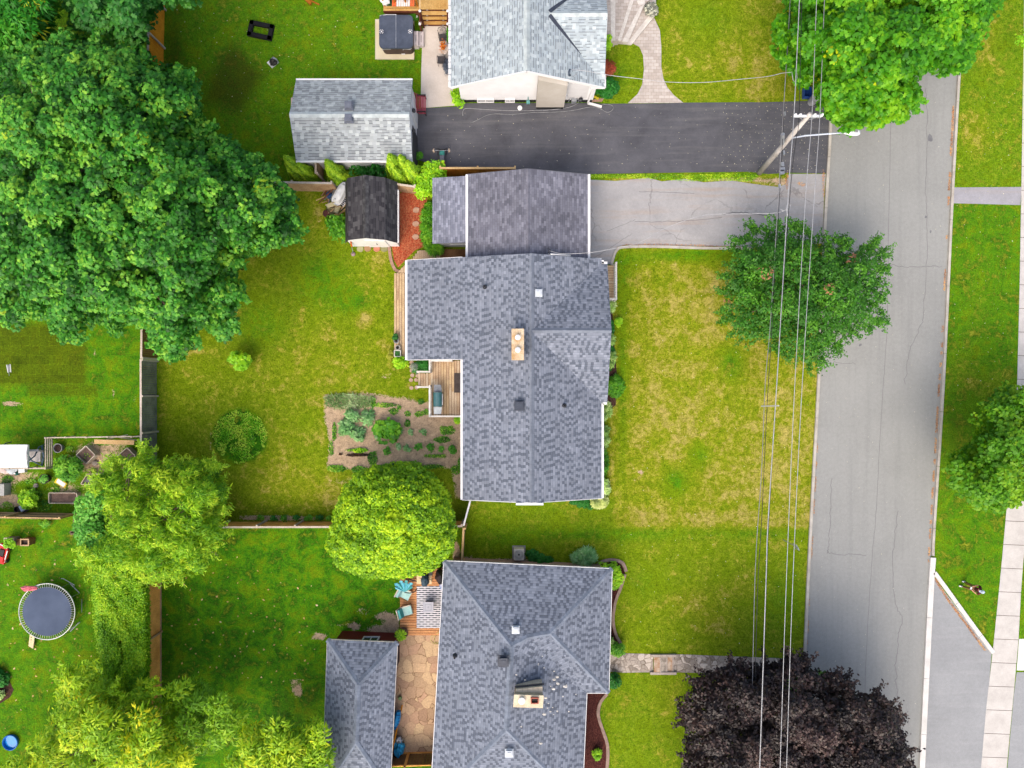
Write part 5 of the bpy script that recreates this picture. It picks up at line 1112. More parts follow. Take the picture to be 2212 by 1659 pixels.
# front border of the middle house
HG = 'plants in the front border'
for (u, v, r, rv, mat, lab) in [(1320, 660, 9, 12, F_HOSTA, 'white edged plant just below the front porch steps'), (1319, 735, 8, 10, F_HOSTA, 'white edged plant in the middle of the front border'),
                                (1321, 778, 10, 16, F_HOSTA, 'big white edged plant in the front border above the long bladed plant'), (1329, 835, 17, 20, F_SHRUB, 'green day lily with long arching blades at the front border corner'),
                                (1307, 888, 12, 20, F_HOSTA, 'pale hosta at the top of the narrow bed by the bungalow gutter'), (1306, 945, 8, 26, F_HOSTA, 'long clump of variegated hostas beside the white gutter'), (1305, 1000, 7, 24, F_SHRUB, 'dark green hostas beside the lower white gutter'),
                                (1306, 1052, 9, 16, F_HOSTA, 'pale hosta just above the bungalow southeast corner')]:
    shrub('hosta_plant', lab, 'plant', circle(u, v, r, 10, .1, rv), .15, .5, mat, HG, kind='spray', leaf=.3, asp=.28, per=34, clump=.2, up=.6)
shrub('hosta_plant', 'creamy white bush at the southeast corner of the bungalow', 'plant', circle(1292, 1082, 18, 12, .08, 15), .25, .6, foliage('cream_leaf', FA(100, 140, 60), FA(206, 224, 140), FA(244, 248, 190), trans=.2), HG, kind='spray', leaf=.22, asp=.35, per=50, clump=.2)
shrub('green_plant', 'dark green ground plants under the south gable of the bungalow', 'plant', [(1228, 1080), (1276, 1078), (1280, 1095), (1250, 1092)], .2, .5, F_DKSH, leaf=.2, clump=.2)
shrub('green_plant', 'green plants along the border below the porch', 'plant', [(1314, 680), (1322, 690), (1323, 800), (1315, 800)], .1, .4, F_DKSH, leaf=.2, clump=.18, gap=.3)
shrub('yellow_plant', 'small yellow green plant on the lawn beside the front border', 'plant', circle(1336, 695, 6, 8, .1, 9), .1, .3, F_LIME, leaf=.14, clump=.12)
shrub('blue_grass_plant', 'spiky blue green plant north of the south house', 'plant', circle(1261, 1205, 24, 12, .08, 18), .2, .7, F_BLUE, kind='spray', leaf=.5, asp=.14, per=50, clump=.25, up=.5)
shrub('lime_bush', 'bright lime bush at the northeast corner of the south house', 'bush', [(1292, 1218), (1325, 1218), (1344, 1230), (1345, 1256), (1330, 1274), (1322, 1270), (1318, 1232)], .35, .9, F_LIME, leaf=.16)
shrub('round_bush', 'round clipped bush north of the stone walk', 'bush', circle(1333, 1402, 14, 10, .05), .35, .9, F_SHRUB, leaf=.12, per=70)
shrub('round_bush', 'dark round bush south of the stone walk', 'bush', circle(1326, 1471, 14, 10, .08, 15), .3, .8, F_DKSH, leaf=.12, per=60)
shrub('variegated_plant', 'narrow pale plant against the south house wall by the round bush', 'plant', [(1316, 1378), (1323, 1380), (1325, 1404), (1318, 1412)], .2, .6, F_HOSTA, leaf=.2, clump=.15)
shrub('lime_plant', 'single lime plant alone in the dark mulch bed', 'plant', circle(1289, 1629, 8, 9, .1), .1, .35, F_LIME, kind='spray', leaf=.26, asp=.3, clump=.16)
shrub('ground_cover', 'dark green patch behind the white cooling unit', 'plant', [(1134, 1196), (1150, 1190), (1190, 1206), (1198, 1217), (1150, 1216)], .15, .45, F_DKSH, leaf=.14, clump=.18)
shrub('leafy_bush', 'bush under the gable between the two decks of the bungalow', 'bush', [(900, 782), (925, 780), (930, 800), (915, 806), (896, 800)], .2, .7, F_DKSH, kind='spray', leaf=.3, asp=.25)
shrub('lavender_plant', 'grey lavender beside the small deck steps', 'plant', circle(901, 794, 9, 8, .1, 10), .15, .45, foliage('sage_leaf', FA(90, 104, 110), FA(130, 144, 150), FA(170, 180, 184), trans=.1), kind='strand', leaf=.25, asp=.12)
shrub('lime_bush', 'pale flowering bush at the southwest foot of the long deck', 'bush', circle(866, 782, 14, 10, .1, 11), .2, .6, F_LIME, leaf=.2, per=26)
shrub('yellow_plant', 'yellowish clump beside the white planter of the long deck', 'plant', circle(843, 769, 6, 8, .1, 8), .1, .35, foliage('yellow_leaf', FA(120, 130, 40), FA(170, 176, 50), FA(200, 204, 80), trans=.2), leaf=.12, clump=.12)
shrub('lime_bush', 'lime plant below the white deck rail and the bungalow gutter', 'bush', [(978, 902), (996, 900), (996, 914), (985, 913)], .2, .6, F_LIME, leaf=.16, clump=.16)
# left garden
shrub('green_bush', 'large round herb bush in the middle of the left vegetable garden', 'bush', circle(148, 1012, 28, 14, .08, 25), .4, 1.1, F_SHRUB, kind='spray', leaf=.28, asp=.3, per=50, clump=.28)
shrub('green_bush', 'lime leafy bush above the grey bin in the left garden', 'bush', circle(62, 1076, 18, 12, .1, 18), .3, .8, F_LIME, leaf=.18, clump=.25)
shrub('green_bush', 'small bush just below the wooden rail fence at left', 'bush', circle(98, 1131, 11, 8, .1, 6), .2, .5, F_SHRUB, leaf=.14, clump=.2)
shrub('garden_bed_plant', 'leafy plants in the dark bed at the left edge', 'plant', [(-20, 1445), (2, 1450), (14, 1460), (16, 1476), (0, 1478), (-20, 1480)], .2, .6, F_DKSH, leaf=.22)
shrub('garden_bed_plant', 'green plant with white flowers in the lower part of the left dark bed', 'plant', [(-20, 1495), (0, 1492), (10, 1500), (4, 1508), (-20, 1510)], .2, .5, F_HOSTA, leaf=.16)
# tree seedlings along the south fence
for k, u in enumerate((563, 592, 614, 639, 665, 691, 712)):
    shrub('fence_shrub', ['dark little shrub left of the row under the brown fence', 'second little shrub along the brown fence', 'third little shrub along the brown fence', 'little shrub in the middle along the brown fence', 'fifth little shrub along the brown fence', 'sixth little shrub along the brown fence', 'last little shrub of the fence row, next to the globe tree'][k], 'shrub',
          circle(u, 1119, 6 + (k % 3), 8, .15, 5), .15, .45, F_DKSH if k % 2 else F_SHRUB, 'little shrubs along the back fence', leaf=.13, per=24, clump=.16)
# ------------------------------------------------------------------ vegetable garden
VG = 'vegetables in the garden plot'

for (u, v, r, lab) in [(760, 897, 14, 'big silver green leafy plant at the top left of the plot'), (792, 900, 13, 'big silver green leafy plant right of its twin near the onions'), (747, 923, 14, 'big silver green plant at the left of the plot'), (773, 935, 13, 'big silver green plant right of the left one, lowest of four')]:
    shrub('artichoke_plant', lab, 'vegetable', circle(u, v, r, 10, .15), .15, .5, F_BLUE, VG, kind='spray', leaf=.34, asp=.3, per=30, clump=.25, up=.55)
shrub('rhubarb_plant', 'largest bright green leafy mound in the middle of the plot', 'vegetable', circle(838, 930, 25, 14, .12, 23), .25, .7, F_SHRUB, VG, leaf=.38, asp=.7, per=16, clump=.3)
for k, (u, v, r) in enumerate([(866, 933, 5), (887, 934, 5), (913, 934, 6), (815, 943, 6), (858, 998, 0), (859, 966, 5), (881, 968, 7), (904, 966, 7), (930, 966, 7), (954, 968, 7), (977, 971, 8), (836, 975, 6)]):
    if r == 0: continue
    lab = {0: 'tiny blue green cabbage touching the big rhubarb', 1: 'small cabbage in the upper row, middle', 2: 'small cabbage at the right end of the upper row', 3: 'small blue cabbage left below the rhubarb', 5: 'smallest cabbage in the lower row', 6: 'second cabbage of the lower row', 7: 'third cabbage of the lower row', 8: 'fourth cabbage of the lower row', 9: 'fifth cabbage of the lower row', 10: 'cabbage at the right end of the lower row by the gutter', 11: 'cabbage lying lowest, below the rhubarb'}[k]
    shrub('cabbage_plant', lab, 'vegetable', circle(u, v, r, 8, .1), .06, .22, F_BLUE if k < 7 else F_CATALPA, VG, kind='spray', leaf=.2, asp=.5, per=14, clump=.14, up=.6, layers=1)
def stuffleaf(name, label, cat, polys, h, mat, n_per, leaf, asp, kind='plain', tint=.5):
    V = []; F = []; TT = []; nb = 0
    for poly in polys:
        P_ = sample_poly(poly, 1 / math.sqrt(n_per))
        if name == 'ground_cover': P_ = P_[np.array([mnoise.noise(Vector((p_[0] * .045, p_[1] * .045, 3.3))) for p_ in P_]) > -.17]
        hh = rng.uniform(min(.02, h * .8), h, len(P_)); pos = Wn(P_[:, 0], P_[:, 1], hh); nr = np.tile([0, 0, 1.], (len(pos), 1)) + rng.normal(size=pos.shape) * .45; nr /= np.linalg.norm(nr, axis=1, keepdims=True)
        L_ = leaf * rng.uniform(.6, 1.3, len(pos)); v, f = leaf_quads(pos, nr, L_, L_ * asp); V.append(v); F.append(f + nb); nb += len(v); TT.append(tint + rng.normal(0, .22, len(pos)) + np.array([mnoise.noise(Vector(p_) * 1.1) for p_ in pos]) * .6)
    o = arr_mesh(name, np.concatenate(V), np.concatenate(F), mat, None, np.concatenate(TT)); return tag(o, label=label, cat=cat, kind='stuff')
stuffleaf('onion_patch', 'tangle of grey green onion leaves at the top of the garden plot', 'vegetables', [[(700, 856), (730, 850), (780, 852), (808, 858), (800, 880), (770, 882), (735, 885), (704, 876)]], .3, foliage('onion_leaf', FB(80, 120, 60), FB(130, 166, 110), FB(180, 206, 166), trans=.2), .17, .5, .08)
stuffleaf('garden_weeds', 'low green weeds scattered over the soil of the plot', 'weeds', [circle(u, v, a, 8, .25, b) for u, v, a, b in [(830, 875, 26, 5), (805, 868, 8, 14), (850, 888, 10, 8), (880, 893, 8, 6), (905, 895, 9, 6), (862, 880, 5, 5), (910, 868, 8, 6), (722, 935, 5, 22), (716, 970, 5, 16), (770, 972, 22, 3),
    (725, 1012, 22, 8), (775, 1016, 20, 8), (845, 1006, 30, 4), (880, 1002, 30, 5), (930, 1008, 26, 5), (985, 1015, 12, 9), (940, 985, 30, 5), (955, 950, 20, 8), (965, 930, 20, 12), (822, 1014, 14, 8), (880, 915, 8, 8), (920, 890, 10, 6), (995, 1000, 6, 14), (805, 990, 10, 18), (935, 878, 8, 5)]], .14, F_SHRUB, .35, .13, .5)
stuffleaf('lettuce_row', 'short row of pale green lettuce in the lower left of the plot', 'vegetables', [circle(777, 973, 15, 10, .2, 4)], .15, F_LIME, 1.2, .16, .7)
stuffleaf('dark_lettuce_row', 'short row of nearly black lettuce in the lower left of the plot', 'vegetables', [circle(775, 983, 26, 10, .2, 3), circle(735, 981, 4, 8, .2, 2)], .12, foliage('black_lettuce', FA(30, 14, 10), FA(60, 34, 20), FA(90, 60, 30), trans=.1), 1.2, .12, .6)
stuffleaf('ground_cover', 'round raised patch of long grass in the back lawn', 'ground cover', [circle(518, 943, 58, 30, .07, 55)], .12, foliage('long_grass', FB(84, 166, 18), FB(130, 208, 30), FB(200, 230, 80), trans=.4), .16, .2, .3, tint=.6)
stuffleaf('garden_weeds', 'low weeds between the beds of the left vegetable garden', 'weeds', [circle(u, v, a, 8, .25, b) for u, v, a, b in [(14, 1036, 14, 9), (95, 1092, 22, 12), (122, 1058, 10, 6), (135, 992, 10, 6), (230, 955, 22, 7), (80, 1070, 10, 12), (15, 1090, 12, 7), (200, 1100, 40, 4), (66, 1040, 12, 6), (230, 1008, 14, 6), (150, 970, 9, 7), (200, 1015, 10, 5)]], .12, F_SHRUB, .3, .13, .45)
stuffleaf('weeds', 'strip of weeds along the boundary between the two driveways', 'weeds', [[(1273, 377), (1400, 376), (1500, 377), (1620, 374), (1640, 380), (1625, 392), (1560, 390), (1500, 392), (1400, 386), (1273, 384)]], .1, F_LIME, .35, .1, .4)
# fallen leaves
LIT = foliage('dry_leaf', FA(150, 96, 60), FA(205, 140, 92), FA(226, 176, 120), trans=.1)
def litter(name, label, polys, per, size=.07, mat=LIT, z=.02):
    stuffleaf(name, label, 'fallen leaves', polys, z, mat, per, size, .7)
def band(line, w_): 
    L_ = smooth_line(line, 14); return [[(L_[i][0] - w_, L_[i][1]), (L_[i][0] + w_, L_[i][1]), (L_[i + 1][0] + w_, L_[i + 1][1]), (L_[i + 1][0] - w_, L_[i + 1][1])] for i in range(len(L_) - 1)]
litter('leaf_litter', 'rusty fallen seeds and leaves gathered in the gutter along the east kerb', [b for i, b in enumerate(band([(2062, 180), (2051, 400), (2044, 540), (2035, 740), (2029, 829), (2020, 980), (2010, 1141), (2006, 1215)], 2.2)) if random.random() < .55], .5)
litter('leaf_litter', 'rusty fallen leaves along the west kerb below the dark tree', [b for i, b in enumerate(band([(1772, 800), (1762, 1030), (1750, 1250), (1742, 1430)], 1.8)) if random.random() < .4], .35)
litter('leaf_litter', 'orange seed drift along the slanting kerb of the southeast drive', [b for b in band([(2020, 1250), (2048, 1295), (2092, 1355), (2128, 1405)], 3)], .7)
litter('leaf_litter', 'drift of leaves and gravel around the joint of the old driveway and the kerb', [circle(1700, 392, 5, 10, .35, 20), circle(1779, 400, 3, 10, .4, 30), circle(1731, 397, 9, 9, .4, 5), [(1330, 536), (1350, 527), (1420, 526), (1500, 528), (1600, 532), (1600, 536), (1420, 532), (1345, 533)]], .3)
PET = foliage('pale_petal', FA(200, 196, 180), FA(226, 222, 206), FA(250, 248, 240), trans=.1)
stuffleaf('fallen_petals', 'pale petals and seeds strewn over the dark driveway under the wires', 'fallen petals', [[(1560, 224), (1780, 222), (1785, 372), (1560, 372)]], .02, PET, .008, .07, .5)
stuffleaf('fallen_petals', 'few pale flecks on the western part of the dark driveway', 'fallen petals', [[(950, 240), (1560, 226), (1560, 368), (950, 360)]], .02, PET, .0016, .07, .5)
stuffleaf('fallen_petals', 'pale flecks scattered on the road', 'fallen petals', [[(1800, 300), (2050, 180), (2000, 1600), (1760, 1400)]], .012, PET, .0006, .07, .5)

for lab, pl in (('tan dead leaves scattered on the lawn around the trampoline', [(-20, 1140), (200, 1140), (205, 1430), (-20, 1600)]), ('tan dead leaves scattered on the lawn between brown fence and red garage', [(360, 1150), (690, 1260), (680, 1500), (360, 1460)]), ('pale flecks on the north lawn', [(360, 10), (800, 10), (620, 330), (440, 200)])):
    stuffleaf('fallen_leaves', lab, 'fallen leaves', [pl], .03, foliage('tan_leaf', A(170, 140, 70), A(214, 176, 100), A(232, 206, 150), trans=.1) if 'tan' in lab else PET, .0011, .17 if 'tan' in lab else .07, .6)
stuffleaf('fallen_petals', 'pale flecks scattered over the front lawns', 'fallen petals', [[(1330, 560), (1560, 560), (1750, 860), (1730, 1400), (1340, 1400)]], .03, PET, .0007, .07, .5)
stuffleaf('fallen_petals', 'pale flecks scattered over the east lawn strip', 'fallen petals', [[(2070, 200), (2200, 200), (2190, 800), (2050, 900)]], .03, PET, .0012, .07, .5)
# ================================================================== fences
def wood_mat(name, c1, c2, rough=0.85):
    t = NT(name, rough, 0.15); p = t.pos()
    ge = t.n('ObjectInfo'); a = t.noise(p, 1.2, 4, .6); b = t.noise(p, 16, 3, .6)
    col = t.scale(t.mix(t.rng(a, .35, .65), c1, c2), t.rng(b, .3, .7, .78, 1.2)); t.bump(b, .3, .01); return t.done(col)
WD_TAN = wood_mat('weathered_boards', A(212, 178, 140), A(176, 142, 108)); WD_BRN = wood_mat('brown_boards', (.85, .42, .11), (.62, .28, .065)); WD_ORG = wood_mat('orange_boards', A(250, 166, 44), A(222, 138, 30))
WD_GRY = wood_mat('grey_boards', A(150, 149, 144), A(112, 111, 108)); WD_OLD = wood_mat('old_brown_boards', A(150, 112, 74), A(116, 84, 56)); WD_NEW = wood_mat('new_pale_boards', A(222, 190, 140), A(206, 170, 116)); WD_PALE = wood_mat('pale_cap_wood', A(216, 204, 190), A(190, 174, 156))
WD_AMB = wood_mat('amber_boards', A(196, 126, 40), A(160, 92, 26)); WD_RED = wood_mat('redwood_paint', A(110, 62, 44), A(84, 46, 34))
def fence(name, label, a, b, h, mat, railside=0, post=2.4, railmat=None, capmat=None, bw=.14, lean=0.0, rails=(0.35, 1.0)):
    a, b = W(*a), W(*b); t_ = thing(name, label, 'fence', a.lerp(b, .5)); d = (b - a); L = d.length; d.normalize(); nrm = Vector((-d.y, d.x, 0)); n = max(1, int(L / bw)); m = MB()
    for i in range(n):
        c = a + d * (i + .5) * L / n; hh = h * random.uniform(.99, 1.01); w_ = L / n * .93
        m.box(c + Vector((0, 0, hh / 2)) + nrm * random.uniform(-.006, .006), (w_, .022, hh), math.atan2(d.y, d.x))
    m.build('board_panel', mat, t_)
    if railside:
        for z in [h * r_ for r_ in rails] + ([] if not capmat else []):
            z_ = min(z, h - .06); MB().beam(a + nrm * railside * .045 + Vector((0, 0, z_)), b + nrm * railside * .045 + Vector((0, 0, z_)), .06, .09).build('rail', railmat or mat, t_)
    if capmat: MB().beam(a + Vector((0, 0, h + .025)), b + Vector((0, 0, h + .025)), .12, .035).build('top_cap', capmat, t_)
    k = max(1, round(L / post))
    for i in range(k + 1):
        c = a + d * min(max(L * i / k, .05), L - .05) + nrm * (railside or 1) * .09; MB().box(c + Vector((0, 0, (h + .06) / 2)), (.1, .1, h + .06), math.atan2(d.y, d.x)).build('post', railmat or capmat or mat, t_)
    return t_
fence('board_fence', 'orange stained board fence coming out under the dark trees at the top left', (357, -60), (350, 270), 1.85, WD_ORG, capmat=WD_PALE)
fence('board_fence', 'old brown stretch of board fence between the left garden and the back lawn', (342, 500), (338, 778), 1.8, WD_OLD, capmat=WD_PALE)
fence('board_fence', 'dark grey weathered board fence between the left vegetable garden and the back lawn', (338, 779), (339, 1085), 1.85, WD_GRY, capmat=WD_PALE)
fence('board_fence', 'weathered tan fence left of the black shed, under the young cedars', (565, 411), (733, 414), 1.75, WD_TAN, capmat=WD_PALE)
fence('board_fence', 'short grey fence stub running down from the grey garage wall', (699, 350), (699, 394), 1.75, WD_TAN, capmat=WD_PALE)
fence('board_fence', 'short tan fence joining the shed to the lime bush above the red mulch', (857, 413), (905, 420), 1.6, WD_TAN, capmat=WD_PALE)
fence('board_fence', 'new amber board fence with a yellow top rail along the dark driveway', (955, 381), (1114, 381), 1.6, WD_AMB, capmat=WD_NEW, railside=1)
fence('board_fence', 'pale wooden fence with three rails along the bottom of the left vegetable garden', (-60, 1107), (168, 1111), 1.7, WD_TAN, railside=1, railmat=WD_NEW, rails=(.05, .5, 1.0), post=3.6)
fence('board_fence', 'brown fence with a pale top along the south side of the back lawn', (338, 1128), (735, 1127), 1.7, WD_BRN, capmat=WD_PALE)
fence('board_fence', 'short brown fence between the globe tree and the white gate', (975, 1126), (1003, 1126), 1.6, WD_BRN, capmat=WD_PALE)
fence('board_fence', 'brown fence with pale rails on both edges beside the cedar hedge', (347, 1215), (347, 1660), 1.75, WD_BRN, railside=1, railmat=WD_TAN, rails=(.04, 1.0), post=4.2)
fence('board_fence', 'narrow tan fence running down to the corner of the south house', (1005, 1130), (1001, 1208), 1.5, WD_TAN, capmat=WD_NEW)
t_ = thing('garden_gate', 'white topped slanting gate between the bungalow corner and the fence', 'gate', W(1012, 1100))
a, b = W(1019, 1074), W(1005, 1126); m = MB(); d = (b - a)
for i in range(11): m.box(a + d * (i + .5) / 11 + Vector((0, 0, .75)), (.13, .02, 1.45), math.atan2(d.y, d.x))
m.build('board_panel', WD_PALE, t_); MB().beam(a + Vector((0, 0, 1.52)), b + Vector((0, 0, 1.52)), .1, .05).build('top_rail', WHITE, t_); MB().box(a + d * .5 + Vector((.05, 0, 1.1)), (.04, .12, .05)).build('latch', DARKP, t_)
# double gate at the end of the flagstone patio
t_ = thing('wooden_gate', 'brown double wooden gate closing the flagstone patio at the bottom', 'gate', W(890, 1632))
a, b = W(839, 1627), W(947, 1624)
for i, (f0, f1) in enumerate(((.02, .4), (.42, .93))):
    p, q = a.lerp(b, f0), a.lerp(b, f1); n = 8; m = MB(); d = q - p; rz = math.atan2(d.y, d.x)
    for k in range(n): m.box(p + d * (k + .5) / n + Vector((0, 0, .85)), (d.length / n * .94, .03, 1.6), rz)
    lf = m.build('gate_leaf', WD_OLD, t_); m = MB()
    nn = Vector((-d.y, d.x, 0)).normalized() * .04
    for z in (.12, 1.62): m.beam(p + nn + Vector((0, 0, z)), q + nn + Vector((0, 0, z)), .05, .12)
    for x in (p, q): m.beam(x + nn + Vector((0, 0, .06)), x + nn + Vector((0, 0, 1.68)), .05, .1)
    m.build('frame', WD_BRN, lf)
for f_ in (0, .41, .95): MB().box(a.lerp(b, f_) + Vector((0, 0, .9)), (.1, .1, 1.8)).build('post', WD_OLD, t_)
# low white rail fence of the left garden
t_ = thing('rail_fence', 'low white rail fence round the left vegetable garden', 'fence', W(210, 950)); m = MB()
def wrail(m, a, b, zs=(.25, .45, .65, .85)):
    for z in zs: m.beam(W(*a) + Vector((0, 0, z)), W(*b) + Vector((0, 0, z)), .05, .07)
wrail(m, (118, 944), (118, 1010)); m.build('rail', WD_PALE, t_); m = MB(); wrail(m, (118, 944), (338, 941), (.45, .85)); m.build('rail', WD_PALE, t_)
m = MB(); wrail(m, (-60, 1009), (118, 1009), (.45, .85)); m.build('rail', WD_PALE, t_)
for u, v in ((118, 944), (160, 943), (205, 943), (250, 942), (300, 942), (118, 1009), (80, 1009), (40, 1009)): MB().box(W(u, v) + Vector((0, 0, .46)), (.1, .1, .92)).build('post', WD_PALE, t_)

# ================================================================== decks
def deck(name, label, rect, h, mat, along='v', board=.165, sides=None, skip=None):
    """rect: plan units at deck height"""
    u0, v0, u1, v1 = rect; a = W(u0, v0, h); b = W(u1, v1, h); t_ = thing(name, label, 'deck', ((a.x + b.x) / 2, (a.y + b.y) / 2, 0)); x0, x1 = sorted((a.x, b.x)); y0, y1 = sorted((a.y, b.y)); m = MB()
    tot, o0 = ((x1 - x0), x0) if along == 'v' else ((y1 - y0), y0); n = max(1, int(tot / board))
    groups = [MB() for _ in range(3)]
    for k in range(n):
        c = o0 + (k + .5) * tot / n; g = random.choice(groups); z = h - .015 + random.uniform(-.003, .003)
        cuts = [0, random.uniform(.3, .7), 1] if (y1 - y0 if along == 'v' else x1 - x0) > 3 else [0, 1]
        for f0, f1 in zip(cuts[:-1], cuts[1:]):
            g = random.choice(groups)
            if along == 'v': g.box((c, y0 + (y1 - y0) * (f0 + f1) / 2, z), (tot / n - .028, (y1 - y0) * (f1 - f0) - .006, .03))
            else: g.box((x0 + (x1 - x0) * (f0 + f1) / 2, c, z), ((x1 - x0) * (f1 - f0) - .006, tot / n - .028, .03))
    for g, mt in zip(groups, mat):
        if g.v: g.build('boards', mt, t_)
    MB().box(((x0 + x1) / 2, (y0 + y1) / 2, (h - .04) / 2), (x1 - x0 - .06, y1 - y0 - .06, h - .05)).build('frame', WD_OLD, t_)
    return t_, (x0, y0, x1, y1)
DKP = [wood_mat('deck_board', A(216, 190, 158), A(192, 160, 128)), wood_mat('deck_board_pale', A(228, 208, 180), A(204, 178, 148)), wood_mat('deck_board_worn', A(196, 164, 128), A(226, 200, 160))]
DKO = [wood_mat('orange_deck_board', A(228, 168, 112), A(206, 140, 92)), wood_mat('orange_deck_board2', A(216, 150, 100), A(232, 172, 120)), wood_mat('orange_deck_board3', A(234, 180, 126), A(212, 148, 100))]
DKB = [wood_mat('amber_deck_board', A(206, 164, 96), A(190, 142, 80)), wood_mat('amber_deck_board2', A(222, 184, 118), A(200, 156, 90)), wood_mat('amber_deck_board3', A(196, 150, 80), A(214, 176, 110))]
t1, _ = deck('long_deck', 'long narrow pale wooden deck along the west wing of the bungalow', (851, 590, 885, 777), .2, DKP)
DKS = [wood_mat('dark_stained_deck_board', A(150, 110, 74), A(108, 76, 50))] * 3
deck('corner_deck', 'stained wooden deck strip between lean-to and west wing', (950, 538, 1012, 572), .3, DKS)
m = MB()
for k in range(16):
    u = 878 + k * 4.6; vt = 541 if u > 902 else 541 + (902 - u) * 1.25; m.prism([tuple(W(x, y, .2))[:2] for x, y in ((u + .1, vt), (u + 4.4, vt), (u + 4.4, 566), (u + .1, 566))], .1, .22)
for k in range(5):
    u = 857 + k * 4.6; vt = 541 + (905 - u) * 1.02; m.prism([tuple(W(x, y, .2))[:2] for x, y in ((u + .1, vt), (u + 4.4, vt - 4), (u + 4.4, 589), (u + .1, 589))], .1, .21)
m.build('deck_corner_boards', DKP[0], t1)
t2, (x0, y0, x1, y1) = deck('back_deck', 'pale wooden back deck with white railings and a barbecue', (930, 779, 1004, 900), .75, DKP)
def rail(parent, pts, h, base, mat, bal=.14, tw=.1, posts=True):
    m = MB()
    for a, b in zip(pts[:-1], pts[1:]): MB().beam(Vector((*a, base + h)), Vector((*b, base + h)), tw, .05).build('top_rail', mat, parent); MB().beam(Vector((*a, base + .12)), Vector((*b, base + .12)), .05, .05).build('bottom_rail', mat, parent)
    for a, b in zip(pts[:-1], pts[1:]):
        a_, b_ = Vector((*a, 0)), Vector((*b, 0)); n = int((b_ - a_).length / bal)
        for k in range(1, n): m.box(a_.lerp(b_, k / n) + Vector((0, 0, base + .1 + (h - .1) / 2)), (.035, .035, h - .1))
    m.build('baluster_row', mat, parent)
    for p in pts: MB().box((*p, base + h / 2 + .04), (.1, .1, h + .08)).build('post', mat, parent)
ys0, ys1 = W(0, 804, .75).y, W(0, 834, .75).y
RW = M('white_rail_paint', A(240, 238, 234), A(216, 210, 202), scale=3, rough=.6)
rail(t2, [(x0 + .05, ys1), (x0 + .05, y0 + .05), (x1 - .2, y0 + .05)], .9, .75, RW); rail(t2, [(x0 + .05, ys0), (x0 + .05, y1 - .05), (x0 + 1.4, y1 - .05)], .9, .75, RW)
st, _ = deck('deck_steps', 'small pale wooden landing with white handrails leading down from the back deck', (903, 806, 931, 834), .45, DKP)
for vv in (803, 836):
    a, b = W(902, vv, .9), W(931, vv, 1.3); MB().beam(a, b, .1, .06).build('handrail', RW, st); MB().box((a.x, a.y, .45), (.13, .13, .92)).build('post', RW, st)
p = W(988, 827, .76); tag(MB().box((p.x, p.y, .775), (.42, 1.25, .02)).build('doormat', M('brown_mat', A(84, 74, 70), A(60, 52, 50), fine=60)), 'dark brown doormat on the back deck by the sliding door', 'doormat')
# front porch
t3, (x0, y0, x1, y1) = deck('front_porch', 'narrow wooden front porch with a white railing on the east side of the bungalow', (1308, 573, 1328, 652), .5, DKP, along='h')
rail(t3, [(x1 - .05, y1 - .02), (x1 - .05, y0 + .05), (x1 - .75, y0 + .05)], .9, .5, RW)
# south deck
t4, _ = deck('south_deck', 'orange wooden deck with a striped rug beside the south house', (864, 1228, 962, 1373), .35, DKO, along='h')
def rugmat():
    t = NT('striped_rug', .95, .1); sp = t.n('SeparateXYZ'); t.l(t.pos(), sp.inputs[0]); y = t.math('DIVIDE', sp.outputs[1], .135); f = t.math('FRACT', y); row = t.math('FLOOR', y)
    x = t.math('ADD', t.math('DIVIDE', sp.outputs[0], .42), t.math('MULTIPLY', t.math('MODULO', t.math('ABSOLUTE', row), 2.0), .5)); seg = t.math('FRACT', x)
    blk = t.math('MULTIPLY', t.math('LESS_THAN', f, .5), t.rng(seg, .3, .36, 0.55, 1.0)); return t.done(t.mix(blk, A(240, 240, 246), A(52, 58, 72)))
p0, p1 = W(900, 1266, .37), W(957, 1357, .37)
tag(MB().box(((p0.x + p1.x) / 2, (p0.y + p1.y) / 2, .366), (p1.x - p0.x, p0.y - p1.y, .014)).build('striped_rug', rugmat()), 'black and white striped rug on the orange deck', 'rug')
# north deck with steps
t5, (x0, y0, x1, y1) = deck('north_deck', 'amber wooden deck with brown edges and a bench at the top edge', (828, -80, 905, 24), .9, DKB, along='h')
MB().beam((x0, y0 - .03, .84), (x1, y0 - .03, .84), .06, .18).build('fascia', WD_RED, t5)
MB().beam((x0 + .05, y0 + .35, 1.75), (x1, y0 + .35, 1.75), .12, .05).build('top_rail', WD_AMB, t5); 
for k in range(4): MB().box((x0 + .1 + k * (x1 - x0 - .2) / 3, y0 + .35, 1.3), (.1, .1, .95)).build('post', WD_AMB, t5)
t6 = thing('wooden_stairs', 'broad amber wooden stairs with dark red sides down to the concrete walk', 'stairs', W(937, 40))
for k, (va, vb, h_) in enumerate([(-80, 20, .9), (22, 32, .68), (34, 42, .46), (44, 52.5, .24)]):
    a, b = W(908, va, h_), W(966, vb, h_)
    if k == 0:
        m = MB()
        for i in range(12): m.box((a.x + (i + .5) * (b.x - a.x) / 12, (a.y + b.y) / 2, h_ - .02), ((b.x - a.x) / 12 - .01, a.y - b.y, .04))
        m.build('landing', DKB[1], t6)
    else: MB().box(((a.x + b.x) / 2, (a.y + b.y) / 2, h_ - .02), (b.x - a.x, a.y - b.y, .045)).build('tread', DKB[k % 3], t6)
    MB().box(((a.x + b.x) / 2, b.y + .03, h_ / 2 - .03), (b.x - a.x, .04, h_ - .05)).build('riser', WD_RED, t6)
    for f_ in (.25, .85): MB().box((a.x + (b.x - a.x) * f_, b.y - .01, h_ - .07), (.12, .04, .05)).build('step_light', METAL, t6)
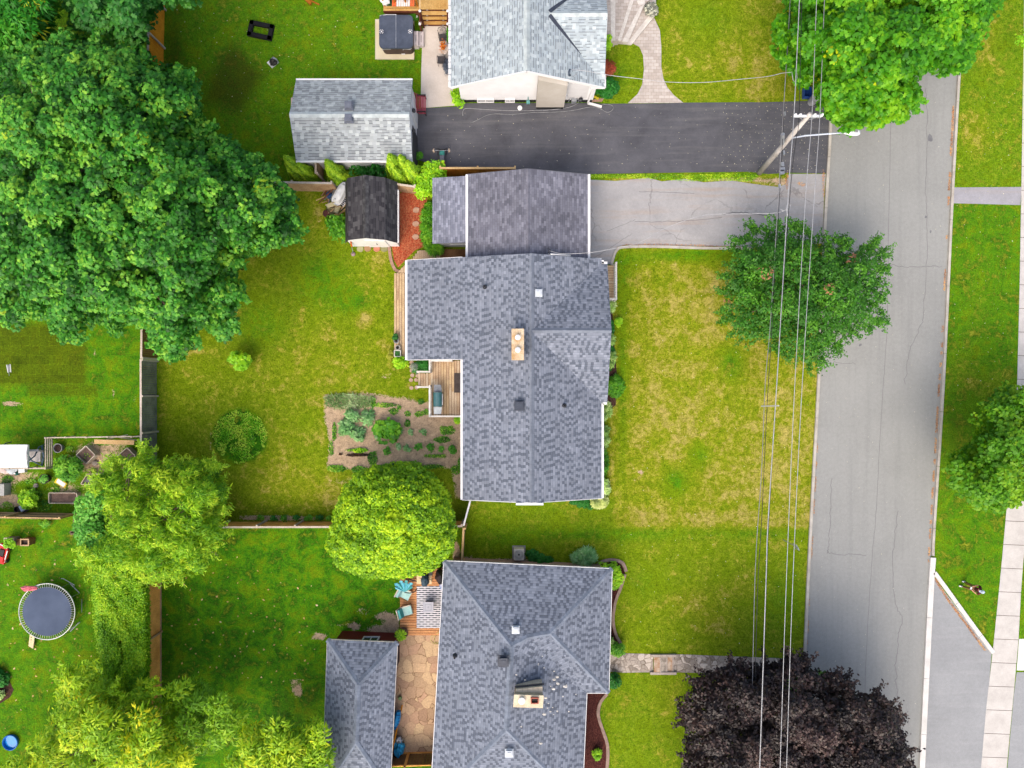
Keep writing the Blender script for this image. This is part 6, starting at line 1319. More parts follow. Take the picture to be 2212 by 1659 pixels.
for u in (907, 967):
    MB().beam(W(u, 20, .95), W(u + 1, 54, .2), .1, .3).build('stringer', WD_RED, t6); MB().beam(W(u, -60, 1.8), W(u, 22, 1.8), .1, .05).build('handrail', WD_NEW, t6)
    MB().beam(W(u, 22, .92 + .9), W(u, 54, .2 + .7), .08, .05).build('handrail', WD_RED, t6)
    for v, h_ in ((24, 1.9), (52, 1.0)): p = W(u, v, h_); q_ = MB().box((p.x, p.y, h_ / 2), (.11, .11, h_)).build('post', WD_RED, t6); MB().lathe((p.x, p.y, h_), [(.07, 0), (.09, .03), (.05, .1)], 12).build('lamp_cap', WHITE, q_)

# ================================================================== front steps of the north house
t_ = thing('stone_front_steps', 'fan of four pale stone slab steps at the front of the north house', 'steps', W(1350, 60))
ST = M('cut_stone', A(232, 228, 222), A(208, 202, 196), scale=3); STB = MAT_PAVER
qz = lambda pts, h: [tuple(W(1106 + x / 4, y / 4, h))[:2] for x, y in pts]
lv = [([(800, -120), (895, -120), (895, 352), (800, 345)], .72), ([(800, -120), (1050, -120), (1022, 0), (925, 352), (860, 352), (800, 345)], .54), ([(800, -120), (1250, -60), (1145, 38), (1100, 90), (985, 360), (860, 352), (800, 345)], .36), ([(860, -120), (1250, -60), (1232, 140), (1030, 380), (860, 352)], .18)]
for k, (pl, h_) in enumerate(lv): MB().prism(qz(pl, h_), 0, h_).build('step', STB, t_)
for (a, b, c, d_), h_ in [((850, 895, 890, 855), .72), ((1020, 1052, 942, 915), .54)]:
    MB().prism(qz([(a, -100 if h_ > .6 else 0), (b, -100 if h_ > .6 else 0), (c, 350), (d_, 350)], h_), h_ - .1, h_ + .02).build('nosing', ST, t_)
MB().prism(qz([(1105, 60), (1145, 38), (1000, 366), (952, 358)], .36), .26, .38).build('nosing', ST, t_); MB().prism(qz([(1195, 120), (1232, 140), (1036, 382), (992, 378)], .18), .08, .2).build('nosing', ST, t_)
MB().prism(qz([(1075, 5), (1145, -30), (1150, 38), (1098, 48)], .37), .3, .385).build('nosing', ST, t_)

# ================================================================== utility pole and wires
PB, PT, PH = W(1641, 373), W(1750, 246, 8.5), 8.5
POLEW = wood_mat('pole_wood', A(214, 208, 204), A(184, 178, 172))
t_ = thing('utility_pole', 'leaning grey wooden utility pole carrying a crossarm and a street light', 'utility pole', PB)
m = MB(); m.tube([PB + Vector((0, 0, -.2)), PB.lerp(PT, .5), PT], [.18, .15, .11], 16); m.build('shaft', POLEW, t_, smooth=True)
m = MB(); c0, c1 = W(1714, 251, 8.25), W(1774, 251, 8.25); m.beam(c0, c1, .1, .12); ca = m.build('crossarm', M('fibreglass_arm', A(226, 232, 240), A(206, 214, 224), rough=.5), t_)
m = MB(); m.beam(c0.lerp(c1, .22) + Vector((0, -.05, 0)), PB.lerp(PT, .9), .04, .04).beam(c0.lerp(c1, .86) + Vector((0, -.05, 0)), PB.lerp(PT, .9), .04, .04); m.build('brace', METAL, ca)
for f_ in (.02, .2, .72, .98): MB().lathe(c0.lerp(c1, f_) + Vector((0, 0, .06)), [(.04, 0), (.08, .03), (.05, .07), (.08, .11), (.04, .16), (.05, .2)], 12).build('insulator', WHITE, ca)
la, lb = PB.lerp(PT, .62), W(1832, 287, 6.4); m = MB(); m.tube([W(1712, 298, 5.4), W(1740, 293, 5.8), W(1790, 289, 6.3), W(1826, 286, 6.4)], .045, 10); lam = m.build('lamp_arm', M('pale_metal', A(214, 224, 240), A(190, 200, 220), rough=.4), t_, smooth=True)
m = MB(); cc = W(1839, 286, 6.4)
prof = []
for i in range(9):
    x = -.48 + i * .12; w_ = [.05, .1, .13, .16, .18, .19, .19, .18, .12][i]; hh = [.05, .06, .07, .08, .08, .08, .08, .07, .04][i]; prof.append((x, w_, hh))
vs = []; fs = []
for x, w_, hh in prof:
    for k in range(10): a_ = 2 * math.pi * k / 10; vs.append(cc + Vector((x, w_ * math.cos(a_), hh * math.sin(a_))))
for i in range(8):
    for k in range(10): fs.append((i * 10 + k, i * 10 + (k + 1) % 10, (i + 1) * 10 + (k + 1) % 10, (i + 1) * 10 + k))
fs += [tuple(range(9, -1, -1)), tuple(range(80, 90))]; m.add(vs, fs); hd = m.build('lamp_head', M('lamp_white', A(236, 240, 246), A(220, 226, 232), rough=.4), t_, smooth=True)
m = MB()
for k in range(4): m.box(cc + Vector((.12 + k * .06, .03, .085)), (.025, .12, .02))
m.lathe(cc + Vector((-.15, 0, .07)), [(.05, 0), (.05, .05)], 10); m.build('cooling_fins', DARKP, hd)
m = MB(); p = W(1691, 290, 5.9); q_ = W(1690, 310, 5.2); m.tube([p, q_], .11, 12); m.build('cylinder_box', METAL, t_); m = MB(); m.beam(PB.lerp(PT, .55), W(1692, 300, 5.5), .05, .05); m.build('bracket', METAL, t_)
BLKW = M('black_cable', A(50, 50, 54), A(38, 38, 42), rough=.6, bump=0); ALW = M('bare_wire', A(200, 201, 204), A(170, 171, 174), rough=.4, metal=.3, bump=0)
def wire(label, pts, r, mat, h0, h1=None, sag=0.0, name='power_line'):
    P_ = smooth_line([(u, v) for u, v in pts], 5); n = len(P_); V_ = []
    for i, (u, v) in enumerate(P_):
        f = i / (n - 1); h = h0 + ((h1 if h1 is not None else h0) - h0) * f; V_.append(W(u, v, h))
    o = MB().tube(V_, r, 6).build(name, mat, None, smooth=True); tag(o, label, 'power line')
    return o
wire('outermost right bare power line at the end of the crossarm', [(1787, -120), (1781, 0), (1771, 251), (1760, 414), (1733, 829), (1713, 1244), (1699, 1659), (1694, 1800)], .018, ALW, 8.4)
wire('bare power line passing the top of the utility pole, second from the right', [(1771, -120), (1764, 0), (1754, 248), (1741, 414), (1717, 829), (1699, 1244), (1685, 1659), (1680, 1800)], .018, ALW, 8.55)
wire('thick bright power line from the left end of the crossarm', [(1733, -120), (1727, 0), (1715, 250), (1703, 414), (1678, 829), (1659, 1129), (1655, 1244), (1641, 1659), (1636, 1800)], .024, ALW, 8.4)
wire('grey wire hanging beside the thick bright power line', [(1738, -120), (1732, 0), (1726, 250), (1720, 300), (1707, 414), (1680, 790), (1661, 1120), (1656, 1244), (1643, 1659), (1638, 1800)], .018, BLKW, 8.0)
wire('leftmost bright cable crossing both front lawns', [(1712, -120), (1707, 0), (1692, 245), (1686, 340), (1682, 414), (1664, 700), (1653, 829), (1645, 1020), (1631, 1244), (1622, 1659), (1618, 1800)], .02, M('grey_cable', A(150, 150, 154), A(120, 120, 124), rough=.5, bump=0), 6.0)
wire('thin black cable doubling the leftmost bright cable', [(1714, -120), (1710, 0), (1696, 180), (1691, 290), (1687, 380), (1683, 440), (1668, 700), (1657, 877), (1646, 1109), (1636, 1290), (1627, 1659), (1622, 1800)], .018, BLKW, 5.7)
m = MB()
for u, v, s_ in ((1690, 355, 1), (1690, 366, 1.6), (1689, 372, 1.6), (1693, 330, .6), (1695, 246, .5), (1684, 402, .7)): p = W(u, v, 5.85); m.box(p, (.16 * s_, .22, .12), .1)
tag(m.build('splice_box', METAL), 'pale splice boxes clamped on the leftmost cables by the pole', 'splice box')
tag(MB().beam(W(1645, 877.5, 6.05), W(1682, 876.5, 8.3), .06, .06).build('wire_spacer', M('spacer_white', A(220, 220, 220))), 'short white spacer bar joining two power lines over the front lawn', 'wire spacer')
# service drops
wire('service wire strung from the street cables to the roof mast of the north house', [(1722, 155), (1690, 158), (1659, 165), (1600, 171), (1520, 178), (1440, 177), (1380, 170), (1320, 163), (1270, 154), (1233, 150)], .014, ALW, 6.2, 4.4)
wire('service wire strung from the street cables to the roof corner of the bungalow', [(1703, 448), (1690, 457), (1659, 461), (1600, 462), (1520, 465), (1440, 492), (1380, 524), (1320, 538), (1270, 546), (1215, 548), (1186, 541)], .014, ALW, 6.2, 3.9)
tag(MB().tube([W(1703, 470, 6.1), W(1699, 455, 6.2), W(1698, 443, 6.2), W(1702, 438, 6.2), W(1707, 443, 6.2), W(1706, 455, 6.1), W(1692, 455, 6.1), W(1686, 452, 6.1)], .022, 6).build('cable_loop', ALW, smooth=True), 'loop of cable where the bungalow service wire leaves the street cables', 'cable')
tag(MB().tube([W(1711, 157, 6.2), W(1713, 172, 6.1), W(1717, 178, 6.0), W(1722, 170, 6.1), W(1723, 155, 6.2)], .02, 6).build('cable_loop', ALW, smooth=True), 'loop of cable against the street maple near the top', 'cable')
t_ = thing('sign_post', 'thin grey sign post seen edge on, standing in the south lawn near the road', 'sign post', W(1692, 1166))
MB().tube([W(1692, 1166), W(1692, 1166) + Vector((0, 0, 2.3))], .03, 8).build('pole', METAL, t_); MB().box(W(1692, 1166) + Vector((0, 0, 2.0)), (.04, .4, .5), .5).build('sign_plate', METAL, t_)
# bins at the kerb
t_ = thing('garbage_bin', 'round grey garbage bin half under the street maple at the drive entrance', 'bin', W(1752, 221))
MB().lathe(W(1752, 221), [(.24, 0), (.26, .05), (.3, .85), (.32, .87), (.32, .92)], 24).build('body', M('grey_bin', A(176, 178, 182), A(160, 162, 168), rough=.5), t_, smooth=True); MB().lathe(W(1752, 221) + Vector((0, 0, .92)), [(.33, 0), (.33, .03), (.2, .1), (.05, .13)], 24).build('lid', M('grey_lid', A(160, 162, 168)), t_)
t_ = thing('recycling_box', 'blue recycling box standing behind the grey bin', 'recycling box', W(1739, 203)); c = W(1740, 204)
MB().prism([(c.x - .22, c.y - .3), (c.x + .22, c.y - .3), (c.x + .22, c.y + .3), (c.x - .22, c.y + .3)], 0, .05).build('base', M('blue_plastic', A(40, 76, 150), A(30, 60, 130), rough=.4), t_)
m = MB()
for dx, dy, sx, sy in ((-.22, 0, .03, .62), (.22, 0, .03, .62), (0, -.3, .44, .03), (0, .3, .44, .03)): m.box((c.x + dx, c.y + dy, .2), (sx, sy, .38))
m.build('sides', M('blue_plastic'), t_)

# ================================================================== hot tub and patio of the north house
t_ = thing('hot_tub_pad', 'square cream concrete pad under the hot tub', 'concrete pad', W(853, 88)); p0, p1 = W(811, 43), W(895, 129)
MB().box(((p0.x + p1.x) / 2, (p0.y + p1.y) / 2, .04), (p1.x - p0.x, p0.y - p1.y, .08)).build('slab', M('cream_concrete', A(232, 222, 190), A(222, 208, 176), scale=.8, amt=.08), t_)
t_ = thing('hot_tub', 'square hot tub closed with a folding slate coloured cover', 'hot tub', W(857, 80, .1))
def rrect(x0, y0, x1, y1, r, n=6):
    out = []
    for cx, cy, a0 in ((x1 - r, y1 - r, 0), (x0 + r, y1 - r, 90), (x0 + r, y0 + r, 180), (x1 - r, y0 + r, 270)):
        for k in range(n + 1): a_ = R(a0 + 90 * k / n); out.append((cx + r * math.cos(a_), cy + r * math.sin(a_)))
    return out
a, b = W(819, 32.5, .98), W(892, 104.5, .98); mx_ = W(855.5, 0, .98).x
MB().prism(rrect(a.x + .08, b.y + .08, b.x - .02, a.y - .05, .3), .08, .88).build('cabinet', M('brown_cabinet', A(92, 74, 66), A(74, 60, 56), rough=.6), t_)
CVM = M('slate_vinyl', A(82, 90, 106), A(66, 74, 90), scale=1.3, rough=.5, bump=.2, fine=6, amt=.12)
L_ = [q for q in rrect(a.x, b.y, b.x, a.y, .28) if q[0] < mx_]; Rr_ = [q for q in rrect(a.x, b.y, b.x, a.y, .28) if q[0] > mx_]
cl = MB().prism([(mx_ - .012, a.y)] + L_ + [(mx_ - .012, b.y)], .88, 1.0).build('cover_half', CVM, t_)
i_ = [k for k, q in enumerate(Rr_) if q[1] > (a.y + b.y) / 2]; top_ = sorted([q for q in Rr_ if q[1] > (a.y + b.y) / 2], key=lambda q: q[0] - q[1] * 3); bot_ = sorted([q for q in Rr_ if q[1] < (a.y + b.y) / 2], key=lambda q: -q[0] - q[1] * 3)
cen_ = ((mx_ + b.x) / 2, (a.y + b.y) / 2); allp = [(mx_ + .012, a.y), (mx_ + .012, b.y)] + Rr_; allp.sort(key=lambda q: math.atan2(q[1] - cen_[1], q[0] - cen_[0]))
cr_ = MB().prism(allp, .88, 1.0).build('cover_half', CVM, t_)
MB().beam((mx_, a.y - .02, 1.005), (mx_, b.y + .02, 1.005), .035, .03).build('piping', METAL, t_)
for u in (824, 886):
    p = W(u, 68, 1.01); m = MB(); ring = 12
    for k in range(4):
        pts = [p + Vector((.12 * math.cos(R(90 * k + 15 + j * 15)), .12 * math.sin(R(90 * k + 15 + j * 15)), 0)) for j in range(5)]; m.tube(pts, .016, 5)
    m.lathe(p - Vector((0, 0, .008)), [(.05, 0), (.05, .016)], 8); m.build('round_emblem', WHITE, t_)
m = MB()
for u0, u1 in ((826, 846), (870, 889)): m.tube([W(u0, 108, .8), W(u0 + 3, 106, .82), W(u1 - 3, 106, .82), W(u1, 104.5, .86)], .025, 6)
m.build('cover_straps', METAL, t_); MB().tube([W(820, 34, .95), W(834, 31.5, 1.02), W(856, 31.5, 1.02)], .02, 6).build('cover_lifter', METAL, t_)
MB().box(W(871, 117, .18) , (.22, .04, .08)).build('control_panel', WHITE, t_)
t_ = thing('tub_steps', 'two pale plastic steps standing against the hot tub', 'steps', W(904, 82)); PL = M('pale_plastic', A(216, 206, 206), A(204, 194, 194), rough=.5, amt=.05)
for k, (u0, u1, h_) in enumerate(((893.5, 903.5, .5), (904.5, 915, .25))):
    a, b = W(u0, 67 + k, h_), W(u1, 98 + k, h_); s_ = MB().box(((a.x + b.x) / 2, (a.y + b.y) / 2, h_ / 2), (b.x - a.x, a.y - b.y, h_)).build('step', PL, t_)
    m = MB(); x_ = (a.x + b.x) / 2
    for yy, ln in ((a.y - .02, .12), (a.y - .35, .22), (b.y + .35, .22), (b.y + .02, .12)): m.box((x_, yy, h_ + .003), (.03, ln, .01))
    m.build('grooves', DARKP, s_)
def patio_chair(name, label, u, v, rz, mats, back='bars'):
    t_ = thing(name, label, 'chair', W(u, v)); c = W(u, v); c.z = 0; Mr = Matrix.Rotation(rz, 3, 'Z'); X = lambda x, y, z: c + Mr @ Vector((x, y, z)); m = MB()
    fr, seat = mats
    MB().box(X(0, 0, .42), (.48, .46, .04), rz).build('seat', seat, t_)
    for x in (-.22, .22):
        for y in (-.2, .2): MB().tube([X(x * 1.1, y * 1.15, 0), X(x, y, .42)], .014, 6).build('leg', fr, t_)
    m = MB(); pts = [X(-.22, .24, .42), X(-.26, .33, .72), X(-.2, .4, .86), X(0, .42, .9), X(.2, .4, .86), X(.26, .33, .72), X(.22, .24, .42)]; m.tube(pts, .016, 6)
    for k in range(5): x = -.16 + k * .08; m.tube([X(x, .26, .44), X(x * 1.1, .4, .86)], .008, 5)
    m.tube([X(.1 * math.cos(a_), .35, .68 + .1 * math.sin(a_)) for a_ in [2 * math.pi * j / 10 for j in range(11)]], .01, 5); m.build('backrest', fr, t_)
    m = MB()
    for s_ in (-1, 1): m.tube([X(s_ * .24, .3, .66), X(s_ * .27, 0, .66), X(s_ * .25, -.18, .64), X(s_ * .24, -.2, .42)], .014, 6)
    m.build('armrests', fr, t_); return t_
IRON = M('black_iron', A(48, 44, 44), A(36, 34, 34), rough=.5); SEATG = M('dark_seat', A(76, 72, 74), A(60, 58, 60), rough=.8)
patio_chair('patio_chair', 'black iron chair with a curled backrest above the round patio table', 958, 88, R(8), (IRON, SEATG)); patio_chair('patio_chair', 'dark patio chair below the round patio table', 955, 136, R(180), (IRON, SEATG))
t_ = thing('patio_table', 'small round mosaic topped table beside the north house wall', 'table', W(956, 110)); c = W(956, 110); 
def mosaic():
    t = NT('mosaic_top', .5, .4); vo = t.n('TexVoronoi'); t.l(t.pos(), vo.inputs['Vector']); vo.inputs['Scale'].default_value = 9; return t.done(t.mix(t.rng(vo.outputs['Color'], .2, .9), A(226, 214, 204), A(186, 160, 140)))
pt = W(957, 105, .72); MB().lathe((pt.x, pt.y, .69), [(.32, 0), (.34, .01), (.34, .03), (.33, .035)], 28).build('table_top', mosaic(), t_)
for k in range(3): a_ = k * 2.094 + .5; MB().tube([(pt.x + .1 * math.cos(a_), pt.y + .1 * math.sin(a_), .69), (pt.x + .05 * math.cos(a_), pt.y + .05 * math.sin(a_), .4), (pt.x + .28 * math.cos(a_), pt.y + .28 * math.sin(a_), 0)], .014, 6).build('leg', IRON, t_)
t_ = thing('flower_pot', 'pot of orange flowers standing on the round table', 'flower pot', (pt.x, pt.y, .725)); MB().lathe((pt.x + .02, pt.y - .03, .725), [(.07, 0), (.11, .14), (.12, .16), (.1, .16)], 14).build('pot', M('dark_pot', A(60, 40, 46)), t_)
Pn = rng.normal(size=(160, 3)) * [.08, .14, .06] + [pt.x, pt.y + .08, 1.02]; nr = rng.normal(size=(160, 3)) + [0, 0, 1.2]; nr /= np.linalg.norm(nr, axis=1, keepdims=True); v, f = leaf_quads(Pn, nr, .1, .07); arr_mesh('flowers', v, f, foliage('orange_petal', FA(200, 90, 20), FA(226, 120, 30), FA(240, 160, 70), trans=.1), t_, rng.random(160))
# slatted bench with coloured stripes on the north deck
t_ = thing('striped_lounger', 'lounger with red and white striped slats on the amber deck', 'lounger', W(862, 10, .9)); z = 1.3
cols = ['o', 'o', 'w', 'w', 'w', 'w', 'w', 'w', 'o', 'o']; OR = M('orange_slat', A(236, 118, 66), A(226, 100, 50)); WHs = M('white_slat', A(244, 240, 238), A(236, 226, 222))
for k, c_ in enumerate(cols):
    a, b = W(849.5 + k * 4.9, -12, z), W(849.5 + k * 4.9 - .8, 13.5, z); MB().beam(a, b, .115, .03).build('slat', OR if c_ == 'o' else WHs, t_)
m = MB(); m.beam(W(847, 12, z - .03), W(898, 12, z - .03), .04, .04).beam(W(847, -8, z - .03), W(898, -8, z - .03), .04, .04)
for u in (848, 897):
    for v in (-8, 12): m.beam(W(u, v, .9), W(u, v, z), .05, .05)
m.build('frame', WD_RED, t_)
t_ = thing('green_box', 'dark green slatted box left of the striped lounger', 'box', W(841, 4, .9))
m = MB()
for k in range(4): m.box(W(836.5 + k * 3.1, 5, 1.15), (.08, .42, .03))
m.build('lid', M('green_paint', A(30, 84, 48), A(24, 66, 40)), t_); c = W(841, 5, 1.0); MB().box((c.x, c.y, 1.01), (.34, .36, .22)).build('body', M('green_paint'), t_)
t_ = thing('white_planter', 'white bundle at the left corner of the amber deck', 'planter', W(832, 3, .9)); MB().blob(W(832, 2, 1.25), (.3, .25, .3), 3, .3).build('bundle', WHITE, t_); MB().box(W(832, 6, 1.0), (.3, .3, .2)).build('base', METAL, t_)
t_ = thing('garden_lights', 'two white globe lights beside the wooden stairs', 'garden light', W(902, 44))
for u, v in ((902, 43.5), (909, 55.5)): MB().lathe(W(u, v, 0), [(.02, 0), (.02, .3), (.08, .34), (.09, .42), (.05, .5)], 12).build('globe', WHITE, t_)
t_ = thing('garden_bench', 'slatted garden bench painted dark pink against the grey garage', 'bench', W(908, 226)); PK = M('pink_slat', A(190, 80, 96), A(168, 62, 78), rough=.6); z = .45
m0 = [W(u, 0, z).x for u in (897.5, 900.5, 903.5, 906.5, 909.5, 912.5, 915.5, 918.5)]; ya, yb = W(0, 205, z).y, W(0, 246, z).y
for k, x_ in enumerate(m0): zz = .8 - k * .11 if k < 3 else .45; MB().box((x_ + (0 if k >= 3 else -.0), (ya + yb) / 2, zz), (.06, ya - yb, .03)).build('slat', PK, t_)
m = MB()
for y_ in (ya - .08, yb + .08):
    m.beam((m0[0] - .04, y_, .02), (m0[0] - .1, y_, .85), .05, .06).beam((m0[-1], y_, .02), (m0[-1], y_, .62), .05, .06).beam((m0[1], y_, .6), (m0[-1] + .05, y_, .62), .07, .04).beam((m0[1], y_, .42), (m0[-1], y_, .42), .05, .05)
m.build('side_frames', IRON, t_)
# weight bench with barbell
t_ = thing('weight_bench', 'weight bench with teal and red pads on the dark driveway', 'weight bench', W(955, 350)); z = .45
MB().box(W(955, 331, z), (.3, .3, .08)).build('teal_pad', M('teal_vinyl', A(70, 160, 150), A(50, 130, 124)), t_); MB().box(W(955, 343, z), (.28, .48, .08)).build('black_pad', M('grey_vinyl', A(120, 124, 136), A(90, 94, 104)), t_); MB().box(W(956, 354, z), (.3, .26, .09)).build('red_pad', M('red_vinyl', A(196, 50, 70), A(170, 40, 60)), t_)
m = MB()
for s_ in (-1, 1): m.beam(W(955 + s_ * 9, 322, 0), W(955 + s_ * 8, 325, 1.0), .05, .05).beam(W(955 + s_ * 9, 335, .03), W(955 + s_ * 9, 320, .03), .05, .05)
m.beam(W(955, 322, .3), W(955, 356, .3), .06, .06).beam(W(949, 356, .03), W(961, 356, .03), .05, .05).beam(W(955, 355, 0), W(955, 355, .4), .05, .05).beam(W(946, 323, .5), W(964, 323, .5), .05, .05); m.build('frame', IRON, t_)
t_ = thing('barbell', 'barbell with pale discs resting on the weight bench rack', 'barbell', W(955, 325, 1.03)); a, b = W(933.5, 325, 1.06), W(974, 325, 1.06); MB().tube([a, b], .014, 8).build('bar', METAL, t_)
for f_ in (.06, .1, .9, .94):
    c = a.lerp(b, f_); m = MB(); n = 16; r_ = .14 if f_ in (.1, .9) else .1; vs = [c + Vector((x, r_ * math.cos(2 * math.pi * k / n), r_ * math.sin(2 * math.pi * k / n))) for x in (-.02, .02) for k in range(n)]
    m.add(vs, [tuple(range(n - 1, -1, -1)), tuple(range(n, 2 * n))] + [(k, (k + 1) % n, n + (k + 1) % n, n + k) for k in range(n)]); m.build('weight_disc', M('disc_tan', A(200, 180, 160), A(180, 160, 140)), t_)
# hose along the north house
o = MB().tube([W(u, v, .03) for u, v in smooth_line([(1015, 266), (1030, 260), (1050, 250), (1070, 246), (1106, 247), (1150, 243), (1200, 242), (1240, 238), (1275, 231), (1295, 234), (1310, 242), (1320, 240), (1325, 232), (1318, 226), (1300, 225)], 4)], .022, 6).build('garden_hose', M('grey_hose', A(150, 152, 154), A(120, 122, 126), bump=0), smooth=True); tag(o, 'long grey hose snaking along the north edge of the dark driveway', 'hose')
o = MB().tube([W(u, v, .03) for u, v in smooth_line([(1000, 250), (1000, 240), (1008, 234), (1040, 236), (1106, 239), (1180, 238), (1228, 232), (1250, 222)], 4)], .018, 6).build('garden_hose', M('pale_hose', A(170, 172, 176)), smooth=True); tag(o, 'thinner pale hose close to the foundation of the north house', 'hose')
t_ = thing('yellow_tool', 'yellow handled tool on paving by the north house downspout', 'tool', W(1288, 211, .01)); MB().beam(W(1283, 208, .06), W(1293, 214, .06), .12, .08).build('handle', M('yellow_paint', A(220, 200, 50), A(200, 180, 40)), t_); MB().prism([tuple(W(x, y))[:2] for x, y in ((1278, 216), (1306, 211), (1300, 220), (1276, 221))], 0, .03).build('slab', ME, t_)
# black frame and bag on the north lawn
t_ = thing('planter_surround', 'black rectangular wooden surround lying tilted on the north lawn', 'planter surround', W(563, 64)); BK = M('black_paint', A(28, 26, 28), A(18, 18, 20), rough=.9)
Q = [W(541, 44, .12), W(593, 55, .12), W(586, 88, .12), W(534, 77, .12)]
for k in range(4):
    a, b = Q[k], Q[(k + 1) % 4]; d = (b - a).normalized(); nn = Vector((d.y, -d.x, 0)) * .13; MB().beam(a + nn, b + nn, .26, .2).build('side_board', BK, t_)
t_ = thing('folded_bag', 'black bag on a white diamond shaped tile on the north lawn', 'bag', W(590, 136)); MB().prism([tuple(W(x, y))[:2] for x, y in ((577, 136), (591, 124), (603, 135), (588, 148))], 0, .06).build('tile', WHITE, t_); MB().blob(W(590, 134, .22), (.26, .2, .2), 5, .35).build('bag', IRON, t_); MB().tube([W(585, 128, .2), W(590, 124, .5), W(597, 128, .45), W(601, 134, .2)], .04, 8).build('strap', METAL, t_)
t_ = thing('wooden_toy', 'orange wooden garden piece at the top edge of the north lawn', 'garden ornament', W(670, 3)); MB().beam(W(656, -6, .2), W(672, 9, .1), .16, .2).beam(W(668, 0, .1), W(690, 10, .05), .08, .06).build('planks', WD_AMB, t_)
# garage lower side: blue barrel and toys
t_ = thing('blue_barrel', 'blue barrel squeezed under the south eave of the grey garage', 'barrel', W(650, 360)); MB().lathe(W(650, 358), [(.26, 0), (.28, .3), (.26, .8), (.24, .85)], 18).build('body', M('blue_drum', A(30, 90, 180), A(24, 70, 150)), t_); MB().lathe(W(650, 358) + Vector((0, 0, .85)), [(.2, 0), (.2, .03)], 16).build('lid', M('blue_drum'), t_)
t_ = thing('toy_crates', 'stack of white, blue and orange boxes by the garage wall', 'crates', W(830, 356)); MB().box(W(827, 355, .2), (.2, .36, .4)).build('orange_side', M('orange_plastic', A(236, 140, 40)), t_); MB().box(W(831, 355, .22), (.1, .36, .42)).build('white_side', WHITE, t_); MB().box(W(835, 356, .2), (.16, .34, .4)).build('blue_side', M('blue_drum'), t_)

# ================================================================== junk beside the black shed
t_ = thing('bathtub', 'white bathtub shell leaning on the black shed', 'bathtub', W(733, 418))
a_ = math.atan2(-(439 - 397), 725 - 747)
c = W(735, 418, .75); ax = (W(747, 398) - W(725, 437)).normalized(); sx_ = Vector((ax.y, -ax.x, 0)); m = MB(); n = 20
rings = [(1.0, .0), (1.0, .05), (.86, .06), (.7, -.25), (.3, -.34)]
for (s_, z) in rings:
    pass
vs = []; fs = []
for s_, z in rings:
    for k in range(n):
        th = 2 * math.pi * k / n; x = .78 * math.copysign(abs(math.cos(th)) ** .7, math.cos(th)) * s_; y = .36 * math.copysign(abs(math.sin(th)) ** .6, math.sin(th)) * s_ * (1 - .15 * math.cos(th)); vs.append(c + ax * x + sx_ * y + Vector((0, 0, -z + x * .08)))
for i in range(len(rings) - 1):
    for k in range(n): fs.append((i * n + k, i * n + (k + 1) % n, (i + 1) * n + (k + 1) % n, (i + 1) * n + k))
fs.append(tuple(range((len(rings) - 1) * n, len(rings) * n))); m.add(vs, fs); m.build('shell', M('enamel', A(244, 246, 248), A(238, 240, 244), rough=.25, spec=.5, amt=.03), t_, smooth=False)
MB().lathe(c + ax * -.5 + Vector((0, 0, .33)), [(.05, 0), (.05, .012)], 10).build('drain', METAL, t_)
MB().box((c.x, c.y, .2), (.5, .5, .4), a_).build('trestle', WD_OLD, t_)
t_ = thing('ladder', 'white aluminium ladder lying along the shed wall', 'ladder', W(744, 434)); a, b = W(751, 421, .7), W(738, 444, .4); d = (b - a).normalized(); sd = Vector((-d.y, d.x, 0)) * .14
for s_ in (-1, 1): MB().beam(a + sd * s_, b + sd * s_, .04, .06).build('rail', WHITE, t_)
for k in range(7): p = a.lerp(b, (k + .5) / 7); MB().beam(p - sd, p + sd, .035, .03).build('rung', WHITE, t_)
t_ = thing('plywood_board', 'dark blue board beneath the ladder', 'board', W(736, 444)); MB().beam(W(748, 432, .3), W(733, 452, .2), .34, .04).beam(W(734, 436, .06), W(736, 450, .06), .05, .12).build('board', M('navy_board', A(54, 72, 110), A(40, 54, 90)), t_)
t_ = thing('lumber_pile', 'heap of brown sticks, poles and scrap beside the bathtub', 'lumber', W(712, 418))
for k in range(22):
    u, v = random.uniform(704, 728), random.uniform(402, 440); an = random.gauss(R(52), .45); L = random.uniform(.5, 1.7); d = Vector((math.cos(an), math.sin(an), random.uniform(-.06, .14))) * L / 2; p = W(u, v, random.uniform(.1, .55))
    MB().beam(p - d, p + d, random.uniform(.03, .08), .04).build('stick', random.choice([WD_OLD, WD_TAN, M('rust_steel', A(140, 84, 60), A(110, 66, 50)), M('grey_steel', A(150, 156, 166), A(110, 116, 126)), WD_GRY]), t_)
MB().beam(W(683, 433, .3), W(704, 424, .5), .05, .05).build('stick', WD_NEW, t_); MB().blob(W(711, 421, .4), (.18, .2, .15), 2, .3).build('blue_scrap', M('blue_scrap', A(40, 80, 130)), t_); MB().blob(W(733, 398, .5), (.38, .24, .2), 9, .35).build('grey_tarp', M('grey_tarp', A(120, 130, 150), A(80, 88, 104)), t_)
for k, (a, b) in enumerate((((748, 441, .3), (722, 465, .1)), ((752, 446, .35), (730, 466, .1)), ((745, 455, .12), (724, 466, .08)))): MB().beam(W(*a), W(*b), .09, .05).build('plank', WD_NEW, t_)
t_ = thing('wheelbarrow', 'old beige wheelbarrow with a rusty wheel tipped beside the shed', 'wheelbarrow', W(712, 455)); m = MB()
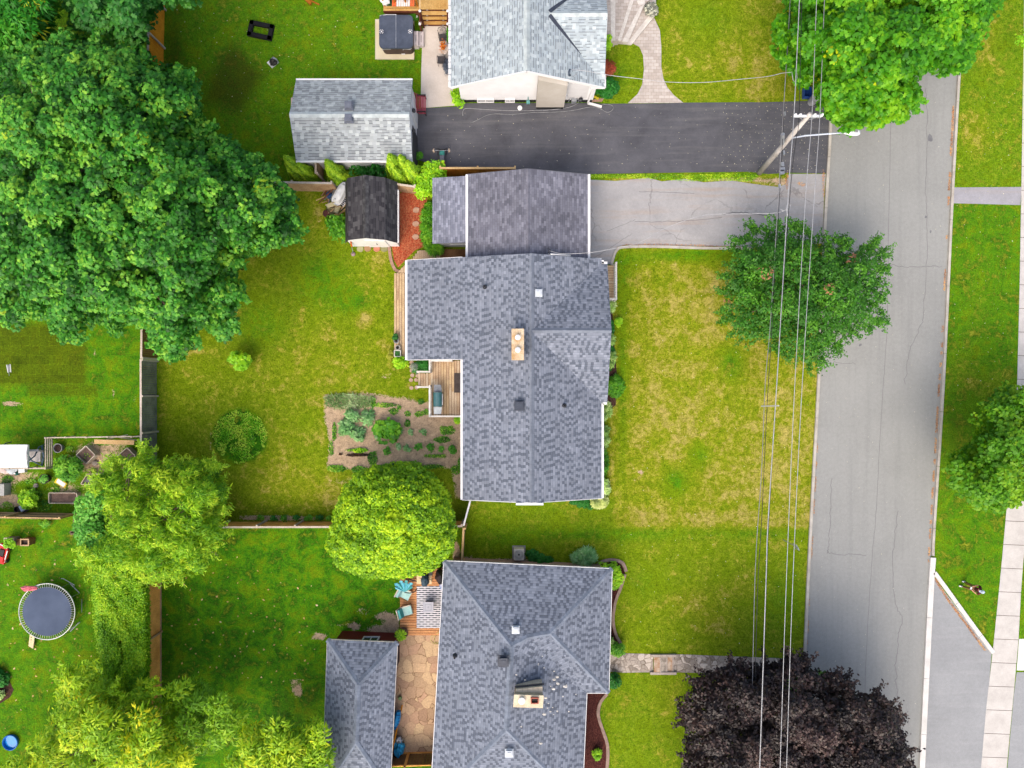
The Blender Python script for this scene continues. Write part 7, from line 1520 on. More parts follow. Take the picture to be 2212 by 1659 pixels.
Q0 = [W(704, 449, .6), W(722, 449, .62), W(721, 463, .5), W(712, 464, .5)]; cc = sum(Q0, Vector()) / 4; Q1 = [cc + (q_ - cc) * .6 + Vector((0, 0, -.28)) for q_ in Q0]; m.add(Q0 + Q1, [(4, 5, 6, 7), (0, 1, 5, 4), (1, 2, 6, 5), (2, 3, 7, 6), (3, 0, 4, 7), (4, 7, 6, 5), (0, 4, 5, 1), (1, 5, 6, 2), (2, 6, 7, 3), (3, 7, 4, 0)])
BG = M('beige_plastic', A(206, 196, 156), A(176, 166, 126), rough=.6); m.build('tray', BG, t_); p = W(705, 461, .25); m = MB(); m.lathe(p + Vector((0, 0, -.06)), [(.1, 0), (.2, 0), (.24, .06), (.2, .12), (.1, .12)], 18); m.build('wheel', M('rusty_wheel', A(96, 52, 48), A(60, 34, 34)), t_)
for s_ in (0, 1): MB().beam(W(705, 458 + s_ * 5, .25), W(733, 436 + s_ * 8, .55), .04, .04).build('handle', WD_TAN, t_)
t_ = thing('plastic_chairs', 'jumble of beige plastic pieces above the wheelbarrow', 'scrap', W(718, 443)); MB().box(W(716, 442, .6), (.6, .26, .06), R(20), .3).box(W(724, 438, .55), (.4, .3, .08), R(-30)).box(W(729, 452, .4), (.3, .55, .2), R(-25)).box(W(708, 445, .5), (.34, .1, .05), R(-30)).build('pieces', BG, t_); MB().box(W(712, 447, .5), (.3, .08, .06), .5).build('edge_strip', WD_TAN, t_)
t_ = thing('lawn_trimmer', 'orange and grey grass trimmer leaning at the white shed wall', 'trimmer', W(763, 549)); a, b = W(757.5, 521, 1.5), W(763, 548, .1); MB().tube([a, a.lerp(b, .4)], .05, 8).build('motor', M('orange_plastic2', A(236, 120, 36)), t_); MB().tube([a.lerp(b, .4), b], .02, 8).build('shaft', METAL, t_); MB().lathe(W(763, 549, .03), [(.1, 0), (.14, .03), (.1, .09), (.03, .14)], 14).build('guard', M('pink_grey', A(190, 150, 150), A(140, 130, 136)), t_)
for k, (u, v, c1) in enumerate([(778, 538, (176, 176, 130)), (794, 537, (176, 140, 104)), (814, 538, (206, 136, 110)), (830, 538, (150, 148, 108))]):
    tag(MB().prism([tuple(W(x, y))[:2] for x, y in circle(u, v, 7.6, 10, .08, 6.6)], 0, .05).build('paving_slab', M('slab_%d' % k, A(*c1), tuple(x * .85 for x in A(*c1)), scale=4)), ['greenish square slab, leftmost of four below the shed', 'tan square slab, second from the left below the shed', 'pink square slab below the shed', 'mossy square slab below the shed nearest the block edging'][k], 'paving slab', 'paving slabs below the shed')
for k, (u, v) in enumerate([(899, 454), (898, 484), (898, 512)]):
    tag(MB().prism([tuple(W(x, y))[:2] for x, y in circle(u, v, 7.4, 10, .12, 6.2)], .01, .06).build('stepping_stone', M('pink_stone', A(206, 166, 140), A(186, 146, 122), scale=3)), ['stepping stone in the red mulch, farthest from the bungalow wing', 'middle stepping stone in the red mulch', 'stepping stone in the red mulch nearest the deck'][k], 'stepping stone', 'stepping stones in the red mulch')
for k, (u, v) in enumerate([(889, 783), (890, 801), (888, 821), (899, 821), (889, 838), (900, 837), (889, 792), (891, 811), (902, 812)]):
    tag(MB().prism([tuple(W(x, y))[:2] for x, y in circle(u, v, 4.6, 8, .12, 4.2)], 0, .06).build('small_paver', M('small_pink_stone', A(206, 176, 150), A(180, 150, 130), scale=3)), 'small rounded paver in the little path west of the back deck steps', 'paver', 'small pavers by the back deck steps')
# long deck pots
for k, (u, v, r_, c1, lab) in enumerate([(856, 729, .17, (60, 100, 60), 'dark green bushy pot at the south end of the long deck'), (857, 737, .15, (190, 194, 200), 'white round pot with a dark centre on the long deck'), (860, 751, .15, (214, 212, 206), 'white pot on the long deck just above the square planter')]):
    p = W(u, v, .3); t_ = thing('flower_pot', lab, 'flower pot', (p.x, p.y, .2)); MB().lathe((p.x, p.y, .2), [(r_ * .7, 0), (r_, .26), (r_ * 1.1, .28), (r_ * .9, .28), (r_ * .85, .2)], 16).build('pot', M('pot_%d' % k, A(*c1)), t_)
    MB().blob((p.x, p.y, .5), (r_ * (1.1 if k == 0 else .5), r_ * (1.1 if k == 0 else .5), .12), k, .4).build('plant', M('pot_green', A(50, 120, 40), A(30, 80, 30), fine=20) if k == 0 else IRON, t_)
t_ = thing('square_planter', 'white square planter frame with green seedlings at the end of the long deck', 'planter', W(857, 763, .2)); Q = [W(852, 757, .5), W(865, 757, .5), W(865, 770, .5), W(852, 770, .5)]
for k in range(4): a, b = Q[k].copy(), Q[(k + 1) % 4].copy(); a.z = b.z = .36; MB().beam(a, b, .05, .3).build('side_board', RW, t_)
c = sum(Q, Vector()) / 4; MB().box((c.x, c.y, .34), (.3, .3, .2)).build('soil', M('pot_green'), t_)
# barbecue
t_ = thing('barbecue', 'green lidded barbecue with grey side shelves on the back deck', 'barbecue', W(944, 863, .75)); z = .75
p = W(945, 863, 1.75); m = MB()
vs = []; fs = []; n = 8; y0_, y1_ = p.y - .45, p.y + .45
for y_ in (y0_, y1_):
    for k in range(n + 1): a_ = math.pi * k / n; vs.append((p.x + .28 * math.cos(a_), y_, 1.55 + .22 * math.sin(a_)))
for k in range(n): fs.append((k, k + 1, n + 2 + k, n + 1 + k))
fs += [tuple(range(n, -1, -1)), tuple(range(n + 1, 2 * n + 2)), (0, n + 1, 2 * n + 1, n)]; m.add(vs, fs); m.build('lid', M('teal_enamel', A(66, 116, 120), A(50, 96, 102), rough=.3, spec=.5), t_)
MB().box((p.x + .3, p.y, 1.68), (.04, .7, .04)).build('handle', METAL, t_); GY = M('bbq_grey', A(140, 146, 152), A(110, 116, 124), rough=.4)
MB().box((p.x, p.y, 1.4), (.52, .86, .28)).build('firebox', IRON, t_)
for s_, c_ in ((1, 'grey'), (-1, 'pale')): MB().prism([(p.x - .26, p.y + s_ * .47), (p.x + .26, p.y + s_ * .47), (p.x + .2, p.y + s_ * .92), (p.x - .24, p.y + s_ * .92)], 1.5, 1.54).build('side_shelf', GY if s_ > 0 else M('pale_shelf', A(196, 204, 208), A(170, 178, 184), rough=.3), t_)
for sx in (-.2, .2):
    for sy in (-.4, .4): MB().box((p.x + sx, p.y + sy, 1.0), (.05, .05, .52)).build('leg', IRON, t_)
# cooling unit of the south house
t_ = thing('cooling_unit', 'square cream air conditioning unit with a round fan above the south house', 'air conditioner', W(1121, 1197)); c = W(1121, 1198, .7); MB().box((c.x, c.y, .05), (.85, .85, .1)).build('pad', M('pad_grey', A(170, 166, 160)), t_)
m = MB().prism(rrect(c.x - .33, c.y - .36, c.x + .33, c.y + .36, .08), .1, .72); m.build('case', M('cream_metal', A(226, 220, 206), A(206, 198, 184), rough=.5), t_)
m = MB(); 
for r_ in (.12, .18, .24, .3): m.tube([(c.x + r_ * math.cos(2 * math.pi * k / 20), c.y + r_ * math.sin(2 * math.pi * k / 20), .74) for k in range(21)], .012, 5, False)
m.build('fan_guard', M('guard_grey', A(206, 204, 196)), t_); MB().lathe((c.x, c.y, .725), [(.28, 0), (.28, .01)], 20).build('fan_well', M('well', A(190, 186, 176), A(164, 160, 150)), t_); MB().lathe((c.x, c.y, .735), [(.06, 0), (.05, .02)], 12).build('hub', IRON, t_)

# ================================================================== south deck furniture
def lounge_chair(label, u, v, rz, tilt_mat):
    c = W(u, v, .35); c.z = .35; t_ = thing('lounge_chair', label, 'armchair', c, 'teal cushioned chairs on the orange deck'); Mr = Matrix.Rotation(rz, 3, 'Z'); X = lambda x, y, z: c + Mr @ Vector((x, y, z)); CR = M('cream_wicker', A(226, 214, 196), A(200, 186, 166))
    MB().box(X(.08, 0, .3), (.62, .6, .1), rz).build('seat_frame', CR, t_); MB().box(X(.1, 0, .4), (.56, .54, .12), rz).build('seat_cushion', M('pale_teal', A(176, 214, 208), A(150, 200, 196)), t_)
    MB().box(X(-.3, 0, .6), (.16, .56, .46), rz, 0, R(-18)).build('back_cushion', tilt_mat, t_); MB().box(X(-.4, 0, .6), (.05, .66, .6), rz, 0, R(-18)).build('backrest', CR, t_)
    for s_ in (-1, 1): MB().box(X(.05, s_ * .32, .48), (.66, .06, .06), rz).build('armrest', WD_OLD if s_ < 0 else CR, t_)
    for sx in (-.25, .32):
        for sy in (-.28, .28): MB().box(X(sx, sy, .13), (.05, .05, .26), rz).build('leg', WD_OLD, t_)
TL = M('teal_cushion', A(88, 176, 174), A(64, 150, 150))
lounge_chair('upper teal chair partly under the folded blue parasol', 876, 1279, R(-28), M('pale_teal2', A(156, 200, 200), A(140, 186, 190))); lounge_chair('lower teal cushioned chair on the orange deck, near the potted plant', 879, 1316, R(15), TL)
t_ = thing('folded_parasol', 'folded turquoise parasol fanned out over the upper deck chair', 'parasol', W(878, 1260, .35)); tip = W(874, 1279, 1.25); BL = M('turquoise_cloth', A(86, 176, 200), A(110, 196, 210), scale=2)
for k in range(9):
    an = R(38 + k * 13.5); L = .86 if k % 2 else .68; e_ = tip + Vector((math.cos(an) * L, math.sin(an) * L, .28 + (.06 if k % 2 else 0))); an2 = an + R(10); e2 = tip + Vector((math.cos(an2) * L * .86, math.sin(an2) * L * .86, .16)); an3 = an - R(8); e3 = tip + Vector((math.cos(an3) * L * .86, math.sin(an3) * L * .86, .14)); dz = Vector((0, 0, -.02))
    MB().add([tip, e3, e_, e2, tip + dz, e3 + dz, e_ + dz, e2 + dz], [(0, 1, 2, 3), (7, 6, 5, 4), (0, 4, 5, 1), (1, 5, 6, 2), (2, 6, 7, 3), (3, 7, 4, 0)]).build('cloth_fold', BL if k % 3 else TL, t_)
MB().tube([tip + Vector((0, 0, .05)), tip + Vector((.3, -.06, .02)), tip + Vector((.62, .0, -.02)), tip + Vector((.78, .2, -.1))], .03, 8).build('pole', IRON, t_); 
m = MB(); m.beam(W(867, 1248, .5), W(902, 1256, .5), .07, .06).beam(W(887, 1238, .45), W(882, 1256, .45), .07, .06); m.build('base_arms', IRON, t_)
t_ = thing('side_table', 'cream square table carrying a tied dark bag on the orange deck', 'table', W(920, 1258, .35)); a, b = W(900, 1242, 1.05), W(932, 1262, 1.05); MB().box(((a.x + b.x) / 2, (a.y + b.y) / 2, 1.0), (b.x - a.x, a.y - b.y, .05)).build('table_top', M('cream_top', A(240, 216, 172), A(230, 200, 156)), t_)
for x in (a.x + .06, b.x - .06):
    for y in (a.y - .06, b.y + .06): MB().box((x, y, .67), (.05, .05, .62)).build('leg', WD_OLD, t_)
t_ = thing('covered_grill', 'dark slate coloured bagged object tied with cords on the cream table', 'bag', W(919, 1254, 1.05)); MB().blob(W(918, 1253, 1.35), (.24, .38, .3), 4, .22, 2.5, n=18, m=12).build('cover', M('slate_cloth', A(62, 84, 98), A(44, 62, 74)), t_, smooth=True); MB().tube([W(905, 1248, 1.2), W(914, 1251, 1.55), W(932, 1252, 1.1)], .015, 6).build('cord', IRON, t_)
t_ = thing('grill_body', 'long black lidded grill behind the cream table', 'grill', W(922, 1238, .35)); MB().box(W(922, 1238, 1.1), (.72, .26, .22)).build('lid', IRON, t_); MB().box(W(922, 1238, .68), (.6, .22, .6)).build('base', DARKP, t_)
t_ = thing('black_tarp', 'black pointed tarpaulin standing at the house corner on the orange deck', 'tarpaulin', W(951, 1246, .35)); 
Q = [W(939, 1249, .37), W(943, 1232, .37), W(951, 1227, .37), W(959, 1236, .37), W(957, 1262, .37), (W(948, 1262, .37))]; ap = W(951, 1243, 1.6); m = MB(); m.add(Q + [ap], [(i, (i + 1) % 6, 6) for i in range(6)] + [tuple(range(5, -1, -1))]); m.build('sheet', M('black_tarp', A(44, 44, 52), A(30, 30, 36), rough=.6), t_); MB().box(W(955, 1267, .5), (.26, .36, .2), .4).build('blue_bag', M('blue_bag', A(20, 110, 200), A(240, 240, 250), scale=3), t_)
t_ = thing('fire_table', 'square grey fire table with a ring in its top standing on the striped rug', 'table', W(925, 1311, .38)); a, b = W(914, 1300, .95), W(936.5, 1323, .95); MB().box(((a.x + b.x) / 2, (a.y + b.y) / 2, .96), (b.x - a.x, a.y - b.y, .06)).build('table_top', M('grey_top', A(186, 188, 200), A(176, 178, 190), rough=.5, amt=.05), t_)
c = Vector(((a.x + b.x) / 2, (a.y + b.y) / 2, 1.0)); MB().box((c.x, c.y, .65), (.48, .48, .56)).build('base', DARKP, t_); m = MB()
for sx, sy, lx, ly in ((0, .19, .38, .012), (0, -.19, .38, .012), (.19, 0, .012, .38), (-.19, 0, .012, .38)): m.box(c + Vector((sx, sy, -.003)), (lx, ly, .01))
m.build('inlay', GY, t_); MB().tube([c + Vector((.045 * math.cos(k * .63), .045 * math.sin(k * .63), 0)) for k in range(11)], .01, 5).build('ring', GY, t_)
t_ = thing('potted_plant', 'big round pot with a spiky lime plant at the corner of the orange deck', 'potted plant', W(869, 1367)); p = W(869, 1367, .5); MB().lathe((p.x + .04, p.y + .02, 0), [(.24, 0), (.33, .55), (.36, .58), (.3, .58), (.28, .5)], 20).build('pot', M('brown_pot', A(110, 74, 60), A(84, 56, 46)), t_)
n = 260; an = rng.uniform(0, 2 * np.pi, n); rr = rng.uniform(.05, .34, n); pos = np.stack([p.x - .05 + rr * np.cos(an), p.y - .04 + rr * np.sin(an), .75 + .25 * (1 - rr * 2)], 1); tg = np.stack([np.cos(an), np.sin(an), np.full(n, .4)], 1); nr = np.stack([-np.cos(an) * .3, -np.sin(an) * .3, np.ones(n)], 1); nr /= np.linalg.norm(nr, axis=1, keepdims=True); v, f = leaf_quads(pos, nr, .26, .06, tg); arr_mesh('foliage', v, f, F_LIME, t_, rng.random(n))
o = MB().tube([W(u, v, h_) for u, v, h_ in ((955, 1358, .38), (945, 1368, .38), (932, 1375, .1), (930, 1383, .04), (937, 1390, .04), (950, 1391, .04))], .018, 6).tube([W(u, v, h_) for u, v, h_ in ((953, 1361, .4), (942, 1370, .3), (937, 1378, .05), (940, 1388, .04), (948, 1388, .04))], .018, 6).build('yellow_hose', M('yellow_hose', A(226, 216, 130)), smooth=True); tag(o, 'coiled yellow hose between the orange deck and the flagstones', 'hose')
t_ = thing('kayak', 'turquoise kayak shaped tub leaning on the red garage wall', 'kayak', W(858, 1556)); a, b = W(861, 1536, .7), W(853, 1574, .5); d = (b - a); m = MB(); vs = []; fs = []
for i in range(9):
    f_ = i / 8; w_ = .2 * math.sin(math.pi * (.12 + .8 * f_)) ** .6 + .03; c = a.lerp(b, f_)
    for k in range(10): an = 2 * math.pi * k / 10; vs.append(c + Vector((w_ * math.cos(an), 0, .3 * math.sin(an) * (w_ / .23))))
for i in range(8):
    for k in range(10): fs.append((i * 10 + k, i * 10 + (k + 1) % 10, (i + 1) * 10 + (k + 1) % 10, (i + 1) * 10 + k))
fs += [tuple(range(9, -1, -1)), tuple(range(80, 90))]; m.add(vs, fs); m.build('hull', M('bright_blue', A(20, 150, 216), A(14, 130, 196), rough=.4), t_); m = MB()
for k in range(5): c = a.lerp(b, .15 + k * .17); m.box(c + Vector((.05, 0, .24)), (.3, .03, .03))
m.build('ribs', M('blue_dark', A(20, 90, 150)), t_)
o = MB().beam(W(869, 1523, .1), W(845, 1632, 1.4), .08, .05).build('orange_plank', WD_ORG); tag(o, 'long orange plank leaning behind the turquoise kayak', 'plank')
t_ = thing('mower', 'lawn mower shape wrapped in a bright blue tarpaulin near the wooden gate', 'mower', W(862, 1615)); MB().blob(W(862, 1616, .4), (.34, .52, .38), 6, .25, 2.5, n=16, m=10).build('blue_tarp', M('tarp_blue', A(30, 150, 206), A(60, 180, 226), fine=9), t_); MB().blob(W(862, 1598, .55), (.2, .2, .16), 2, .3).build('grey_engine', METAL, t_); MB().tube([W(857, 1597, .7), W(857, 1590, .9), W(868, 1590, .9), W(868, 1597, .7)], .03, 8).build('handle', IRON, t_)
t_ = thing('green_jar', 'small round green lidded jar on the flagstones', 'jar', W(865, 1506)); MB().lathe(W(865, 1506, 0), [(.1, 0), (.13, .1), (.12, .2)], 14).build('body', M('green_glass', A(120, 150, 96), A(90, 120, 76)), t_); MB().lathe(W(865, 1506, 0) + Vector((0, 0, .2)), [(.12, 0), (.1, .03)], 14).build('lid', M('green_lid', A(150, 180, 120)), t_)

# ================================================================== west gardens
t_ = thing('trampoline', 'round trampoline with a dark mat and a silver ring', 'trampoline', W(102, 1318)); c = W(101.5, 1321, .85); Rr = 1.78
MB().lathe((c.x, c.y, .84), [(Rr * .875, 0), (Rr * .875, .012)], 56).build('jump_mat', M('slate_mat', A(84, 98, 124), A(70, 84, 110), scale=.8, rough=.8, amt=.08), t_)
MB().tube([(c.x + Rr * math.cos(2 * math.pi * k / 56), c.y + Rr * math.sin(2 * math.pi * k / 56), .85) for k in range(57)], .035, 8, False).build('ring', M('silver_steel', A(216, 220, 216), A(190, 196, 190), rough=.3, metal=.4), t_, smooth=True)
m = MB()
for k in range(72): an = 2 * math.pi * k / 72; m.tube([(c.x + Rr * .86 * math.cos(an), c.y + Rr * .86 * math.sin(an), .855), (c.x + Rr * math.cos(an), c.y + Rr * math.sin(an), .86)], .014, 5)
tag(m.build('springs', M('spring_steel', A(206, 208, 206), rough=.35), t_), kind='stuff')
for k in range(4):
    an = math.pi / 4 + k * math.pi / 2; e1, e2 = an - .25, an + .25; MB().tube([(c.x + Rr * math.cos(e1), c.y + Rr * math.sin(e1), .83), (c.x + Rr * 1.02 * math.cos(e1), c.y + Rr * 1.02 * math.sin(e1), .03), (c.x + Rr * 1.02 * math.cos(e2), c.y + Rr * 1.02 * math.sin(e2), .03), (c.x + Rr * math.cos(e2), c.y + Rr * math.sin(e2), .83)], .03, 6).build('leg', METAL, t_)
m = MB(); m.beam(W(68, 1287, .86), W(64, 1310, .02), .34, .03)
t_2 = thing('step_ladder', 'cream ladder plank hooked to the bottom of the trampoline', 'ladder', W(70, 1390)); MB().beam(W(70, 1372, .8), W(67, 1398, .05), .34, .04).build('plank', M('cream_plank', A(216, 200, 160), A(200, 184, 144)), t_2)
for k in range(4): MB().beam(W(66.5, 1377 + k * 5, .72 - k * .17), W(69, 1377 + k * 5, .72 - k * .17), .03, .03).build('hole', IRON, t_2)
o = MB().blob(W(62, 1271, .95), (.48, .16, .1), 8, .3, 3, n=16).build('pink_towel', M('pink_cloth', A(226, 120, 132), A(200, 90, 108))); tag(o, 'pink cloth draped over the edge of the trampoline', 'cloth')
t_ = thing('net_poles', 'thin silver poles lying around the trampoline', 'poles', W(160, 1290))
for P_ in ([W(132, 1250, .3), W(137, 1250, .35), W(161, 1264, .3), W(159, 1268, .1)], [W(177, 1294, .05), W(176.5, 1323, .4)], [W(144, 1363, .3), W(160, 1354, .5)]): MB().tube(P_, .022, 6).build('pole', METAL, t_)
t_ = thing('paddling_pool', 'round blue plastic paddling pool at the bottom left', 'paddling pool', W(26, 1605)); BP = M('pool_blue', A(30, 120, 214), A(20, 106, 200), rough=.3); MB().lathe(W(26.5, 1601), [(.44, 0), (.46, .03), (.5, .22), (.47, .24), (.44, .2), (.4, .045)], 32).build('wall', BP, t_); MB().lathe(W(26.5, 1601) + Vector((0, 0, .05)), [(.43, 0), (.43, .012)], 32).build('water', M('pool_water', A(0, 150, 230), A(0, 140, 222), rough=.08, spec=.6), t_)
t_ = thing('planter_crate', 'wooden planter crate full of green leaves by the red toy', 'planter', W(25, 1175)); 
def crate(t_, u0, v0, u1, v1, h, m1, m2):
    a, b = W(u0, v0, h), W(u1, v1, h); x0, x1, y0, y1 = a.x, b.x, b.y, a.y
    for (cx, cy, lx, ly) in (((x0 + x1) / 2, y0, x1 - x0, .04), ((x0 + x1) / 2, y1, x1 - x0, .04), (x0, (y0 + y1) / 2, .04, y1 - y0 - .05), (x1, (y0 + y1) / 2, .04, y1 - y0 - .05)):
        MB().box((cx, cy, h / 2), (lx, ly, h)).build('side_board', m1, t_)
    m = MB()
    for (cx, cy, lx, ly) in (((x0 + x1) / 2, y0, x1 - x0 + .06, .08), ((x0 + x1) / 2, y1, x1 - x0 + .06, .08), (x0, (y0 + y1) / 2, .08, y1 - y0 - .1), (x1, (y0 + y1) / 2, .08, y1 - y0 - .1)): m.box((cx, cy, h + .015), (lx, ly, .03))
    m.build('rim', m2, t_); MB().box(((x0 + x1) / 2, (y0 + y1) / 2, h * .4), (x1 - x0 - .06, y1 - y0 - .06, h * .78)).build('soil', M('potting_soil', A(74, 54, 44), A(50, 38, 32), fine=20), t_); return (x0 + x1) / 2, (y0 + y1) / 2
crate(t_, 10, 1163, 30, 1179, .55, WD_GRY, WD_PALE); crown(t_, F_LIME, [(9, 1163), (31, 1163), (31, 1182), (9, 1182)], .6, .85, clump=.16, leaf=.13, per=40, lump=.5, lumpamp=.1, layers=1, kind='plain', asp=.6, name='plants', inset=.3)
t_ = thing('planter_crate', 'open slatted wooden crate with dark soil, right of the leafy crate', 'planter', W(58, 1172)); crate(t_, 45, 1165, 62, 1178, .6, WD_OLD, WD_TAN)
o = MB().box(W(35, 1171, .3), (.5, .4, .1)).box(W(36, 1168, .3), (.4, .04, .16)).build('crate_shelf', WD_OLD); tag(o, 'brown slatted shelf standing between the two planter crates', 'shelf')
t_ = thing('toy_car', 'red ride-on toy car at the left edge', 'toy car', W(6, 1197)); c = W(5, 1196, .3); RD = M('red_plastic', A(220, 40, 36), A(196, 30, 30), rough=.35); rz = R(-15)
Mr = Matrix.Rotation(rz, 3, 'Z'); X = lambda x, y, z: Vector((c.x, c.y, 0)) + Mr @ Vector((x, y, z))
body = MB().prism([tuple(X(x, y, 0))[:2] for x, y in ((-.3, -.62), (.3, -.62), (.34, -.2), (.3, .4), (.22, .66), (-.22, .66), (-.3, .4), (-.34, -.2))], .14, .38).build('body', RD, t_); MB().box(X(.02, .1, .42), (.32, .4, .1), rz).build('seat', IRON, t_); MB().box(X(.02, -.32, .42), (.44, .34, .08), rz).build('bonnet', RD, t_); MB().beam(X(.34, .3, .4), X(.3, -.5, .34), .05, .05).build('side_trim', WHITE, t_); MB().beam(X(-.2, .62, .45), X(.34, .5, .5), .06, .05).build('rear_bar', WHITE, t_)
for sx in (-.33, .33):
    for sy in (-.42, .42): p = X(sx, sy, .14); MB().tube([p - Mr @ Vector((.04, 0, 0)), p + Mr @ Vector((.04, 0, 0))], .14, 14).build('wheel', IRON, t_)
# swing seat with canopy
t_ = thing('garden_swing', 'garden swing seat under a white canopy at the left edge', 'garden swing', W(30, 985)); z = 1.85
def canopy():
    vs = []; fs = []; nx, ny = 12, 6; a, b = W(-40, 961, z), W(59.5, 1010, z)
    for zz in (0, -.02):
        for j in range(ny + 1):
            for i in range(nx + 1):
                fx, fy = i / nx, j / ny; vs.append((a.x + (b.x - a.x) * fx, a.y + (b.y - a.y) * fy, z + zz + .12 * math.sin(math.pi * fy) - .015 * math.sin(fx * 9)))
    n1 = (nx + 1) * (ny + 1)
    for j in range(ny):
        for i in range(nx): q_ = j * (nx + 1) + i; fs.append((q_, q_ + nx + 1, q_ + nx + 2, q_ + 1)); fs.append((n1 + q_, n1 + q_ + 1, n1 + q_ + nx + 2, n1 + q_ + nx + 1))
    m = MB().add(vs, fs); m.beam((a.x, b.y, z - .06), (b.x, b.y, z - .06), .02, .14).beam((b.x, a.y, z - .06), (b.x, b.y, z - .06), .02, .14).beam((a.x, a.y, z - .06), (b.x, a.y, z - .06), .02, .14); return m.build('canopy', M('white_canvas', A(250, 250, 252), A(242, 244, 248), scale=1, rough=.7, amt=.02), t_)
canopy(); SF = M('blue_grey_tube', A(110, 134, 160), A(84, 106, 130), rough=.35); m = MB(); m.tube([W(56, 975, 1.75), W(68, 995, 1.0), W(92, 1006, .05)], .04, 8).tube([W(56, 1000, 1.75), W(75, 985, 1.1), W(84, 966, .6), W(97, 960, .1)], .04, 8).tube([W(90, 1006, .05), W(94, 985, .3), W(91, 962, .4)], .06, 8).build('side_frame', SF, t_, smooth=True); m = MB(); m.tube([W(3, 966, 1.75), W(12, 958, 1.0), W(24, 955, .4)], .04, 8).build('side_frame', SF, t_, smooth=True)
MB().box(W(70, 987, .48), (1.1, .62, .12)).build('seat_cushion', M('grey_cushion', A(200, 196, 196), A(180, 176, 178)), t_); MB().box(W(70, 974, .75), (1.1, .12, .5), 0, -.2).build('back_cushion', M('grey_cushion'), t_); MB().box(W(40, 985, .45), (1.4, .6, .1)).build('bench', SF, t_)
# raised beds
def diamond(label, pts, h, inner=None, green=False, u=0, v=0):
    t_ = thing('raised_bed', label, 'raised bed', W(u, v)); Q = [W(a, b, h) for a, b in pts]; n = len(Q)
    for k in range(n):
        a, b = Q[k], Q[(k + 1) % n]; d = (b - a).normalized(); MB().beam(a + d * .02 - Vector((0, 0, h / 2)), b - d * .02 - Vector((0, 0, h / 2)), .05, h).build('side_board', WD_PALE, t_)
    cc = sum(Q, Vector()) / n; P_ = [cc + (q_ - cc) * .9 for q_ in Q]; MB().prism([(p.x, p.y) for p in P_], 0.0, h - .12).build('soil', M('bed_soil', A(120, 96, 84), A(90, 70, 60), fine=18), t_); return t_
diamond('diamond shaped raised bed with a little green tuft, left one of two', [(185, 963), (205, 983), (186, 1002), (164, 983)][::-1], .55, u=186, v=983); diamond('diamond shaped raised bed half hidden by the twisted willow', [(274, 967), (292, 985), (275, 1004), (252, 986)][::-1], .5, u=273, v=986)
stuffleaf('seedlings', 'green seedlings growing in the left diamond shaped bed', 'seedlings', [circle(187, 985, 9, 8, .2, 7)], .5, F_LIME, .8, .12, .5)
diamond('long low raised bed with a cross bar between the yellow board and the willow', [(105, 1065), (163, 1065), (166, 1066), (166, 1087), (105, 1087)], .35, u=135, v=1076)
MB().beam(W(122, 1066, .36), W(122, 1086, .36), .03, .03)
t_ = diamond('raised bed closed with a dark glazed frame', [(188, 1024), (230, 1024), (228, 1046), (174, 1046)], .45, u=205, v=1036); MB().prism([tuple(W(x, y, .46))[:2] for x, y in ((191, 1027), (224, 1027), (222, 1042), (181, 1042))], .4, .47).build('glass_lid', M('dusty_glass', A(110, 108, 108), A(84, 86, 84), rough=.3), t_)
o = MB().beam(W(204, 954, .5), W(290, 956, .5), .28, .06).build('timber', WD_NEW); tag(o, 'new pale timber lying above the diamond shaped beds', 'timber'); o = MB().beam(W(230, 949, .2), W(276, 939, .3), .05, .05).beam(W(252, 944, .25), W(297, 951, .2), .05, .05).build('sticks', WD_PALE); tag(o, 'two thin crossed sticks above the new timber', 'sticks')
def pot(label, u, v, r_, h, c1, plant=None, soil=True):
    t_ = thing('plant_pot', label, 'plant pot', W(u, v)); p = W(u, v, 0); mt = M('pot_c%d_%d' % (c1[0], c1[2]), A(*c1), tuple(x * .7 for x in A(*c1))); MB().lathe(p, [(r_ * .75, 0), (r_, h - .04), (r_ * 1.06, h), (r_ * .92, h), (r_ * .9, h - .08)], 20).build('pot', mt, t_); MB().lathe(p + Vector((0, 0, h - .1)), [(r_ * .88, 0), (r_ * .88, .02)], 16).build('soil', M('potting_soil', A(74, 54, 44), A(50, 38, 32), fine=20), t_)
    if plant: q0 = W(u, v, h); uu = CU + q0.x / S; crown(t_, plant, circle(u - (CU - u) * h / (H - h) * 1.0, v + (v - CV) * h / (H - h), r_ / S * .9, 8), h, h + .15, clump=.12, leaf=.12, per=24, lump=.3, lumpamp=.05, layers=1, kind='plain', asp=.4, name='plant', inset=.2)
pot('grey tub filled with soil in the corner of the white rail fence', 133, 967, .28, .4, (150, 150, 154)); pot('black tub with a green plant left of the yellow board', 104, 1033, .3, .4, (70, 60, 58), F_CATALPA)
t_ = thing('yellow_board', 'yellow and white paddle board shaped toy lying on the left garden soil', 'board', W(131, 1043)); Q = [(125, 1030), (145, 1044), (140, 1054), (117, 1042)]; MB().prism([tuple(W(x, y, .1))[:2] for x, y in Q], .02, .12).build('board', M('yellow_plastic', A(236, 214, 50), A(226, 200, 40)), t_); MB().prism([tuple(W(x, y, .1))[:2] for x, y in ((126, 1033), (143, 1045), (138, 1052), (122, 1042))], .12, .14).build('white_panel', WHITE, t_)
t_ = thing('grey_bin', 'grey lidded box lying beside a black bucket near the left fence', 'box', W(56, 1096)); MB().box(W(56, 1094, .25), (.66, .38, .3), R(28)).build('lid', M('pale_blue_plastic', A(180, 194, 214), A(160, 176, 196)), t_); MB().box(W(58, 1096, .12), (.7, .44, .24), R(28)).build('body', DARKP, t_); MB().lathe(W(42, 1099), [(.16, 0), (.2, .25), (.17, .25), (.15, .08)], 14).build('bucket', IRON, t_)
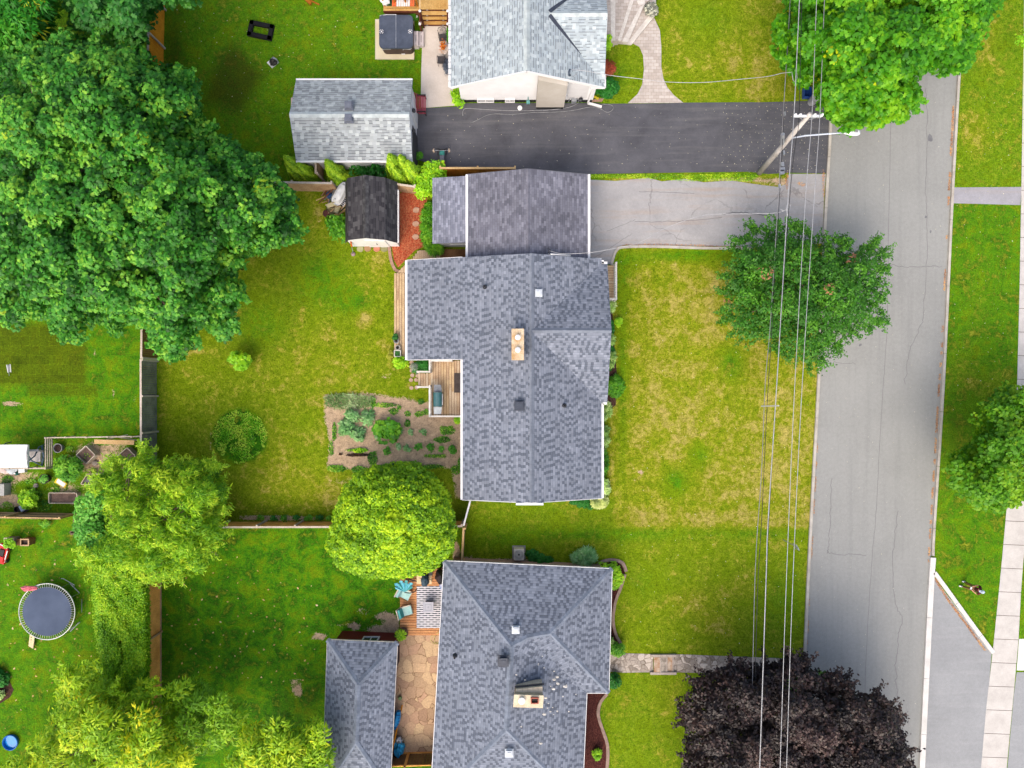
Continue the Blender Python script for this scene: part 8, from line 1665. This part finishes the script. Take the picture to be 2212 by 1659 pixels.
t_ = thing('white_bags', 'white and grey bundles lined along the bottom rail of the garden swing', 'bags', W(25, 1015)); MB().blob(W(10, 1016, .15), (.36, .2, .15), 1, .25).build('bundle', M('pale_pink', A(226, 206, 200)), t_); MB().blob(W(26, 1014, .18), (.36, .28, .18), 2, .2).build('bundle', M('pale_blue_grey', A(206, 216, 224)), t_); MB().box(W(49, 1015, .12), (.4, .36, .24), .1).build('bundle', WHITE, t_)
t_ = thing('green_bottle', 'dark green bottle standing on the left garden soil', 'bottle', W(39, 1022)); MB().lathe(W(39, 1022), [(.13, 0), (.14, .18), (.06, .25)], 14).build('body', M('bottle_green', A(30, 96, 80)), t_); MB().lathe(W(39, 1022) + Vector((0, 0, .25)), [(.04, 0), (.04, .06)], 10).build('cap', WHITE, t_)
t_ = thing('grey_crate', 'pale grey slatted crate at the left edge of the vegetable garden', 'crate', W(10, 1055)); a, b = W(0, 1046, .5), W(13, 1069, .5); MB().box((W(6, 0, .3).x, W(0, 1057, .3).y, .3), (.6, .75, .6)).build('box', M('slat_grey', A(190, 190, 186), A(160, 160, 156)), t_); MB().box((W(-6, 0, .3).x, W(0, 1057, .3).y, .6), (.16, .8, .05)).build('handle', WHITE, t_)
t_ = thing('solar_lamp', 'little garden lamp standing in the fresh turf at the left edge', 'garden lamp', W(19, 796)); MB().tube([W(20, 811, .02), W(19, 806, .5)], .02, 6).build('stake', METAL, t_); MB().prism([tuple(W(x, y, .5))[:2] for x, y in ((15, 789), (21, 788), (23, 803), (18, 805))], .5, .56).build('panel', M('grey_panel', A(140, 144, 150), A(110, 114, 122)), t_); MB().beam(W(14.5, 788, .55), W(17.5, 805, .55), .04, .04).beam(W(22, 787, .55), W(23.5, 804, .55), .04, .04).build('frame', WHITE, t_)
t_ = thing('cut_trunk', 'grey round post sticking out below the lilac bush', 'post', W(196, 1163)); MB().tube([W(212, 1160, .3), W(187, 1168, 2.0)], .13, 12).build('post', POLEW, t_); 
o = MB().blob(W(185, 1631, .3), (.5, .5, .3), 1, .2).build('plastic_chair', WHITE); tag(o, 'white plastic thing glimpsed between the yellow leaves, leftmost', 'chair'); o = MB().box(W(224, 1607, .6), (.5, .8, .5), .1).build('plastic_chair', M('seat_grey', A(176, 182, 186))); tag(o, 'grey plastic seat glimpsed at the edge of the yellow leaves', 'chair')
o = MB().box(W(200, 1612, .5), (.5, .6, .06), .7).build('plywood_sheet', WHITE); tag(o, 'white tilted panel between the yellow leaves', 'panel')

# ================================================================== person on the east lawn
def skin(name, joints, edges, mat, parent, origin, sub=1, root=0):
    me = bpy.data.meshes.new(name); me.from_pydata([tuple(j[0]) for j in joints], edges, []); o = bpy.data.objects.new(name, me); COL.objects.link(o); me.materials.append(mat)
    md = o.modifiers.new('skin', 'SKIN'); md.use_smooth_shade = True; md.branch_smoothing = .6
    for i, j in enumerate(joints):
        sv = me.skin_vertices[0].data[i]; r_ = j[1] if isinstance(j[1], tuple) else (j[1], j[1]); sv.radius = r_; sv.use_root = (i == root)
    s_ = o.modifiers.new('sub', 'SUBSURF'); s_.levels = sub; s_.render_levels = sub
    o.parent = parent; ORG[o.name] = origin; return o
base = W(2083, 1262); pr = thing('person', 'person in pale cap and dark red top holding a white controller', 'person', base); pr.rotation_euler = (0, 0, R(-12))
SKN = M('skin', A(226, 170, 140), A(206, 150, 120), scale=8, rough=.6); TRS = M('khaki_cloth', A(150, 122, 70), A(124, 100, 56), scale=6); SHR = M('maroon_cloth', A(110, 30, 34), A(60, 26, 30), scale=4)
# figure faces -x; y is left/right
hp, kn, an_ = .92, .5, .08
J = [((0.02, 0, .96), (.13, .1)), ((.02, 0, 1.2), (.14, .1)), ((.05, 0, 1.4), (.15, .1)), ((.04, 0, 1.5), .055), ((.02, 0, 1.56), .055), ((0.0, 0, 1.66), (.085, .1)), ((.0, 0, 1.74), .07),
     ((0, .1, .9), .09), ((-.08, .13, .5), .06), ((-.02, .15, .09), .042), ((-.17, .16, .04), .035), ((0, -.1, .9), .09), ((-.12, -.13, .5), .06), ((-.16, -.15, .09), .042), ((-.31, -.16, .04), .035),
     ((.05, .2, 1.42), .055), ((.06, .28, 1.16), .042), ((-.2, .14, 1.12), .033), ((-.28, .09, 1.13), .03), ((.05, -.2, 1.42), .055), ((.06, -.28, 1.16), .042), ((-.2, -.14, 1.12), .033), ((-.28, -.09, 1.13), .03)]
E_ = [(0, 1), (1, 2), (2, 3), (3, 4), (4, 5), (5, 6), (0, 7), (7, 8), (8, 9), (9, 10), (0, 11), (11, 12), (12, 13), (13, 14), (2, 15), (15, 16), (16, 17), (17, 18), (2, 19), (19, 20), (20, 21), (21, 22)]
skin('body', J, E_, SKN, pr, base)
grow = lambda idx, e, g: None
def sub_(idx, g, name, mat):
    mp = {k: i for i, k in enumerate(idx)}; j = [(J[k][0], tuple(r_ + g for r_ in (J[k][1] if isinstance(J[k][1], tuple) else (J[k][1],) * 2))) for k in idx]; e = [(mp[a], mp[b]) for a, b in E_ if a in mp and b in mp]; return skin(name, j, e, mat, pr, base)
tr = sub_([0, 7, 8, 9, 11, 12, 13], .03, 'trousers', TRS); sh = sub_([0, 1, 2, 15, 19], .028, 'top', SHR)
slv = skin('sleeves', [((.05, .2, 1.42), .08), ((.06, .27, 1.24), .075), ((.05, 0, 1.43), .09), ((.05, -.2, 1.42), .08), ((.06, -.27, 1.24), .075)], [(1, 0), (0, 2), (2, 3), (3, 4)], SHR, pr, base, root=2)
ORG[pr.name] = Vector((0, 0, 0))
for s_ in (1, -1):
    for k in range(4):
        y = s_ * (.055 + .012 * k); z0 = 1.155 - .02 * k; ln = (.05, .06, .055, .045)[k]
        skin('finger', [((-.29, y, z0), .009), ((-.29 - ln * .6, y - s_ * .01, z0 + .008), .008), ((-.29 - ln, y - s_ * .03, z0 - .006), .007)], [(0, 1), (1, 2)], SKN, pr, base)
    skin('thumb', [((-.27, s_ * .07, 1.17), .01), ((-.3, s_ * .04, 1.195), .009), ((-.33, s_ * .025, 1.195), .008)], [(0, 1), (1, 2)], SKN, pr, base)
MB().box((-.34, 0, 1.15), (.1, .17, .045)).build('controller', WHITE, pr)
m = MB(); m.lathe((0, 0, 1.7), [(.108, 0), (.108, .04), (.09, .09), (.05, .115), (.01, .12)], 18, 1.1, 1.0); cp = m.build('cap', M('pale_blue_cap', A(206, 220, 236), A(176, 194, 214), rough=.8), pr)
MB().prism([(-.09, -.08), (-.2, -.06), (-.22, 0), (-.2, .06), (-.09, .08)], 1.7, 1.715).build('brim', M('pale_blue_cap'), pr)
m = MB(); m.lathe((.03, 0, 1.6), [(.06, 0), (.1, .04), (.102, .1)], 16); m.build('hair', M('dark_hair', A(60, 40, 30), A(40, 28, 22), fine=80), pr)
m = MB()
for s_ in (1, -1): m.blob((-.088, s_ * .032, 1.665), .011, n=8, m=5, amt=0)
m.build('eyes', IRON, pr); MB().blob((-.1, 0, 1.64), (.016, .012, .02), n=8, m=5, amt=0).build('nose', SKN, pr); MB().box((-.088, 0, 1.605), (.01, .045, .01)).build('mouth', M('lips', A(180, 90, 84)), pr)
for (x, y) in ((-.02, .15), (-.16, -.15)):
    m = MB(); m.blob((x - .06, y + (.01 if y > 0 else -.01), .05), (.15, .055, .055), 1, .05); s_ = m.build('shoe', M('white_shoe', A(244, 244, 246), A(226, 228, 234)), pr); MB().box((x - .05, y, .1), (.09, .05, .03)).build('tongue', IRON, pr)
    MB().lathe((x, y, .09), [(.05, 0), (.055, .06)], 12).build('sock', WHITE, pr)
# small stones and clutter on the soil
for k, (u, v, r_) in enumerate([(78, 1049, .16), (73, 1056, .12), (205, 1000, .2), (1430, 1000, 0), (638, 358, .2)]):
    if r_: tag(MB().blob(W(u, v, r_ * .4), (r_, r_ * .8, r_ * .5), k, .2).build('stone', M('grey_stone', A(170, 160, 150), A(140, 130, 122), scale=4)), ['larger grey stone in the left vegetable garden', 'smaller grey stone touching the larger one in the left garden', 'grey stone by the left diamond bed', '', 'pale stone at the west foot of the grey garage'][k], 'stone')
